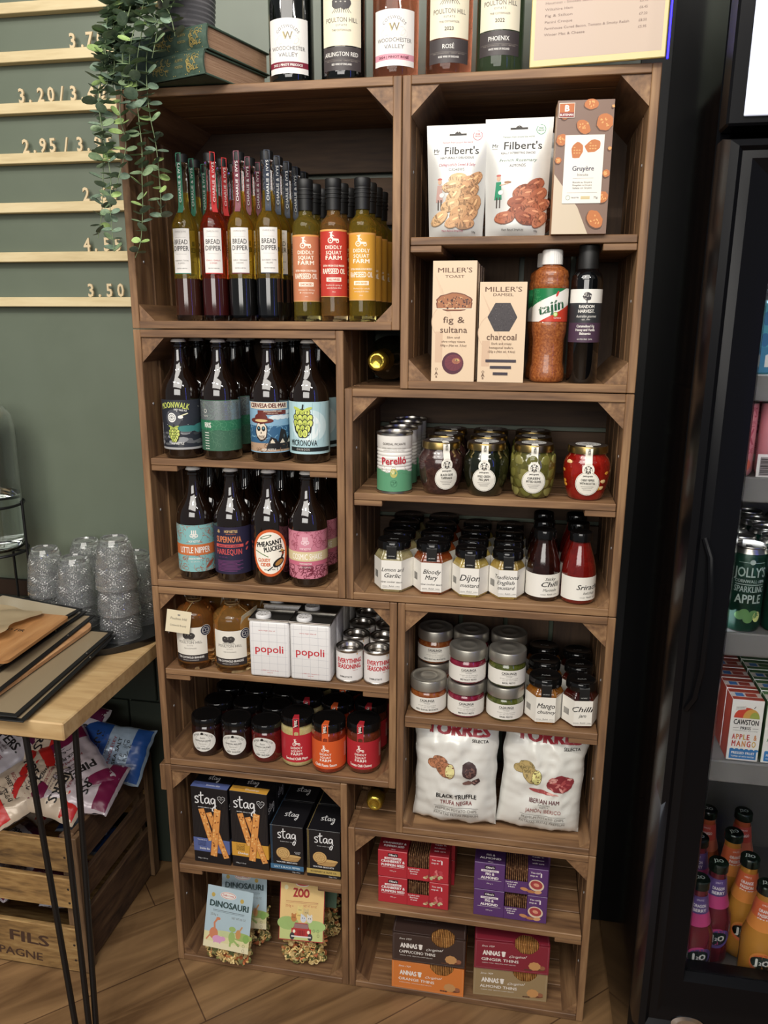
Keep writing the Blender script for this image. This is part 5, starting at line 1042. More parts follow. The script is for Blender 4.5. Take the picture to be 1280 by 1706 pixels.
def dino():
    a = Art(); w, h = .104, .118; a.rect(-w / 2, 0, w / 2, h, K(166, 190, 200)); a.rect(-w / 2, .012, w / 2, .030, K(214, 206, 150)); a.rect(-w / 2, 0, w / 2, .012, K(222, 212, 170)); a.ell(.034, .030, .024, .008, K(150, 176, 90)); a.ell(.0, .030, .03, .006, K(190, 200, 140))
    a.text('DINOSAURI', 0, .0790, .0120, K(36, 64, 64), fit=.090, bold=.045); a.ell(-.004, .1035, .0185, .0070, K(224, 220, 210), 22); a.ring(-.004, .1035, .0, .0, WHITE); a.ell(-.004, .1035, .0170, .0058, K(206, 60, 60), 22); a.ell(-.004, .1035, .0160, .0050, WHITE, 22); a.text('Dalla Costa', -.004, .1020, .0038, K(190, 40, 50), fit=.026, bold=.02)
    a.ell(-.038, .101, .0042, .0042, K(190, 160, 70)); a.ell(.028, .098, .0042, .0042, K(190, 160, 70)); a.line([(-.036, .073), (.036, .073)], .0007, INK); a.line([(-.036, .0705), (.036, .0705)], .0004, INK); a.text('250g e', -.032, .062, .0046, GREYINK, fit=.018); a.text('NET WT 8.8 OZ', .024, .061, .0042, GREYINK, fit=.032)
    S1 = K(206, 124, 84); S2 = K(214, 150, 190); S3 = K(150, 180, 96); S4 = K(200, 140, 80)
    a.ell(-.030, .028, .010, .011, S1); a.line([(-.028, .034), (-.030, .048), (-.024, .056)], .0042, S1); a.ell(-.022, .057, .005, .0030, S1); a.line([(-.038, .024), (-.046, .014)], .003, S1)
    a.ell(-.020, .018, .012, .007, S2); a.ell(-.008, .020, .006, .0045, S2); a.line([(-.028, .010), (-.026, .016)], .003, S2); a.line([(-.014, .010), (-.015, .016)], .003, S2)
    a.ell(.012, .026, .0075, .011, S3); a.ell(.012, .042, .0075, .005, S3); a.line([(.018, .020), (.030, .012)], .004, S3); a.line([(.010, .016), (.009, .008)], .004, S3); a.ell(.026, .034, .006, .009, S4); a.line([(.028, .040), (.034, .050)], .003, S4); a.ell(.044, .028, .007, .008, K(130, 170, 80))
    for x in (.028, .040): a.ring(x, .014, .0024, .0004, INK)
    a.ring(.040, .005, .0026, .0004, INK); return a
def zoo():
    a = Art(); w, h = .100, .104; a.rect(-w / 2, 0, w / 2, h, K(170, 40, 44)); a.rect(-w / 2 + .0015, .0015, w / 2 - .0015, h, K(224, 188, 118)); a.rect(-w / 2 + .0015, .0015, w / 2 - .0015, .030, K(186, 196, 120))
    a.ell(-.03, .030, .024, .012, K(150, 180, 100)); a.ell(.030, .028, .024, .010, K(160, 190, 110)); a.text('ZOO', -.002, .0770, .0155, K(176, 40, 44), fit=.036, bold=.07); a.ell(-.036, .093, .0042, .0042, K(224, 216, 170)); a.ell(.0, .1, .015, .0040, WHITE); a.ell(.0, .1005, .013, .003, K(200, 60, 60))
    a.line([(-.036, .069), (.036, .069)], .0007, K(170, 60, 50)); a.line([(-.036, .0665), (.036, .0665)], .0004, K(170, 60, 50)); a.text('250g e', -.028, .059, .0045, K(190, 90, 60), fit=.018); a.text('NET WT 8.8 OZ', .018, .0605, .0042, K(190, 90, 60), fit=.030)
    Rd = K(186, 48, 46); a.rect(-.022, .008, .022, .022, Rd); a.poly([(-.018, .022), (.018, .022), (.014, .032), (-.014, .032)], Rd); a.rect(-.016, .0225, .016, .0305, K(150, 110, 110)); 
    for q in (-1, 1): a.ell(q * .020, .008, .0055, .0065, K(60, 56, 60)); a.ell(q * .016, .0165, .003, .003, K(240, 230, 200)); 
    for k in range(5): a.rect(-.008 + k * .0034, .010, -.0065 + k * .0034, .019, K(120, 24, 30))
    a.rect(-.022, .0065, .022, .009, K(214, 210, 200))
    for u, v, c in ((-.017, .040, (190, 120, 60)), (-.006, .044, (226, 190, 100)), (.004, .040, (200, 206, 214)), (.010, .050, (206, 180, 120)), (.018, .040, (214, 210, 200)), (-.004, .054, (222, 200, 120))): a.ell(u, v, .0065, .0068, K(*c)); a.ell(u - .002, v + .001, .0008, .001, INK); a.ell(u + .002, v + .001, .0008, .001, INK); a.ell(u - .004, v + .006, .002, .0026, K(*c)); a.ell(u + .004, v + .006, .002, .0026, K(*c))
    for x in (.028, .037): a.ring(x, .020, .0022, .0004, INK)
    a.ring(.038, .012, .0022, .0004, INK); return a
pastabag(.116, .205, .085, (.050, .050, .190, dino()), 'clear pasta bag with pale blue DINOSAURI card, leaning at the crate front', (.1250, -.004, ZG0 + .0075), .0, -.04, 3, thin=.024).rotation_euler.y = .07
pastabag(.116, .205, .100, (.050, .064, .198, dino()), 'clear pasta bag with blue DINOSAURI card, standing behind the front one', (.1480, .060, ZG0 + .003), .06, .0, 5, thin=.026)
pastabag(.112, .206, .100, (.050, .076, .203, zoo()), 'clear pasta bag with yellow ZOO card showing animals in a red car', (.2900, .034, ZG0 + .003), .06, -.03, 8)
aj = Art(); aj.rect(-.050, 0, .050, .100, K(90, 120, 96)); aj.text('JUNIOR', .012, .070, .012, K(206, 200, 120), fit=.06, bold=.04)
pastabag(.110, .204, .100, (.049, .100, .200, aj), 'clear pasta bag with green card, half hidden behind the ZOO bag', (.3020, .115, ZG0 + .003), .0, -.03, 12)

# ---------------- bottom right crate H: seeded toasts and thins ----------------
def toastbox(col, nm1, nm2, t3, fruit):
    """box with a window cut over the front and top edge, toasts visible inside"""
    w, h, d = .150, .0635, .070; t = thing('toast_box', 'x', 'box'); Cb = K(*col, .35); Dk = K(*[int(c * .75) for c in col], .35); wl, wr, wb = -.0125, .034, .030; td = .045
    m = MB(); e = .0006
    m.box(-w / 2, wl, -d / 2, d / 2, 0, h, Cb, .0008); m.box(wr, w / 2, -d / 2, d / 2, 0, h, Cb, .0008); m.box(wl + 1e-4, wr - 1e-4, -d / 2, -d / 2 + e, 0.0005, wb, Cb); m.box(wl + 1e-4, wr - 1e-4, -d / 2 + e, d / 2, 0.0005, .0015, Cb)
    m.box(wl + 1e-4, wr - 1e-4, d / 2 - .012, d / 2, h - e - .0003, h - .0003, Cb); m.box(wl + 1e-4, wr - 1e-4, d / 2 - e, d / 2, 0.0016, h - .0012, Cb)
    a = Art(); W_ = K(232, 222, 220)
    x = -.043; a.rect(x - .0105, .0495, x + .0105, .0575, INK); a.text("Olina's", x, .0512, .0048, W_, fit=.018, bold=.04); a.rect(x - .018, .0430, x + .018, .0478, W_); a.text('Seeded Toasts', x, .0440, .0030, Cb, fit=.030, bold=.03)
    a.text(nm1, x, .0352, .0062, W_, fit=.050 if len(nm1) > 5 else .018, bold=.05); a.text(nm2, x, .0262, .0062, W_, fit=.050 if len(nm2) > 7 else .036, bold=.05); a.line([(x - .024, .0235), (x + .024, .0235)], .0005, W_); a.text('100 g e', x, .014, .0030, W_, fit=.014)
    for k, q in enumerate(('Loaded with', t3[0], t3[1])): a.text(q, .002, .0245 - k * .0055, .0036, W_, fit=(.024, .018, .014)[k], bold=.02)
    a.text("You can't", .050, .0525, .0042, W_, fit=.021, bold=.02); a.text('stop at', .046, .0455, .0042, W_, fit=.015, bold=.02); a.text('1', .0605, .0450, .0095, W_, bold=.05)
    F_ = fruit
    if F_ == 'cran':
        for k in range(7): a.ell(.048 + .004 * (k % 4) + (k // 4) * .002, .021 + (k // 4) * .006, .0048, .0035, K(*[[196, 60, 70], [220, 110, 110], [170, 40, 50]][k % 3]), 9, k, .15, k)
        for k in range(9): a.ell(.026 + k * .0042, .009 + .003 * (k % 3), .0045, .0030, K(*[[206, 180, 140], [176, 130, 90], [150, 40, 50], [170, 180, 120]][k % 4]), 9, k * .7)
    else:
        a.ell(.052, .025, .0155, .0135, K(214, 190, 160), 20, -.3); a.ell(.052, .026, .0125, .0102, K(170, 60, 60), 18, -.3); a.ell(.052, .026, .006, .004, K(214, 140, 110), 12, -.3)
        a.ell(.028, .013, .0085, .0040, K(196, 130, 80), 12, -.2); a.ell(.042, .009, .0090, .0036, K(180, 110, 64), 12, -.1); a.ell(.056, .009, .0075, .0042, K(206, 150, 100), 12, .2)
    m.art(a, front(-d / 2))
    a = Art(); a.rect(-w / 2 + .001, -d / 2 + .001, wl - .0006, d / 2 - .001, Dk); a.rect(wr + .0006, -d / 2 + .001, w / 2 - .001, d / 2 - .001, Dk); a.text(nm1, x, -.012, .0062, W_, fit=.050 if len(nm1) > 5 else .018, bold=.04); a.text(nm2, x, -.022, .0062, W_, fit=.044, bold=.04); a.text('100 g e', x, -.031, .0026, W_)
    for k, q in enumerate(('Friends', 'made in', 'kitchens', 'with care')): a.text(q, .054, .010 - k * .010, .0046, W_, fit=.024)
    m.art(a, top(h)); m.build('carton', t)
    m = MB(); TO = mottled('seeded_toast', [(70, 42, 26), (112, 74, 46), (170, 130, 90)], 160, .7, (1, 1, 1), .3, 3, .2, .2)
    for k in range(11): xx = wl + .0022 + k * .0041; m.box(xx, xx + .0026, -d / 2 + .005, d / 2 - .016, .003, h - .006 - .002 * (k % 3), TO, .001, Matrix.Translation((0, 0, 0)) @ Matrix.Rotation(.0, 4, 'Y'))
    s_ = m.build('seeded_toasts', t)
    return t
def place(t, loc, rz, label, group): t.location = loc; t.rotation_euler = (0, 0, rz); t['label'] = label; t['group'] = group
for x, col, n1, n2, t3, fr, nm in ((.5355, (186, 36, 48), 'CRANBERRY &', 'PUMPKIN SEED', ('Berries', '& seeds'), 'cran', 'red cranberry and pumpkin seed'), (.7385, (88, 50, 110), 'FIG &', 'ALMOND', ('Fruit and', 'Nuts'), 'fig', 'purple fig and almond')):
    t = toastbox(col, n1, n2, t3, fr); place(t, (x, .058, ZH1), 0, "%s toast box reading Olina's, bottom of the front stack" % nm, 'seeded toast boxes')
    dup(t, (x - .001, .0585, ZH1 + .0643), .0, "%s toast box reading Olina's, top of the front stack" % nm, 'seeded toast boxes')
    dup(t, (x + .006, .134, ZH1), .0, '%s toast box, bottom of the stack behind' % nm, 'seeded toast boxes'); dup(t, (x + .006, .134, ZH1 + .0643), .0, '%s toast box, top of the stack behind' % nm, 'seeded toast boxes')
def thins(col, name, txtc):
    w, h, d = .155, .0715, .098; t = thing('biscuit_thins_box', 'x', 'box'); Cb = K(*col, .35); W_ = K(232, 224, 214); m = MB()
    # front panel with a scalloped notch, top panel with the matching notch
    cx, rN = .030, .0245
    def notch(sgn, base, n=22):
        pts = []
        for k in range(n + 1):
            a_ = PI * k / n; r_ = rN + .0013 * abs(sin(a_ * 4)); pts.append((cx + r_ * cos(a_), base - r_ * sin(a_)))
        return pts
    out = [(-w / 2, 0), (w / 2, 0), (w / 2, h)] + notch(1, h) + [(-w / 2, h)]
    m.prism(out, -d / 2, -d / 2 + .0006, Cb, 'y')
    m.box(-w / 2, -w / 2 + .0006, -d / 2 + .0007, d / 2, 0, h - .0007, Cb); m.box(w / 2 - .0006, w / 2, -d / 2 + .0007, d / 2, 0, h - .0007, Cb); m.box(-w / 2 + .0007, w / 2 - .0007, -d / 2 + .0007, d / 2 - .0007, 0, .0006, Cb); m.box(-w / 2 + .0007, w / 2 - .0007, d / 2 - .0006, d / 2, 0, h - .0007, Cb)
    tp = [(-w / 2, -d / 2)] + [(x_, -d / 2 + (h - y_) * 1.0) for x_, y_ in notch(1, h)][::-1] + [(w / 2, -d / 2), (w / 2, d / 2), (-w / 2, d / 2)]
    m.prism(tp, h - .0006, h, Cb, 'z')
    a = Art(); Ln = K(*[min(255, int(c * .7 + 70)) for c in col]); b_ = .003
    for p in ([(-w / 2 + b_, h - b_), (-w / 2 + b_, b_), (w / 2 - b_, b_), (w / 2 - b_, h - b_), (cx + rN + .004, h - b_)], [(-w / 2 + b_, h - b_), (cx - rN - .004, h - b_)]): a.line(p, .0006, Ln)
    a.text('Since 1929', -.050, .0555, .0044, W_, fit=.026, shear=.3); a.text('ANNAS', -.042, .0350, .0120, W_, fit=.036, bold=.05, sx=.7); a.ell(-.017, .042, .0038, .0044, W_); a.poly([(-.021, .038), (-.013, .038), (-.0155, .034), (-.0185, .034)], W_); a.ell(-.017, .0455, .0048, .002, W_)
    a.text('Original', .011, .0345, .0062, W_, fit=.036, shear=.5, rot=.08); a.text(name, -.024, .0215, .0072, W_, fit=.078, bold=.015); a.text('SWEDISH THINS · DELICATE & CRISPY BISCUITS', -.026, .0145, .0022, W_, fit=.070)
    C1 = K(196, 138, 78); a.ell(.056, .012, .014, .004, K(110, 60, 36)); a.ell(.064, .016, .006, .005, K(150, 90, 60)); a.poly([(.048 + (.0118 + .0012 * (k % 2)) * cos(k * PI / 9), .0185 + (.0100 + .001 * (k % 2)) * sin(k * PI / 9)) for k in range(18)], C1)
    for k in range(3): a.ell(.030 + k * .005, .008, .003, .0018, K(90, 56, 40))
    m.art(a, front(-d / 2))
    a = Art(); a.text('ANNAS', -.044, .000, .0120, W_, fit=.036, bold=.05); a.ell(-.019, .006, .0038, .0044, W_); a.text('Original', .009, -.002, .0062, W_, fit=.034, shear=.5); a.text(name, -.022, -.013, .0030, Ln, fit=.07)
    for p in ([(-w / 2 + b_, -d / 2 + b_), (cx - rN - .004, -d / 2 + b_)], [(-w / 2 + b_, -d / 2 + b_), (-w / 2 + b_, d / 2 - b_), (w / 2 - b_, d / 2 - b_), (w / 2 - b_, -d / 2 + b_), (cx + rN + .004, -d / 2 + b_)]): a.line(p, .0006, Ln)
    for q in (-1, 0, 1): a.ell(.050 + q * .006, .020, .004, .005, Ln); a.ell(.050, .027, .005, .003, Ln)
    m.art(a, top(h)); m.build('carton', t)
    m = MB(); BC = mottled('biscuit_edge', [(120, 76, 34), (164, 112, 56), (190, 142, 80)], 90, .7, (1, 1, 1), .2, 3, .2, .35)
    for k in range(17): xx = cx - .031 + k * .0037; m.box(xx, xx + .0028, -d / 2 + .0025, d / 2 - .02, .002, h - .003, BC, .0008)
    m.build('biscuits', t); return t
for x, y, z, rz, col, nm, c_, d in ((.5725, .050, ZH0, .0, (216, 116, 42), 'ORANGE THINS', 0, 'orange box of ANNAS orange thins, bottom of the left stack'), (.5725, .049, ZH0 + .0722, .02, (62, 44, 38), 'CAPPUCCINO THINS', 0, 'dark brown box of ANNAS cappuccino thins, top of the left stack'),
                                 (.7445, .066, ZH0, .05, (150, 124, 84), 'ALMOND THINS', 0, 'tan box of ANNAS almond thins, bottom of the right stack'), (.7450, .063, ZH0 + .0722, .05, (136, 32, 48), 'GINGER THINS', 0, 'dark red box of ANNAS ginger thins, top of the right stack')):
    place(thins(col, nm, c_), (x, y, z), rz, d, 'boxes of biscuit thins')
# ---------------- foil topped bottles lying in the two gaps ----------------
def sparkling(label, loc):
    t = thing('sparkling_bottle', label, 'bottle', loc, 0, 'bottles lying in the gaps between crates')
    mt = Matrix.Rotation(PI / 2, 4, 'X')              # local +z of the lathe points to -y (neck towards the front)
    m = MB(); m.lathe([(0, .004), (.036, 0), (.0425, .004), (.0430, .02), (.0430, .105), (.040, .125), (.030, .150), (.0205, .170), (.0160, .190), (.0150, .205)], M('green_bottle_glass', (12, 20, 12), .06, coat=1), 36, mtx=mt); m.build('bottle_glass', t, angle=60)
    m = MB(); m.lathe([(.0215, .166), (.0170, .188), (.0155, .206), (.0185, .209), (.0188, .220), (.0168, .226), (.0172, .235), (.0150, .2395), (.0110, .241), (.0095, .2395), (0, .2395)], M('gold_foil', (196, 170, 72), .24, .95, bump=(220, .35)), 36, mtx=mt, sq=lambda a_: 1 + .012 * sin(a_ * 13)); m.build('gold_foil_capsule', t, angle=70)
sparkling('bottle lying on its side in the upper gap, gold foil top forward', (.4515, .279, 1.3452))
sparkling('bottle lying on its side in the lower gap, gold foil top forward', (.4515, .262, .4452))
# ---------------- wine bottles on top ----------------
def wine(glass, art, z0, yaw, name='wine_bottle'):
    t = thing('wine_bottle', 'x', 'bottle'); m = MB()
    m.lathe([(0, .006), (.030, .001), (.035, 0), (.0375, .004), (.0378, .012), (.0378, .188), (.0365, .200), (.0310, .215), (.0220, .228), (.0160, .240), (.0148, .255), (.0140, .290), (.0155, .292), (.0155, .300), (0, .300)], glass, 44); m.build('bottle_glass', t, angle=55)
    m = MB(); m.lathe([(.0152, .238), (.0162, .2385), (.0158, .300), (.0150, .3022), (0, .3022)], M('wine_capsule', (30, 26, 28), .3), 30); m.build('capsule', t)
    lab(t, art, .0381, z0, yaw); return t
def woodch(band, l2):
    a = Art(); P_ = K(224, 220, 214); a.rect(-.0365, 0, .0365, .0815, P_); a.rect(-.0365, .0085, .0365, .0175, K(*band)); T_ = K(96, 94, 92)
    a.text('COTSWOLDS', .0, .0675, .0050, T_, fit=.040, arc=.021); a.text('W', 0, .0500, .0125, K(186, 166, 96)); a.text('W', .0006, .0506, .0118, K(120, 110, 90), sx=.9)
    for q in (-1, 1): a.ring(q * .012, .050, .006, .0004, K(196, 192, 180), 16); a.ring(q * .017, .047, .005, .0003, K(204, 200, 190), 16); a.ring(q * .004, .045, .007, .0003, K(204, 200, 190), 16)
    a.text('WOODCHESTER', 0, .0345, .0062, T_, fit=.060); a.text('VALLEY', 0, .0250, .0062, T_, fit=.033); W_ = WHITE if band[1] < 100 else K(110, 40, 60); a.text(l2, -.001, .0110, .0036, W_, fit=.052, bold=.03); return a
def poulton(name, sub, yr):
    a = Art(); Cr = K(222, 212, 184); Dk = K(62, 54, 54); T_ = K(92, 86, 80); a.rect(-.0355, .036, .0355, .128, Cr); a.rect(-.0355, 0, .0355, .0345, Dk); W_ = K(222, 218, 210)
    a.text(name, -.001, .0205, .0066, W_, fit=min(.060, len(name) * .0049), bold=.01); a.line([(-.033, .0160), (.033, .0160)], .0003, K(130, 120, 110)); a.text('THE COTSWOLDS · GREAT BRITAIN', 0, .0128, .0020, K(140, 130, 120), fit=.055); a.text(sub, 0, .0072, .0030, W_, fit=.034, bold=.02)
    tree(a, 0, .0920, .0165, K(58, 52, 54)); a.text('POULTON HILL', 0, .0700, .0070, T_, fit=.055); a.text('ESTATE', 0, .0640, .0028, T_, fit=.018, tr=.35); a.text('THE COTSWOLDS', 0, .0570, .0028, T_, fit=.032)
    if yr: a.text(yr, 0, .0460, .0054, INK, fit=.0150, bold=.01)
    return a
DKG = M('dark_wine_glass', (10, 12, 10), .05, coat=1); ROS = M('rose_wine', (196, 120, 92), .03, trans=.95, ior=1.36); GRN = M('olive_wine_glass', (70, 84, 60), .03, trans=.6, ior=1.4)
for x, g, a, z0, yw, d in ((.3030, DKG, woodch((130, 30, 50), '2022 | PINOT PRECOCE'), .013, .12, 'dark wine bottle with white Woodchester Valley label and crimson band'), (.3935, DKG, poulton('ARLINGTON RED', 'RED WINE OF ENGLAND', ''), .0135, .12, 'dark wine bottle with cream Poulton Hill label reading ARLINGTON RED'),
                           (.4810, ROS, woodch((212, 140, 156), '2024 | PINOT ROSÉ'), .016, .10, 'rose wine bottle with white Woodchester Valley label and pink band'), (.5690, ROS, poulton('ROSÉ', 'ROSE WINE OF ENGLAND', '2023'), .016, .10, 'rose wine bottle with cream Poulton Hill label reading 2023 ROSÉ'),
                           (.6510, GRN, poulton('PHOENIX', 'WHITE WINE OF ENGLAND', '2022'), .023, .02, 'green wine bottle with cream Poulton Hill label reading 2022 PHOENIX')):
    t = wine(g, a, z0, yw); t.location = (x, .046, 1.8004); t['label'] = d; t['group'] = 'wine bottles on top of the crates'
# ---------------- old green books and the potted trailing plant ----------------
def book(label, loc, rz, L, Wd, H):
    t = thing('old_book', label, 'book', loc, rz, 'old green books'); Cv = mottled('green_book_cloth', [(48, 66, 56), (62, 82, 70), (78, 96, 82)], 40, .5, (1, 1, 1), .2, 4, .3, .1)
    m = MB(); m.box(-L, .002, 0, Wd, 0, .0030, Cv, .001); m.box(-L, .002, 0, Wd, H - .003, H, Cv, .001)
    n = 10; pts = [(-.0045 * sin(PI * k / n) + .001, H * k / n) for k in range(n + 1)] + [(.0035 - .0045 * sin(PI * k / n) + .001, H * k / n) for k in range(n, -1, -1)]
    m.prism([(a_, b_) for a_, b_ in pts], -L, .002, Cv, 'x'); m.build('cover', t, angle=40)
    m = MB(); PG = mottled('book_pages', [(140, 108, 84), (166, 132, 104), (182, 150, 122)], 14, .8, (1, 1, 40), .5, 3, .1, 0)
    m.box(-L + .003, -.002, .004, Wd - .004, .0032, H - .0032, PG); m.build('page_block', t)
    a = Art(); Gd = M('gilt', (206, 182, 110), .35, .55); 
    for q in (.008, .034, .038, .060, .064): a.rect(-q - .0012, .003, -q, H - .003, Gd)
    rr = random.Random(int(L * 1e4))
    for k in range(60):
        x_ = rr.choice((rr.uniform(-.032, -.010), rr.uniform(-.11, -.068))); a.ring(x_, rr.uniform(.008, H - .008), rr.uniform(.001, .005), .0009, Gd, 12, rr.random() * 3, rr.random() * 3 + 3)
    a.text('ALWYN', -.049, H * .62, .0050, Gd, fit=.017, rot=0); a.text('MORTON', -.049, H * .36, .0040, Gd, fit=.017)
    m = MB(); m.art(a, lambda u, v, w_: (u, -.0045 * sin(PI * min(1, max(0, v / H))) + .0006 - w_, v), .02); m.build('gilt_decoration', t)
    return t
book('lower of two old green books with gilt spine, lying on the crate', (.186, -.055, 1.8008), math.radians(-19), .20, .165, .0360)
book('upper of two old green books with gilt spine, under the plant pot', (.192, -.052, 1.8376), math.radians(-18), .20, .165, .0365)
def plant():
    t = thing('potted_trailing_plant', 'trailing round-leaved plant in a ribbed grey pot, hanging down the crate corner', 'plant', (.118, .050, 1.8749))
    base = Vector(t.location); m = MB(); G_ = M('pot_grey_glaze', (112, 110, 112), .35); B_ = M('pot_bare_clay', (176, 160, 140), .7)
    prof = [(0, .001, B_), (.036, 0), (.040, .004), (.043, .016, G_)]
    for k in range(9): prof += [(.0455 + .0005 * k, .018 + k * .0075), (.0440 + .0005 * k, .0215 + k * .0075)]
    prof += [(.050, .088), (.051, .092), (.047, .092), (.044, .080), (0, .080, M('potting_soil', (40, 30, 24), .9))]
    m.lathe(prof, G_, 44); m.build('pot', t, angle=40)
    LM = [mottled('leaf_green_%d' % i, c, 60, .5, (1, 1, 1), .1, 3, .2, .5) for i, c in enumerate(([(88, 108, 80), (112, 132, 98), (136, 154, 120)], [(112, 136, 78), (136, 160, 96), (158, 180, 118)], [(84, 104, 88), (106, 126, 106), (130, 148, 128)]))]
    ST = M('plant_stem', (112, 128, 92), .6); rr = random.Random(11)
    SP = [[(0.072, 1.917), (0.036, 1.862), (0.018, 1.821), (0.004, 1.77), (0.001, 1.718), (0.0, 1.666), (-0.01, 1.598), (-0.022, 1.554)], [(.045, 1.87), (0.014, 1.795), (0.009, 1.763), (0.009, 1.715), (0.018, 1.649), (0.014, 1.598), (0.016, 1.529)],
          [(0.093, 1.914), (0.066, 1.855), (0.05, 1.794), (0.042, 1.743), (0.046, 1.697), (0.03, 1.648), (0.025, 1.632)], [(0.106, 1.895), (0.082, 1.823), (0.07, 1.761), (0.072, 1.697), (0.072, 1.647), (0.069, 1.597), (0.061, 1.546), (0.047, 1.52)],
          [(0.145, 1.893), (0.102, 1.844), (0.089, 1.792), (0.091, 1.741), (0.095, 1.696), (0.098, 1.63), (0.097, 1.586)], [(0.129, 1.912), (0.148, 1.875), (0.153, 1.847)], [(0.056, 1.905), (0.048, 1.856), (0.044, 1.816), (0.03, 1.788)], [(0.05, 1.912), (0.060, 1.874), (0.068, 1.83)],
          [(0.068, 1.916), (0.048, 1.878), (0.034, 1.839), (0.026, 1.785)], [(0.114, 1.913), (0.097, 1.878), (0.08, 1.845), (0.06, 1.787)], [(.10, 1.92), (.12, 1.87), (.11, 1.82)], [(.055, 1.90), (.040, 1.86), (.028, 1.81), (.018, 1.77)], [(.08, 1.93), (.06, 1.88), (.055, 1.83), (.052, 1.79)], [(.06, 1.93), (.045, 1.89), (.035, 1.85), (.03, 1.81)]]
    for si, sp in enumerate(SP):
        m = MB(); yy = -.056 - .014 * ((si * 3) % 4) / 3
        pts = [Vector((base.x + rr.uniform(-.02, .02), base.y - .005, 1.955)), Vector((sp[0][0] * .7 + base.x * .3, -.005, 1.962 if sp[0][1] > 1.88 else 1.93))]
        pts += [Vector((x, yy - (.012 if z > 1.8 else 0) + rr.uniform(-.004, .004), z)) for x, z in sp]
        # resample along a smooth curve
        P2 = []
        for i in range(len(pts) - 1):
            p0, p1, p2, p3 = pts[max(0, i - 1)], pts[i], pts[i + 1], pts[min(len(pts) - 1, i + 2)]
            n_ = max(2, int((p2 - p1).length / .006))
            for k in range(n_):
                q = k / n_; P2.append(.5 * ((2 * p1) + (p2 - p0) * q + (2 * p0 - 5 * p1 + 4 * p2 - p3) * q * q + (3 * p1 - p0 - 3 * p2 + p3) * q ** 3))
        P2.append(pts[-1]); P2 = [p - base for p in P2]; N_ = len(P2)
        m.tube(P2, [.0011 - .0005 * i / N_ for i in range(N_)], ST, 5)
        d_ = 0; side = rr.random() * 6
        for i in range(1, N_):
            d_ += (P2[i] - P2[i - 1]).length
            if d_ < .0125: continue
            d_ = 0; side += 1.35 + rr.uniform(-.3, .3); sz = rr.uniform(.0105, .0155) * (1 - .3 * i / N_)
            for q in (0, PI):
                an = side + q; out = Vector((cos(an), sin(an) * .8, rr.uniform(-.15, .5))).normalized(); nrm = (Vector((0, 0, 1)) + Vector((rr.uniform(-.8, .8), rr.uniform(-1.2, .2), rr.uniform(-.3, .2)))).normalized()
                sdv = out.cross(nrm).normalized(); nrm = sdv.cross(out).normalized(); vs = [P2[i] + out * .0008, P2[i] + out * sz * 1.1 - nrm * sz * .12]
                for k in range(10):
                    b_ = 2 * PI * k / 10; vs.append(P2[i] + out * (sz * 1.1 - sz * cos(b_)) + sdv * sz * .88 * sin(b_) + nrm * sz * .10 * (abs(sin(b_))))
                m.add(vs, [[1, 2 + k, 2 + (k + 1) % 10] for k in range(10)], LM[rr.choice((0, 0, 1, 2, 2))])
                e_ = len(m.v) - 10; off = nrm * .0005; lower = [Vector(v) - off for v in vs[1:]]
                m.add(lower, [[0, 1 + (k + 1) % 10, 1 + k] for k in range(10)], LM[2])
                m.tube([P2[i], P2[i] + out * sz * .5], .0005, ST, 4)
        m.build('trailing_stem', t, angle=80)
plant()
# ---------------- menu card on the crates and added strip for the blue reflection ----------------
t = thing('menu_board', 'beige menu board with cream border leaning on top of the right crate', 'menu', (.8000, -.008, 1.8006), -.10)
m = MB(); m.box(-.1005, .1005, 0, .006, 0, .300, M('cream_acrylic', (186, 168, 104), .25, coat=.5), .0012); m.build('frame', t)
a = Art(); PP = K(178, 154, 134, .35); a.rect(-.094, .010, .094, .294, PP); TI = K(120, 96, 86)
for k, ln in enumerate(('Italiano - Mozzarella & Tomato', 'Classic Hummus - Roast Pepper', 'Haloumi - Avocado & Chilli', "Miller's Ham & Cheddar Toastie", 'Ploughmans - Pickle & Mustard Mayo', 'Wookey Hole - Cheddar & Onion Chutney', 'Cheese - Cherry Tomato Relish', "St Mawes's - Chorizo, Fried Egg", 'Brie Panini - Charlton & Cranberry', 'Natural Curing Ham', 'Pumpkin - Cherry Tomato & Basil', 'Houmous - Smoked Salmon', 'Wiltshire Ham', 'Fig & Stilton', 'Panini Croque', 'Farmhouse Cured Bacon, Tomato & Smoky Relish', 'Winter Mac & Cheese')):
    z = .180 - k * .0086; a.text(ln, -.080, z, .0036, TI, fit=min(.125, len(ln) * .0032), al='l'); a.text('£%d.%02d' % (5 + k % 4, (95, 45, 20, 50)[k % 4]), .064, z, .0036, TI, fit=.012)
m = MB(); m.art(a, front(0)); m.build('menu_sheet', t)
m = MB(); m.box(.9030, .9060, -.0100, -.0060, 1.8006, 2.12, M('blue_reflection_glow', (50, 40, 255), .4, emit=2.2), .0008); tag(m.build('blue_reflection_strip'), 'glowing strip added for the blue reflection at the right edge of the menu board', 'reflection strip')  # added glowing strip, imitates blue light reflected at the board edge
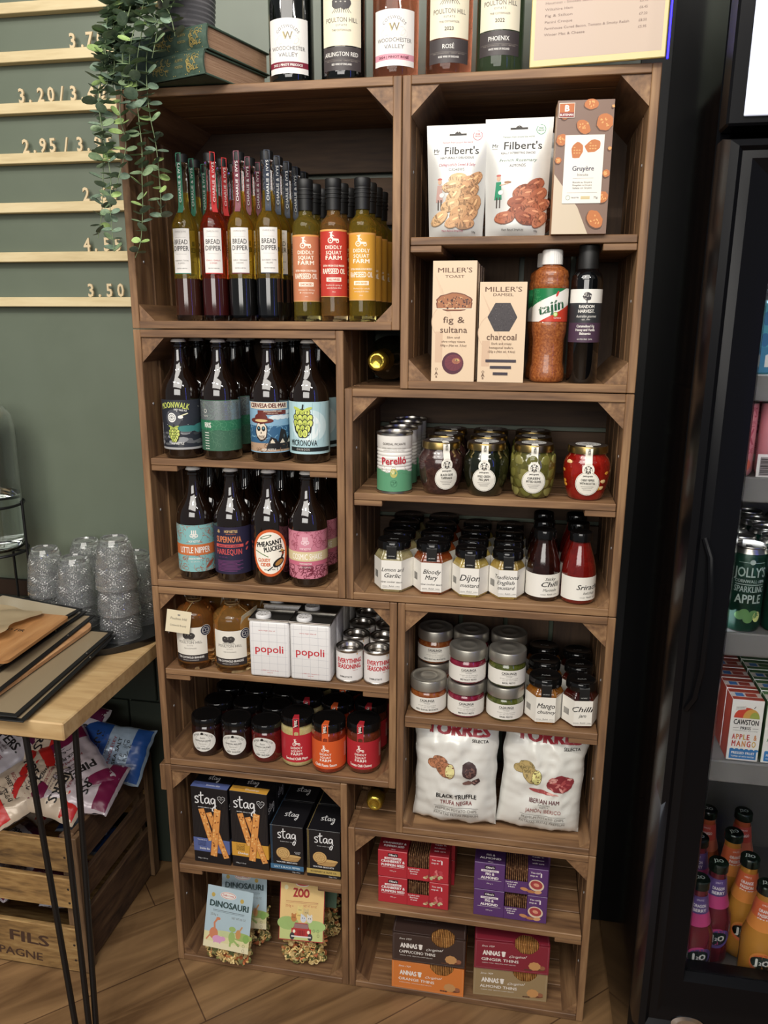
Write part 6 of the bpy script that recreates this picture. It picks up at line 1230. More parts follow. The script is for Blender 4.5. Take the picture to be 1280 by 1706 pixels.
# ---------------- price rails and wooden numerals ----------------
RW = mottled('pale_rail_wood', [(186, 166, 124), (206, 188, 146), (216, 200, 160)], 8, .55, (.4, 3, 3), .1, 5, .4, .15)
ROWS = [(2.033, []), (1.942, [('3', -0.241), ('.', -0.219), ('7', -0.202), ('0', -0.178)]), (1.8435, [('3', -0.37), ('.', -0.35), ('2', -0.325), ('0', -0.301), ('/', -0.276), ('3', -0.249), ('.', -0.228), ('4', -0.208), ('0', -0.184)]), (1.7445, [('2', -0.372), ('.', -0.351), ('9', -0.331), ('5', -0.308), ('/', -0.276), ('3', -0.244), ('.', -0.224), ('9', -0.202), ('5', -0.176)]), (1.6445, [('2', -0.239), ('.', -0.219), ('6', -0.198), ('5', -0.174)]), (1.541, [('4', -0.247), ('.', -0.226), ('5', -0.200), ('5', -0.174)]), (1.444, [('3', -0.247), ('.', -0.226), ('5', -0.202), ('0', -0.175)])]
PR = ['', '3.70', '3.20/3.40', '2.95/3.95', '2.65', '4.55', '3.50']; WN = M('numeral_wood', (206, 186, 150), .55)
NGL = {}
def numeral(c, x, z, label, grp):
    v, f = NGL.setdefault(c, glyph_mesh(c, .022)); sc = .0300 / .77; x0 = min(p[0] for p in v); x1 = max(p[0] for p in v); th = .004
    b = bmesh.new(); bv = [b.verts.new(((p[0] - (x0 + x1) / 2) * sc * .82, 0, p[1] * sc - (min(q[1] for q in v)) * sc)) for p in v]
    for q in f:
        try: b.faces.new([bv[i] for i in q])
        except ValueError: pass
    bmesh.ops.remove_doubles(b, verts=b.verts[:], dist=1e-6)
    r_ = bmesh.ops.extrude_face_region(b, geom=b.faces[:]); bmesh.ops.translate(b, verts=[e for e in r_['geom'] if isinstance(e, bmesh.types.BMVert)], vec=(0, -th, 0)); bmesh.ops.recalc_face_normals(b, faces=b.faces)
    m = MB(); m.bm(b, WN); o = m.build({'.': 'wooden_point', '/': 'wooden_slash'}.get(c, 'wooden_numeral'), loc=(x, .293, z)); tag(o, label, 'numeral', grp)
NM = ['first', 'second', 'third', 'fourth', 'fifth', 'sixth', 'seventh', 'eighth', 'ninth']
for i, (zb, chs) in enumerate(ROWS):
    o = MB(); o.box(-1.6, -.045, .283, .3049, zb, zb + .0205, RW, .001); tag(o.build('price_rail'), 'pale wooden price ledge on the green wall, %s' % ('empty in view, topmost', 'second from the top', 'third from the top', 'fourth from the top', 'fifth from the top', 'sixth from the top, above the lowest', 'lowest of all')[i], 'ledge', 'pale wooden price ledges')
    for k, (c, x) in enumerate(chs):
        kd = {'.': 'wooden point', '/': 'wooden slash'}.get(c, 'wooden numeral ' + ['zero', 'one', 'two', 'three', 'four', 'five', 'six', 'seven', 'eight', 'nine'][int(c)] if c.isdigit() else '')
        numeral(c, x, zb + .0208, '%s, %s from the left on the %s ledge from the top' % (kd, NM[k], NM[i]), 'wooden price characters')

# ---------------- side table with menus, tray, glasses and dispenser ----------------
t = thing('side_table', 'pale wooden table with black hairpin legs left of the crates', 'table', (-.045, -.263, 0))
TW = mottled('table_pale_wood', [(150, 118, 78), (184, 152, 106), (204, 176, 130)], 5, .5, (.5, 3.4, 3), .2, 7, .9, 0)
TWE = mottled('table_edge_wood', [(120, 86, 62), (170, 134, 102), (196, 164, 128)], 12, .65, (3, .6, 2), .5, 7, 1.2, 0)
m = MB(); m.box(-1.2, 0, 0, .553, .7005, .735, TW, .0025)
m.build('tabletop', t)
HP = M('black_steel_rod', (16, 15, 15), .4)
for fx, fy, tops in ((.003, -.024, ((-.084, .001), (-.021, .005), (-.006, .050))),):
    m = MB(); m.box(-.10, -.008, .008, .09, .696, .7003, HP)
    for tx, ty in ((-.084, .012), (-.026, .016), (-.012, .052)): m.tube([(tx, ty, .698), (fx - .018 + (tx + .04) * .42, fy + .02 + (ty - .02) * .25, .004)], .0058, HP, 10)
    m.box(fx - .044, fx + .004, fy + .008, fy + .034, 0, .008, HP, .002); m.build('leg', t)
for cx, cy in ((-1.12, .06), (-1.12, .48)):
    m = MB()
    for q in range(3): m.tube([(cx + .04 * cos(q * 2.1), cy + .04 * sin(q * 2.1), .699), (cx, cy, .002)], .0058, HP, 8)
    m.build('leg', t)
def clip(label, corner, rz, z, name='clipboard_menu', col=(136, 118, 90), grp='clipboard menus on the table'):
    t = thing(name, label, 'menu', (corner[0], corner[1], z), rz, grp); m = MB()
    m.box(-.235, 0, -.325, 0, 0, .0028, BLACKM, .001); m.build('board', t)
    m = MB(); m.box(-.226, -.009, -.316, -.009, .0029, .0036, K(*col, .35)); m.build('menu_sheet', t)
    m = MB(); m.tube([(-.004, -.10, .0045), (-.0015, -.10, .0045)], .0012, STEEL, 6); m.build('screw_post', t)
    t.rotation_euler = (.077, 0, rz); t.location.z = ZT + .0030 + .077 * (corner[1] + .285) + z
    return t
ZT = .7354
clip('black edged menu board at the bottom of the stack nearest the table corner', (-.112, .045), .01, 0)
clip('second black edged menu board from the bottom of the stack', (-.118, .048), -.015, .0060)
m = MB(); CW = mottled('serving_board_wood', [(150, 108, 72), (176, 130, 90), (192, 150, 108)], 7, .5, (.5, 3, 3), .15, 5, .5, 0)
def rrect(x0, x1, y0, y1, r, n=5): return [(cx + r * cos(a0 + k * PI / 2 / n), cy + r * sin(a0 + k * PI / 2 / n)) for cx, cy, a0 in ((x1 - r, y1 - r, 0), (x0 + r, y1 - r, PI / 2), (x0 + r, y0 + r, PI), (x1 - r, y0 + r, 3 * PI / 2)) for k in range(n + 1)]
m.prism(rrect(-.22, 0, -.36, 0, .03), 0, .007, CW, 'z'); tag(m.build('wooden_board', loc=(-.163, .060, ZT + .0030 + .077 * .345 + .0125), rot=(.077, 0, -.10)), 'thin rounded wooden board sandwiched between the black menu boards', 'board')
clip('black edged menu board resting on the thin wooden board', (-.180, .085), -.02, .0215)
clip('black edged menu board fanned left, under the top one', (-.200, .085), -.10, .0285)
clip('uppermost black edged menu board of the stack, shiny sheet', (-.206, .078), -.22, .0375, col=(176, 160, 130))
m = MB(); BW = mottled('menu_cover_wood', [(140, 96, 56), (170, 122, 76), (190, 146, 98)], 6, .45, (3, .5, 3), .15, 5, .6, 0)
m.prism(rrect(-.24, 0, -.20, 0, .012), 0, .006, BW, 'z'); a = Art(); a.text('THE WILD FIR', -.102, -.085, .0105, K(60, 40, 26), fit=.105, bold=.03); a.text('·', -.165, -.085, .0105, K(60, 40, 26)); m.art(a, top(.006))
tag(m.build('menu_cover', loc=(-.1950, .015, ZT + .0030 + .077 * .300 + .0475), rot=(.060, 0, -.03)), 'brown wooden menu cover with dark burnt lettering on top of the stack', 'menu')
m = MB()
m.grid(lambda u, v: (-.20 + .20 * u + .012 * noise.noise(Vector((v * 3, 1, 0))) * 2, -.14 + .14 * v + .02 * noise.noise(Vector((u * 3, 5, 0))), .004 + .012 * abs(noise.noise(Vector((u * 2.2, v * 2.4, 3)))) + .010 * (1 - v) * u), 22, 18, K(206, 184, 142, .7))
b = bmesh.new(); bv = [b.verts.new(v) for v in m.v]
for f in m.f: b.faces.new([bv[i] for i in f])
bmesh.ops.solidify(b, geom=b.faces[:], thickness=-.0008); m = MB(); m.bm(b, K(206, 184, 142, .7))
tag(m.build('paper_napkin', loc=(-.255, .010, ZT + .0030 + .077 * .295 + .0570), rot=(.060, 0, -.12), angle=80), 'crumpled cream paper napkin lying on the wooden menu cover', 'napkin')
m = MB(); m.lathe([(0, 0), (.170, 0), (.176, .002), (.178, .016), (.1755, .0165), (.173, .004), (0, .004)], M('black_tray', (16, 16, 17), .3, coat=.3), 72); m.v = [(v[0] * 1.45, v[1] * .94, v[2]) for v in m.v]; tag(m.build('oval_tray', loc=(-.300, .122, ZT)), 'oval black tray under the upside-down glasses', 'tray')
def tumbler():
    """cut-glass tumbler standing upside down"""
    h = .110; GL_ = M('cut_glass', (252, 253, 253), .03, trans=.95, ior=1.5, coat=.6); n = 156; nv = 62; m = MB(); vs = []
    def rad(z): q = z / h; return .0285 + (.0455 - .0285) * (1 - q) ** .62 * (1 if q > .06 else 1)
    for j in range(nv + 1):
        z = .006 + (h - .014) * j / nv
        for i in range(n):
            a_ = 2 * PI * i / n; e = 1 if 3 < j < nv - 3 else 0
            k1 = abs(((a_ * 26 / (2 * PI) + z * 155) % 1) - .5); k2 = abs(((a_ * 26 / (2 * PI) - z * 155) % 1) - .5)
            r = rad(z) + e * .0042 * (min(k1, k2) * 2 - .5); vs.append((r * sin(a_), -r * cos(a_), z))
    fs = [[j * n + i, j * n + (i + 1) % n, (j + 1) * n + (i + 1) % n, (j + 1) * n + i] for j in range(nv) for i in range(n)]
    m.add(vs, fs, GL_)
    m.lathe([(rad(h - .008), h - .008), (.0290, h - .003), (.0275, h), (.0235, h - .0005), (.0215, h - .004), (0, h - .005)], GL_, n)
    m.lathe([(0, h - .012), (.024, h - .012), (.0262, h - .018)] + [(rad(h * (1 - q / 8)) - .0030, h * (1 - q / 8)) for q in range(2, 8)] + [(rad(0.004) - .0022, .0005), (rad(0) - .0005, 0), (rad(.006), .006)], GL_, n)
    return m.build('glass_tumbler', angle=20)
t0 = tumbler(); t0['category'] = 'glass'; t0['group'] = 'upside-down cut glass tumblers'; first = True
for (x, y, n_, dz, d) in ((-.360, .188, 2, .054, 'left stack nearest the water dispenser'), (-.262, .150, 2, .050, 'front middle stack'), (-.288, .242, 2, .062, 'rear middle stack against the wall'), (-.133, .103, 3, .0575, 'tall stack in front of the crate'), (-.136, .196, 2, .054, 'rear right stack beside the crate')):
    for k in range(n_):
        lb = 'upside-down patterned glass, %s of the %s' % ('bottom' if k == 0 else 'top' if k == n_ - 1 else 'second from bottom' if k == 1 else 'third from bottom', d); loc = (x, y, ZT + .0044 + dz * k)
        if first: t0.location = loc; t0['label'] = lb; first = False
        else: dup(t0, loc, R.uniform(0, 1), lb, 'upside-down cut glass tumblers')
t = thing('water_dispenser', 'tall glass water dispenser on a black wire stand at the left edge', 'dispenser', (-.487, .190, ZT + .0042))
m = MB(); m.lathe([(0, .158), (.070, .156), (.078, .162), (.080, .175), (.080, .440), (.074, .468), (.058, .486), (.030, .494), (0, .496), (0, .493), (.029, .491), (.056, .483), (.0715, .466), (.0770, .438), (.0770, .176), (.075, .165), (.068, .161), (0, .161)], CLEAR, 48); m.v = [(v[0] * .85, v[1] * .85, v[2]) for v in m.v]; m.build('glass_vessel', t, angle=60)
m = MB(); m.lathe([(0, .1615), (.067, .1615), (.0745, .166), (.0766, .177), (.0766, .285), (0, .285)], M('water', (240, 246, 244), .02, trans=1, ior=1.33), 48); m.v = [(v[0] * .85, v[1] * .85, v[2]) for v in m.v]; m.build('water', t, angle=50)
m = MB(); FR = M('black_wire', (14, 14, 15), .4)
for z, r_ in ((.150, .0705), (.262, .0705)): m.tube([(r_ * cos(k * PI / 16), r_ * sin(k * PI / 16), z) for k in range(32)], .0032, FR, 8, closed=True)
for k in range(4): a_ = k * PI / 2 + .15; m.tube([(.0740 * cos(a_), .0740 * sin(a_), .270), (.0740 * cos(a_), .0740 * sin(a_), .005)], .0032, FR, 8)
for k in (0, 1): a_ = k * PI / 2 + .15; m.tube([(.0740 * cos(a_), .0740 * sin(a_), .150), (-.0740 * cos(a_), -.0740 * sin(a_), .150)], .0028, FR, 8)
m.build('wire_stand', t)
m = MB(); m.box(-1.2, -.47, .2935, .3045, .7358, .778, M('dark_upstand_wood', (44, 30, 24), .5), .001); struct(m.build('trim_2'))

# ---------------- the old wooden crate with bags of crisps on the floor ----------------
t = thing('slatted_crate', 'old weathered wooden crate reading FILS, filled with snack bags', 'crate', (-.185, -.080, 0))
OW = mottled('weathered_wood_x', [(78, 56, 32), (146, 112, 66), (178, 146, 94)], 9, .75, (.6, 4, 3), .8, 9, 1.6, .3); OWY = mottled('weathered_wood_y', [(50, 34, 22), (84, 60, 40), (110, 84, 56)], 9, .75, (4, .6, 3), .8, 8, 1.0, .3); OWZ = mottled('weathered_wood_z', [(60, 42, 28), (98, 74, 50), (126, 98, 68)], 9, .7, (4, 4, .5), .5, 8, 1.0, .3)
LX = .56; LY = .345
SL = [(.004, .117), (.170, .245), (.262, .340)]
for nm, y0, y1 in (('front_slats', 0, .012), ('rear_slats', LY - .012, LY)):
    m = MB()
    for (a_, b_) in SL: m.box(-LX, -.0005, y0, y1, a_, b_, OW, .002)
    if nm[0] == 'f':
        a = Art(); BI = K(74, 48, 32, .8); a.text('FILS', -.130, .062, .029, BI, fit=.100, bold=.03, rot=-.06); a.text('PAGNE', -.155, .022, .0215, BI, fit=.110, bold=.02, rot=-.06); a.text('& ', -.235, .066, .029, BI); a.text('CHAM', -.27, .027, .0215, BI, fit=.085, bold=.02, rot=-.05)
        for q in ((.075, ), (.035, ), (.22, ), (.185, ), (.3, )): a.ell(-.018, q[0], .003, .003, K(50, 40, 34), 10)
        m.art(a, front(0))
    m.build(nm, t)
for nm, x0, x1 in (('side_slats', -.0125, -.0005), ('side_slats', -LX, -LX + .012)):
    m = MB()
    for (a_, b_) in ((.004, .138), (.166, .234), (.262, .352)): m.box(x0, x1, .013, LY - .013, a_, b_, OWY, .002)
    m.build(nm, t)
for cx in (-.034, -LX + .0125):
    for cy in (.0125, LY - .034): m = MB(); m.box(cx, cx + .021, cy, cy + .021, .012, .345, OWZ, .001); m.build('corner_post', t)
m = MB(); m.box(-.0004, .0110, .001, .030, .004, .348, OWZ, .0015); m.build('end_batten', t); m = MB(); m.box(-.0004, .0110, LY - .030, LY - .001, .004, .350, OWZ, .0015); m.build('end_batten', t)
m = MB(); m.box(-LX + .012, -.013, .0125, LY - .0125, .004, .011, OW); m.build('crate_base', t)
def snackbag(cmain, cend, seed, flav):
    w, h = .135, .185; a = Art(3e-4); Bk = INK
    big = .5 if cend[2] > 120 else 0; a.rect(-w / 2 + .004, .004, w / 2 - .004, .040, K(*cend, .3)); a.rect(-w / 2 + .004, h - .036 - big * .10, w / 2 - .004, h - .004, K(*cend, .3)); a.text('PIPERS.', 0, .112, .020, Bk, fit=.098, bold=.03)
    a.text('CRISPS MADE', 0, .102, .0045, K(90, 70, 76), fit=.05); a.text('BY FARMERS', 0, .094, .0045, K(90, 70, 76), fit=.05); a.text(flav[0], 0, .080, .0075, K(150, 60, 70), fit=.070, bold=.01); a.text(flav[1], 0, .066, .0085, Bk, fit=.066, bold=.02)
    scrib(a, -.02, .040, .03, .060, Bk, 14, seed, .0012, .014)
    F = M('snack_foil_%d_%d_%d' % cmain, cmain, .28, .1, coat=.3); return crispbag(w, h, a, F, seed * 1.7, .030)
BG = {}
for k, (cm, ce, fl) in enumerate((((206, 188, 166), (206, 34, 30), ('BIGGLESWADE', 'SWEET CHILLI')), ((198, 186, 190), (120, 24, 66), ('KARNATAKA', 'BLACK PEPPER')), ((192, 188, 194), (90, 20, 60), ('LYE CROSS', 'CHEDDAR & ONION')), ((150, 170, 190), (28, 74, 150), ('ANGLESEY', 'SEA SALT')))):
    BG[k] = snackbag(cm, ce, k + 2, fl).build('snack_bag', angle=80); BG[k]['category'] = 'bag of crisps'; BG[k]['group'] = 'snack bags in the floor crate'
used = set()
def bag(k, x, y, z, rx, ry, rz, label, s=1.0):
    if k in used: o = BG[k].copy(); C.objects.link(o); o.scale = (1, 1, 1)
    else: o = BG[k]; used.add(k)
    mt = Matrix.Rotation(rz, 4, 'Z') @ Matrix.Rotation(rx, 4, 'X') @ Matrix.Rotation(ry, 4, 'Y')
    c = mt @ Vector((0, 0, .0925)) * s; o.scale = (s, s, s); o.rotation_euler = mt.to_euler(); o.location = (x - c.x, y - c.y, z - c.z); o['label'] = label
L1 = -1.05
bag(0, -.290, .025, .392, L1, 1.9, .25, 'pale pink bag with red end, lying at the crate front corner')
bag(0, -.350, .015, .392, L1, .9, .2, 'pale pink bag with red ends, front of the pile, lettering slanting')
bag(1, -.262, .070, .410, L1, 2.35, .1, 'pale bag with magenta ends reading PIPERS, centre of the pile')
bag(2, -.455, .080, .425, L1, .6, .1, 'pale lilac bag with dark end at the left edge of the pile')
bag(0, -.395, .125, .432, L1 - .1, 1.2, -.2, 'pale bag with red ends behind the front bags, reading PIPERS')
bag(2, -.330, .165, .425, L1 + .2, .2, .1, 'pale lilac bag at the back, under the table top')
bag(1, -.235, .045, .392, L1 - .2, 2.0, .5, 'magenta ended bag against the right side slats')
bag(3, -.225, .165, .405, -.75, -1.35, .25, 'blue and pale snack bag leaning at the back right corner')
bag(0, -.475, .030, .388, L1, .3, .2, 'red ended bag at the left of the front slat')
for k, (x, y, z, kk, d) in enumerate(((-.285, .02, .205, 1, 'magenta ended, behind the upper front slat near the right corner'), (-.42, .02, .215, 2, 'dark ended, behind the middle front slat'), (-.56, .03, .21, 0, 'red ended, behind the middle front slat at far left'), (-.285, .13, .225, 3, 'blue ended, beside the right slats'), (-.42, .14, .24, 0, 'red ended, deep in the middle'), (-.56, .14, .24, 2, 'dark ended, deep at the far left'), (-.285, .03, .12, 2, 'dark ended, low behind the front slats at right'), (-.43, .03, .12, 1, 'magenta ended, low behind the front slats'), (-.57, .05, .12, 0, 'red ended, low at the far left'), (-.30, .17, .13, 3, 'blue ended, low at the rear right'))):
    bag(kk, x, y + .015, z, -1.45, k * .5 if k not in (3, 9) else 1.5, .0, 'buried snack bag, ' + d, .70)
# ---------------- drinks fridge ----------------
fr = thing('drinks_fridge', 'tall black glass-door drinks fridge standing right of the crates', 'fridge', (.955, 0, 0))
FB = M('fridge_black', (7, 7, 9), .09, spec=.25); FBF = M('fridge_frame_black', (12, 12, 14), .24, spec=.2); IN = M('fridge_liner', (92, 90, 88), .45); CHR = M('chrome', (210, 210, 212), .12, 1.0)
X1 = .62; YB0, YB1 = -.165, .29
m = MB(); m.box(0, .020, YB0, YB1, .03, 2.02, FB, .004); m.box(X1 - .02, X1, YB0, YB1, .03, 2.02, FB, .004); m.box(.0205, X1 - .0205, YB1 - .02, YB1, .03, 2.02, FB); m.box(.0205, X1 - .0205, YB0, YB1 - .0205, 2.0, 2.02, FB); m.box(.0205, X1 - .0205, YB0, YB1 - .0205, .03, .12, FB)
for x in (.04, X1 - .04):
    for y in (-.2, .25): m.lathe([(0, 0), (.018, 0), (.018, .03), (0, .03)], BLACKM, 14, (x, y, 0))
m.build('cabinet', fr)
m = MB(); m.box(.021, .026, -.160, .265, .27, 1.62, IN); m.box(X1 - .026, X1 - .021, -.160, .265, .27, 1.62, IN); m.box(.0265, X1 - .0265, .255, .265, .27, 1.62, IN); m.box(.0265, X1 - .0265, -.160, .254, 1.612, 1.62, IN); m.box(.0265, X1 - .0265, -.160, .254, .27, .2855, IN); m.build('liner', fr)
# door frame, mitred and stepped like the moulded original
def doorframe():
    zs0, zs1 = .232, 1.648; m = MB()
    steps = [(0.0, 0.0), (.006, -.020), (.016, -.024), (.022, -.018), (.034, -.020), (.048, -.014), (.074, -.006), (.081, .012)]   # inward offset, y
    def ring_(o, y): return [(o, y, zs0 + o * 1.4), (X1 - o, y, zs0 + o * 1.4), (X1 - o, y, zs1 - o * .8), (o, y, zs1 - o * .8)]
    vs = []; fs = []
    full = [(0.0, .034)] + steps + [(.081, .034)]
    for o, y in full: vs += [(a_, YB0 - .036 + b_, c_) for a_, b_, c_ in ring_(o, y)]
    for k in range(len(full) - 1):
        for i in range(4): j = (i + 1) % 4; fs.append([k * 4 + i, k * 4 + j, (k + 1) * 4 + j, (k + 1) * 4 + i])
    m.add(vs, fs, FBF); m.build('door_frame', fr, angle=25)
doorframe()
m = MB(); m.box(.079, X1 - .079, -.192, -.188, .28, 1.612, M('door_glass', (240, 242, 242), .0, trans=1.0, ior=1.02)); m.build('door_glass', fr)
m = MB(); m.box(.0005, X1 - .0005, -.210, YB0 - .0005, 1.662, 2.02, FBF, .003); m.build('header_frame', fr)
m = MB(); m.box(.020, X1 - .020, -.2145, -.2105, 1.672, 2.0, M('lit_header', (214, 220, 236), .4, emit=.28), .001); m.build('lit_header_panel', fr)
m = MB(); m.lathe([(0, 0), (.014, 0), (.017, .001), (.018, .004), (.012, .006), (.0115, .0045), (0, .0045)], CHR, 36, mtx=Matrix.Translation((.085, -.2180, .262)) @ Matrix.Rotation(PI / 2, 4, 'X') @ Matrix.Diagonal((1.5, .9, 1, 1))); m.build('lock', fr)
m = MB(); hp = [(.028, -.2185, 1.115), (.036, -.230, 1.09), (.040, -.2355, 1.04), (.040, -.2365, .98), (.040, -.2355, .92), (.036, -.230, .87), (.028, -.2185, .845)]; m.tube(hp, .0050, FBF, 10); m.build('door_handle', fr)
SHZ = [.688, .908, 1.152, 1.300]
SM = M('shelf_strip', (112, 110, 108), .4)
for z in SHZ:
    m = MB(); m.box(.028, X1 - .028, -.170, -.163, z + .008, z + .046, SM, .002)
    for k in range(14): m.box(.034 + k * .042, .040 + k * .042, -.162, .24, z + .034, z + .038, M('shelf_wire', (190, 190, 190), .3, .8))
    m.box(.028, X1 - .028, -.1625, .245, z + .0385, z + .042, SM)
    m.build('shelf', fr)
m = MB(); m.box(.06, X1 - .06, -.172, -.167, .2860, .305, SM, .001)
for k in range(60): m.box(.062 + k * .0083, .066 + k * .0083, -.1735, -.1722, .298, .303, K(200, 200, 196))
m.build('air_grille', fr)
LB = M('fridge_led', (220, 230, 255), .4, emit=2.0)
m = MB(); m.box(.10, X1 - .10, -.15, -.13, 1.604, 1.611, LB); m.build('interior_light', fr)
area('fridge_interior_light', (1.27, -.12, 1.60), (1.27, .1, .8), .45, 1.2, (.88, .93, 1.0), .04)
area('fridge_side_light', (1.035, -.15, .95), (1.35, .1, .8), .03, .5, (.88, .93, 1.0), 1.2)
# drinks
def slim(r, h, col, art, metal=.5):
    t = thing('drink_can', 'x', 'can'); m = MB(); B_ = M('can_%d_%d_%d' % col, col, .28, metal)
    m.lathe([(0, .004, STEEL), (r - .006, .003), (r - .004, 0), (r - .003, .001, B_), (r, .007), (r, h - .010, STEEL), (r - .0035, h - .003), (r - .0030, h - .0015), (r - .0035, h), (r - .0050, h - .0015), (r - .0055, h - .004), (0, h - .004)], STEEL, 36); m.build('can_body', t, angle=40)
    m = MB(); m.box(-.004, .004, -.010, .006, h - .0038, h - .0028, STEEL, .0008); m.build('ring_pull', t)
    lab(t, art, r + .0002, .008, .0, name='label'); return t
a = Art(); SG = K(160, 176, 170); a.text('JOLLY\'S', 0, .082, .016, SG, fit=.048, bold=.02); a.text('CORNWALL·1896', 0, .073, .0052, SG, fit=.046, bold=.02); a.line([(-.022, .070), (.022, .070)], .0012, SG); a.text('SPARKLING', 0, .058, .0100, SG, fit=.046, bold=.02); a.text('APPLE', 0, .040, .0145, SG, fit=.040, bold=.02); a.line([(-.02, .105), (.02, .105)], .0006, SG); a.ell(0, .106, .004, .004, SG)
for u, v in ((-.010, .020), (.002, .015), (-.004, .024), (.010, .022)): a.ell(u, v, .0075, .007, K(84, 130, 70))
a.ell(.016, .018, .0068, .0085, K(206, 210, 120)); a.line([(.012, .020), (.020, .020)], .0008, INK); a.text('NO ADDED', .016, .022, .0018, INK); 
t = slim(.0275, .136, (22, 56, 44), a, .25)
G20 = 'green apple drink cans'; pos = [(1.070 + .058 * c, -.130 + .0585 * r_) for c in range(3) for r_ in range(5)]
for k, (x, y) in enumerate(pos):
    c_, r_ = divmod(k, 5); lb = 'dark green sparkling apple can, %s row of the %s column from the left' % (ORD[r_], ('first', 'second', 'third')[c_]); 
    if k == 0: t.location = (x, y, .9505 + .0002); t['label'] = lb; t['group'] = G20
    else: dup(t, (x, y, .9505 + .0002), R.uniform(-.2, .2), lb, G20)
a = Art(); PK = K(196, 80, 104); a.text("JOLLY'S", 0, .080, .015, PK, fit=.046, bold=.02); a.text('CORNWALL·1896', 0, .070, .0052, PK, fit=.044); a.line([(-.02, .067), (.02, .067)], .001, PK); a.text('PINK', 0, .040, .024, PK, fit=.042, bold=.04); a.text('LEMONADE', 0, .027, .0080, PK, fit=.044, bold=.02); a.ell(.010, .010, .010, .009, K(236, 110, 80)); a.ell(-.012, .012, .007, .006, WHITE)
t = slim(.0255, .118, (222, 150, 160), a, .2); G21 = 'pink lemonade cans'
for k in range(12):
    c_, r_ = divmod(k, 4); x, y = 1.0330 + .0555 * c_, -.130 + .056 * r_; lb = 'pink lemonade can, %s row of the %s column from the left' % (ORD[r_], ('first', 'second', 'third')[c_])
    if k == 0: t.location = (x, y, 1.1947); t['label'] = lb; t['group'] = G21
    else: dup(t, (x, y, 1.1947), R.uniform(-.6, .6) if c_ else 0, lb, G21)
a = Art(); a.rect(-.014, 0, .014, .036, K(222, 216, 214)); a.rect(-.010, .004, .010, .032, K(150, 140, 140))
for k in range(11): a.rect(-.009, .006 + k * .0022, .009, .0070 + k * .0022 + .0004 * (k % 3), K(60, 52, 54))
m = MB(); m.box(-.014, .014, 0, .0006, 0, .036, K(222, 216, 214)); m.art(a, front(0)); tag(m.build('barcode_label', loc=(1.0710, -.1605, 1.1948)), 'white barcode label between the two front pink cans', 'label')
# cartons
def carton(kind):
    w, h, d = .0475, .107, .038; F = Art(); W_ = K(226, 222, 214, .35); F.rect(-w / 2 + .0005, .0005, w / 2 - .0005, h - .0005, W_)
    Bl = K(40, 116, 184); fc = ((206, 60, 40), (220, 120, 60)) if kind == 'mango' else ((60, 130, 70), (110, 150, 60))
    F.rect(-w * .42, .003, w * .44, .0195, Bl)
    for k in range(6): F.ell(-w * .35 + k * w * .155, .0193, .0035, .0022, Bl, 10)
    F.text('PRESSED FRUIT', .0005, .0115, .0044, WHITE, fit=w * .74, bold=.03); F.text('TOPPED UP WITH WATER', .0005, .0060, .0028, WHITE, fit=w * .74, bold=.02)
    def multi(t_, v, h_, fit, cols):
        n = len(t_); cw = fit / n
        for i, ch in enumerate(t_):
            if ch != ' ': F.text(ch, -fit / 2 + cw * (i + .5), v, h_, K(*cols[i % len(cols)]), fit=cw * .82, bold=.04)
    if kind == 'mango': cs = [(196, 44, 40), (206, 120, 50), (200, 60, 50), (190, 150, 40), (196, 44, 40)]; multi('APPLE &', .0375, .0098, w * .80, cs); multi('MANGO', .0250, .0108, w * .80, [(190, 50, 44), (200, 90, 44), (206, 130, 50), (196, 60, 46), (206, 160, 60)])
    else: cs = [(44, 120, 66), (90, 140, 60)]; multi('APPLE &', .0375, .0098, w * .80, cs); multi('PEAR', .0250, .0108, w * .66, cs)
    F.text('ORIGINAL RECIPE', 0, .0525, .0018, GREYINK, fit=w * .78); F.text('PRESS', 0, .0555, .0052, INK, fit=w * .34, bold=.03); F.line([(-w * .40, .058), (-w * .22, .058)], .0007, INK); F.line([(w * .22, .058), (w * .40, .058)], .0007, INK); F.text('CAWSTON', 0, .0640, .0092, INK, fit=w * .80, bold=.035)
    def dome(cu, r0, mat, sq=1): F.poly([(cu + r0 * cos(PI * k / 16), .0755 + r0 * sq * sin(PI * k / 16)) for k in range(17)], mat)
    dome(-.001, .0185, K(*fc[0]), 1.0); dome(.0065, .0125, K(*((206, 150, 60) if kind == 'mango' else (120, 160, 70))), 1.3); dome(.0115, .0075, K(150, 160, 60), 1.5); F.line([(.009, .093), (.0115, .097)], .001, INK)
    F.poly([(-.018, .088), (-.003, .091), (-.003, .097), (-.018, .095)], K(206, 202, 194)); F.text('NO ADDED', -.0105, .0922, .0022, GREYINK, fit=.011, rot=.12)
    Tp = Art(); Tc = K(*((170, 62, 44) if kind == 'mango' else (70, 110, 60)), .35); Tp.rect(-w / 2 + .0005, -d / 2 + .0005, w / 2 - .0005, d / 2 - .0005, Tc); Tp.rect(-w / 2 + .001, -d / 2 + .010, w / 2 - .001, d / 2 - .012, K(206, 190, 178, .35)); Tp.rect(-w * .34, -d / 2 + .012, -w * .08, d / 2 - .014, K(60, 110, 170)); Tp.rect(-w * .02, -d / 2 + .012, w * .34, d / 2 - .014, Tc)
    Lf = Art(); Lf.rect(-d / 2 + .0005, .0005, d / 2 - .0005, h - .0005, Tc)
    m = MB(); m.box(-w / 2, w / 2, -d / 2, d / 2, 0, h, W_, .0008); m.art(F, front(-d / 2)); m.art(Tp, top(h)); m.art(Lf, left(-w / 2)); return m.build('juice_carton')
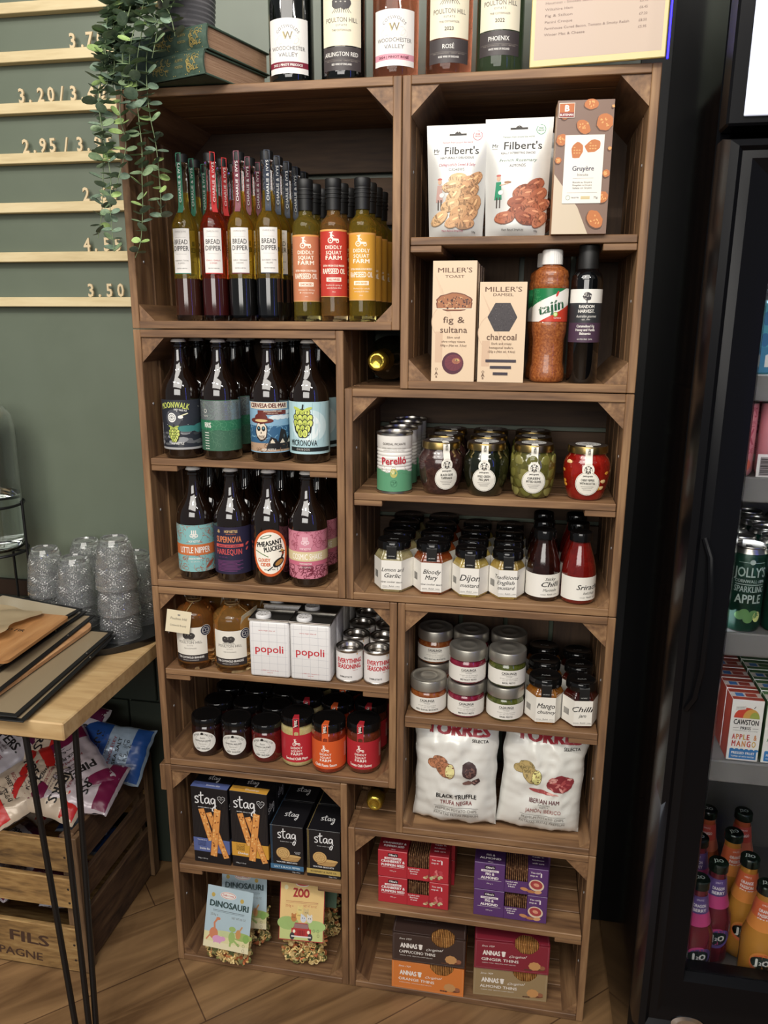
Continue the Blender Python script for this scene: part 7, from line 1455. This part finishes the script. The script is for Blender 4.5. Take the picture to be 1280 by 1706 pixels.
for kind, x, c_ in (('mango', 1.0900, 'first'), ('pear', 1.1425, 'second')):
    o = carton(kind); o['category'] = 'carton'; gp = 'small juice cartons'
    for k in range(6):
        lb = 'white carton reading CAWSTON PRESS apple and %s, %s in its row from the front' % (kind, ['first', 'second', 'third', 'fourth', 'fifth', 'sixth'][k]); c = o if k == 0 else o.copy()
        if k: C.objects.link(c)
        c.location = (x, -.138 + k * .0405, .7305 + .0002); c['label'] = lb; c['group'] = gp
# juice bottles on the fridge floor
def jbottle(liq, l1, l2, txt):
    t = thing('juice_bottle', 'x', 'bottle'); J = M('juice_%d_%d_%d' % liq, liq, .06, trans=.25, coat=.8, ior=1.36); m = MB()
    m.lathe([(0, .001), (.024, 0), (.030, .004), (.0315, .014), (.0310, .045), (.0315, .085), (.0300, .100), (.0250, .115), (.0200, .130), (.0165, .150), (.0150, .170), (.0140, .186), (0, .186)], J, 36); m.build('bottle_glass', t, angle=60)
    m = MB(); m.lathe([(.0155, .183), (.0168, .1835), (.0165, .197), (.0150, .199), (0, .199)], M('black_green_cap', (18, 30, 24), .25, coat=.5), 34); a = Art(); a.text('J2O', 0, -.0035, .0085, K(170, 176, 170), fit=.016, bold=.03); m.art(a, top(.199)); m.build('bottle_cap', t)
    a = Art(); A_ = K(*l1, .3); B_ = K(*l2, .3); W_ = K(226, 220, 220); a.rect(-.030, .022, .030, .054, A_); a.rect(-.030, 0, .030, .022, B_)
    for k, q in enumerate(txt): a.text(q, 0, .034 - k * .0085, .0058, W_, fit=.022, bold=.04)
    a.text('SPRITZ', 0, .046, .0032, W_, fit=.014); a.line([(-.009, .005), (.009, .005)], .0008, W_)
    f0 = lambda u, v, w_: (lambda r_: ((r_ + w_) * sin(u / .018), -(r_ + w_) * cos(u / .018), v))(.0150 + (.0206 - .0150) * ((.172 - v) / .044) ** 1.0 + .0006 if v > .128 else .0206 + .0006 + (.128 - v) * .38)
    mb = MB(); mb.art(a, lambda u, v, w_: f0(u, v + .118, w_), .004); mb.build('neck_label', t)
    a = Art(); a.ell(.002, -.001, .0225, .0185, A_, 26, .3); a.ell(-.003, .004, .018, .016, B_, 22, .8); a.ell(0, 0, .0185, .0135, K(24, 40, 34), 28); a.text('J', -.0085, -.006, .0140, WHITE, bold=.05); a.text('O', .0065, -.005, .0115, WHITE, bold=.05); a.text('2', -.0025, -.004, .0064, WHITE, bold=.05)
    lab(t, a, .0322, .062, .1); return t
B1 = jbottle((120, 44, 54), (92, 70, 136), (196, 60, 120), ('DRAGON', 'BERRY')); B2 = jbottle((206, 142, 60), (214, 92, 50), (222, 130, 50), ('ORANGE', 'PASSION', 'FRUIT')); B3 = jbottle((190, 96, 60), (190, 60, 50), (206, 100, 70), ('MANGO',))
usedB = set()
for k, (B_, x, y, lb) in enumerate(((B1, 1.047, -.162, 'purple berry juice bottle, partly hidden by the fridge door frame, frontmost'), (B1, 1.0890, -.112, 'purple berry juice bottle, second back, fully visible beside the frame'), (B1, 1.0700, -.046, 'purple berry juice bottle, third back'), (B1, 1.043, .030, 'purple berry juice bottle at the back by the fridge wall'),
                                 (B2, 1.158, -.156, 'orange passion fruit juice bottle, frontmost at the picture edge'), (B2, 1.1480, -.088, 'orange passion fruit juice bottle, second back'), (B2, 1.1370, -.020, 'orange passion fruit juice bottle, third back'), (B3, 1.105, .045, 'reddish juice bottle with plain neck behind the purple ones'), (B3, 1.172, .050, 'reddish juice bottle at the back right'))):
    n_ = B_.name
    if n_ in usedB: o = copy_tree(B_)
    else: o = B_; usedB.add(n_)
    o.location = (x + .010, y + .030, .2860); o.rotation_euler = (0, 0, R.uniform(-.3, .3)); o['label'] = lb; o['group'] = 'juice bottles on the fridge floor'
# multipack on the top shelf
m = MB(); m.box(-.05, .05, -.045, .045, 0, .105, K(70, 160, 180, .3), .004); a = Art()
for k in range(9): a.ell(-.042 + (k % 3) * .012, .02 + (k // 3) * .03, .006, .010, K(*[[40, 110, 160], [120, 200, 210], [60, 90, 150]][k % 3]), 10)
a.rect(-.048, .004, .048, .040, K(50, 130, 170)); a.text('BLUE', 0, .012, .018, WHITE, fit=.08, bold=.04); m.art(a, front(-.045)); m.art(a, left(-.05))
tag(m.build('drinks_multipack', loc=(1.095, -.095, 1.3427)), 'turquoise drinks pack on the fridge top shelf', 'drinks pack')
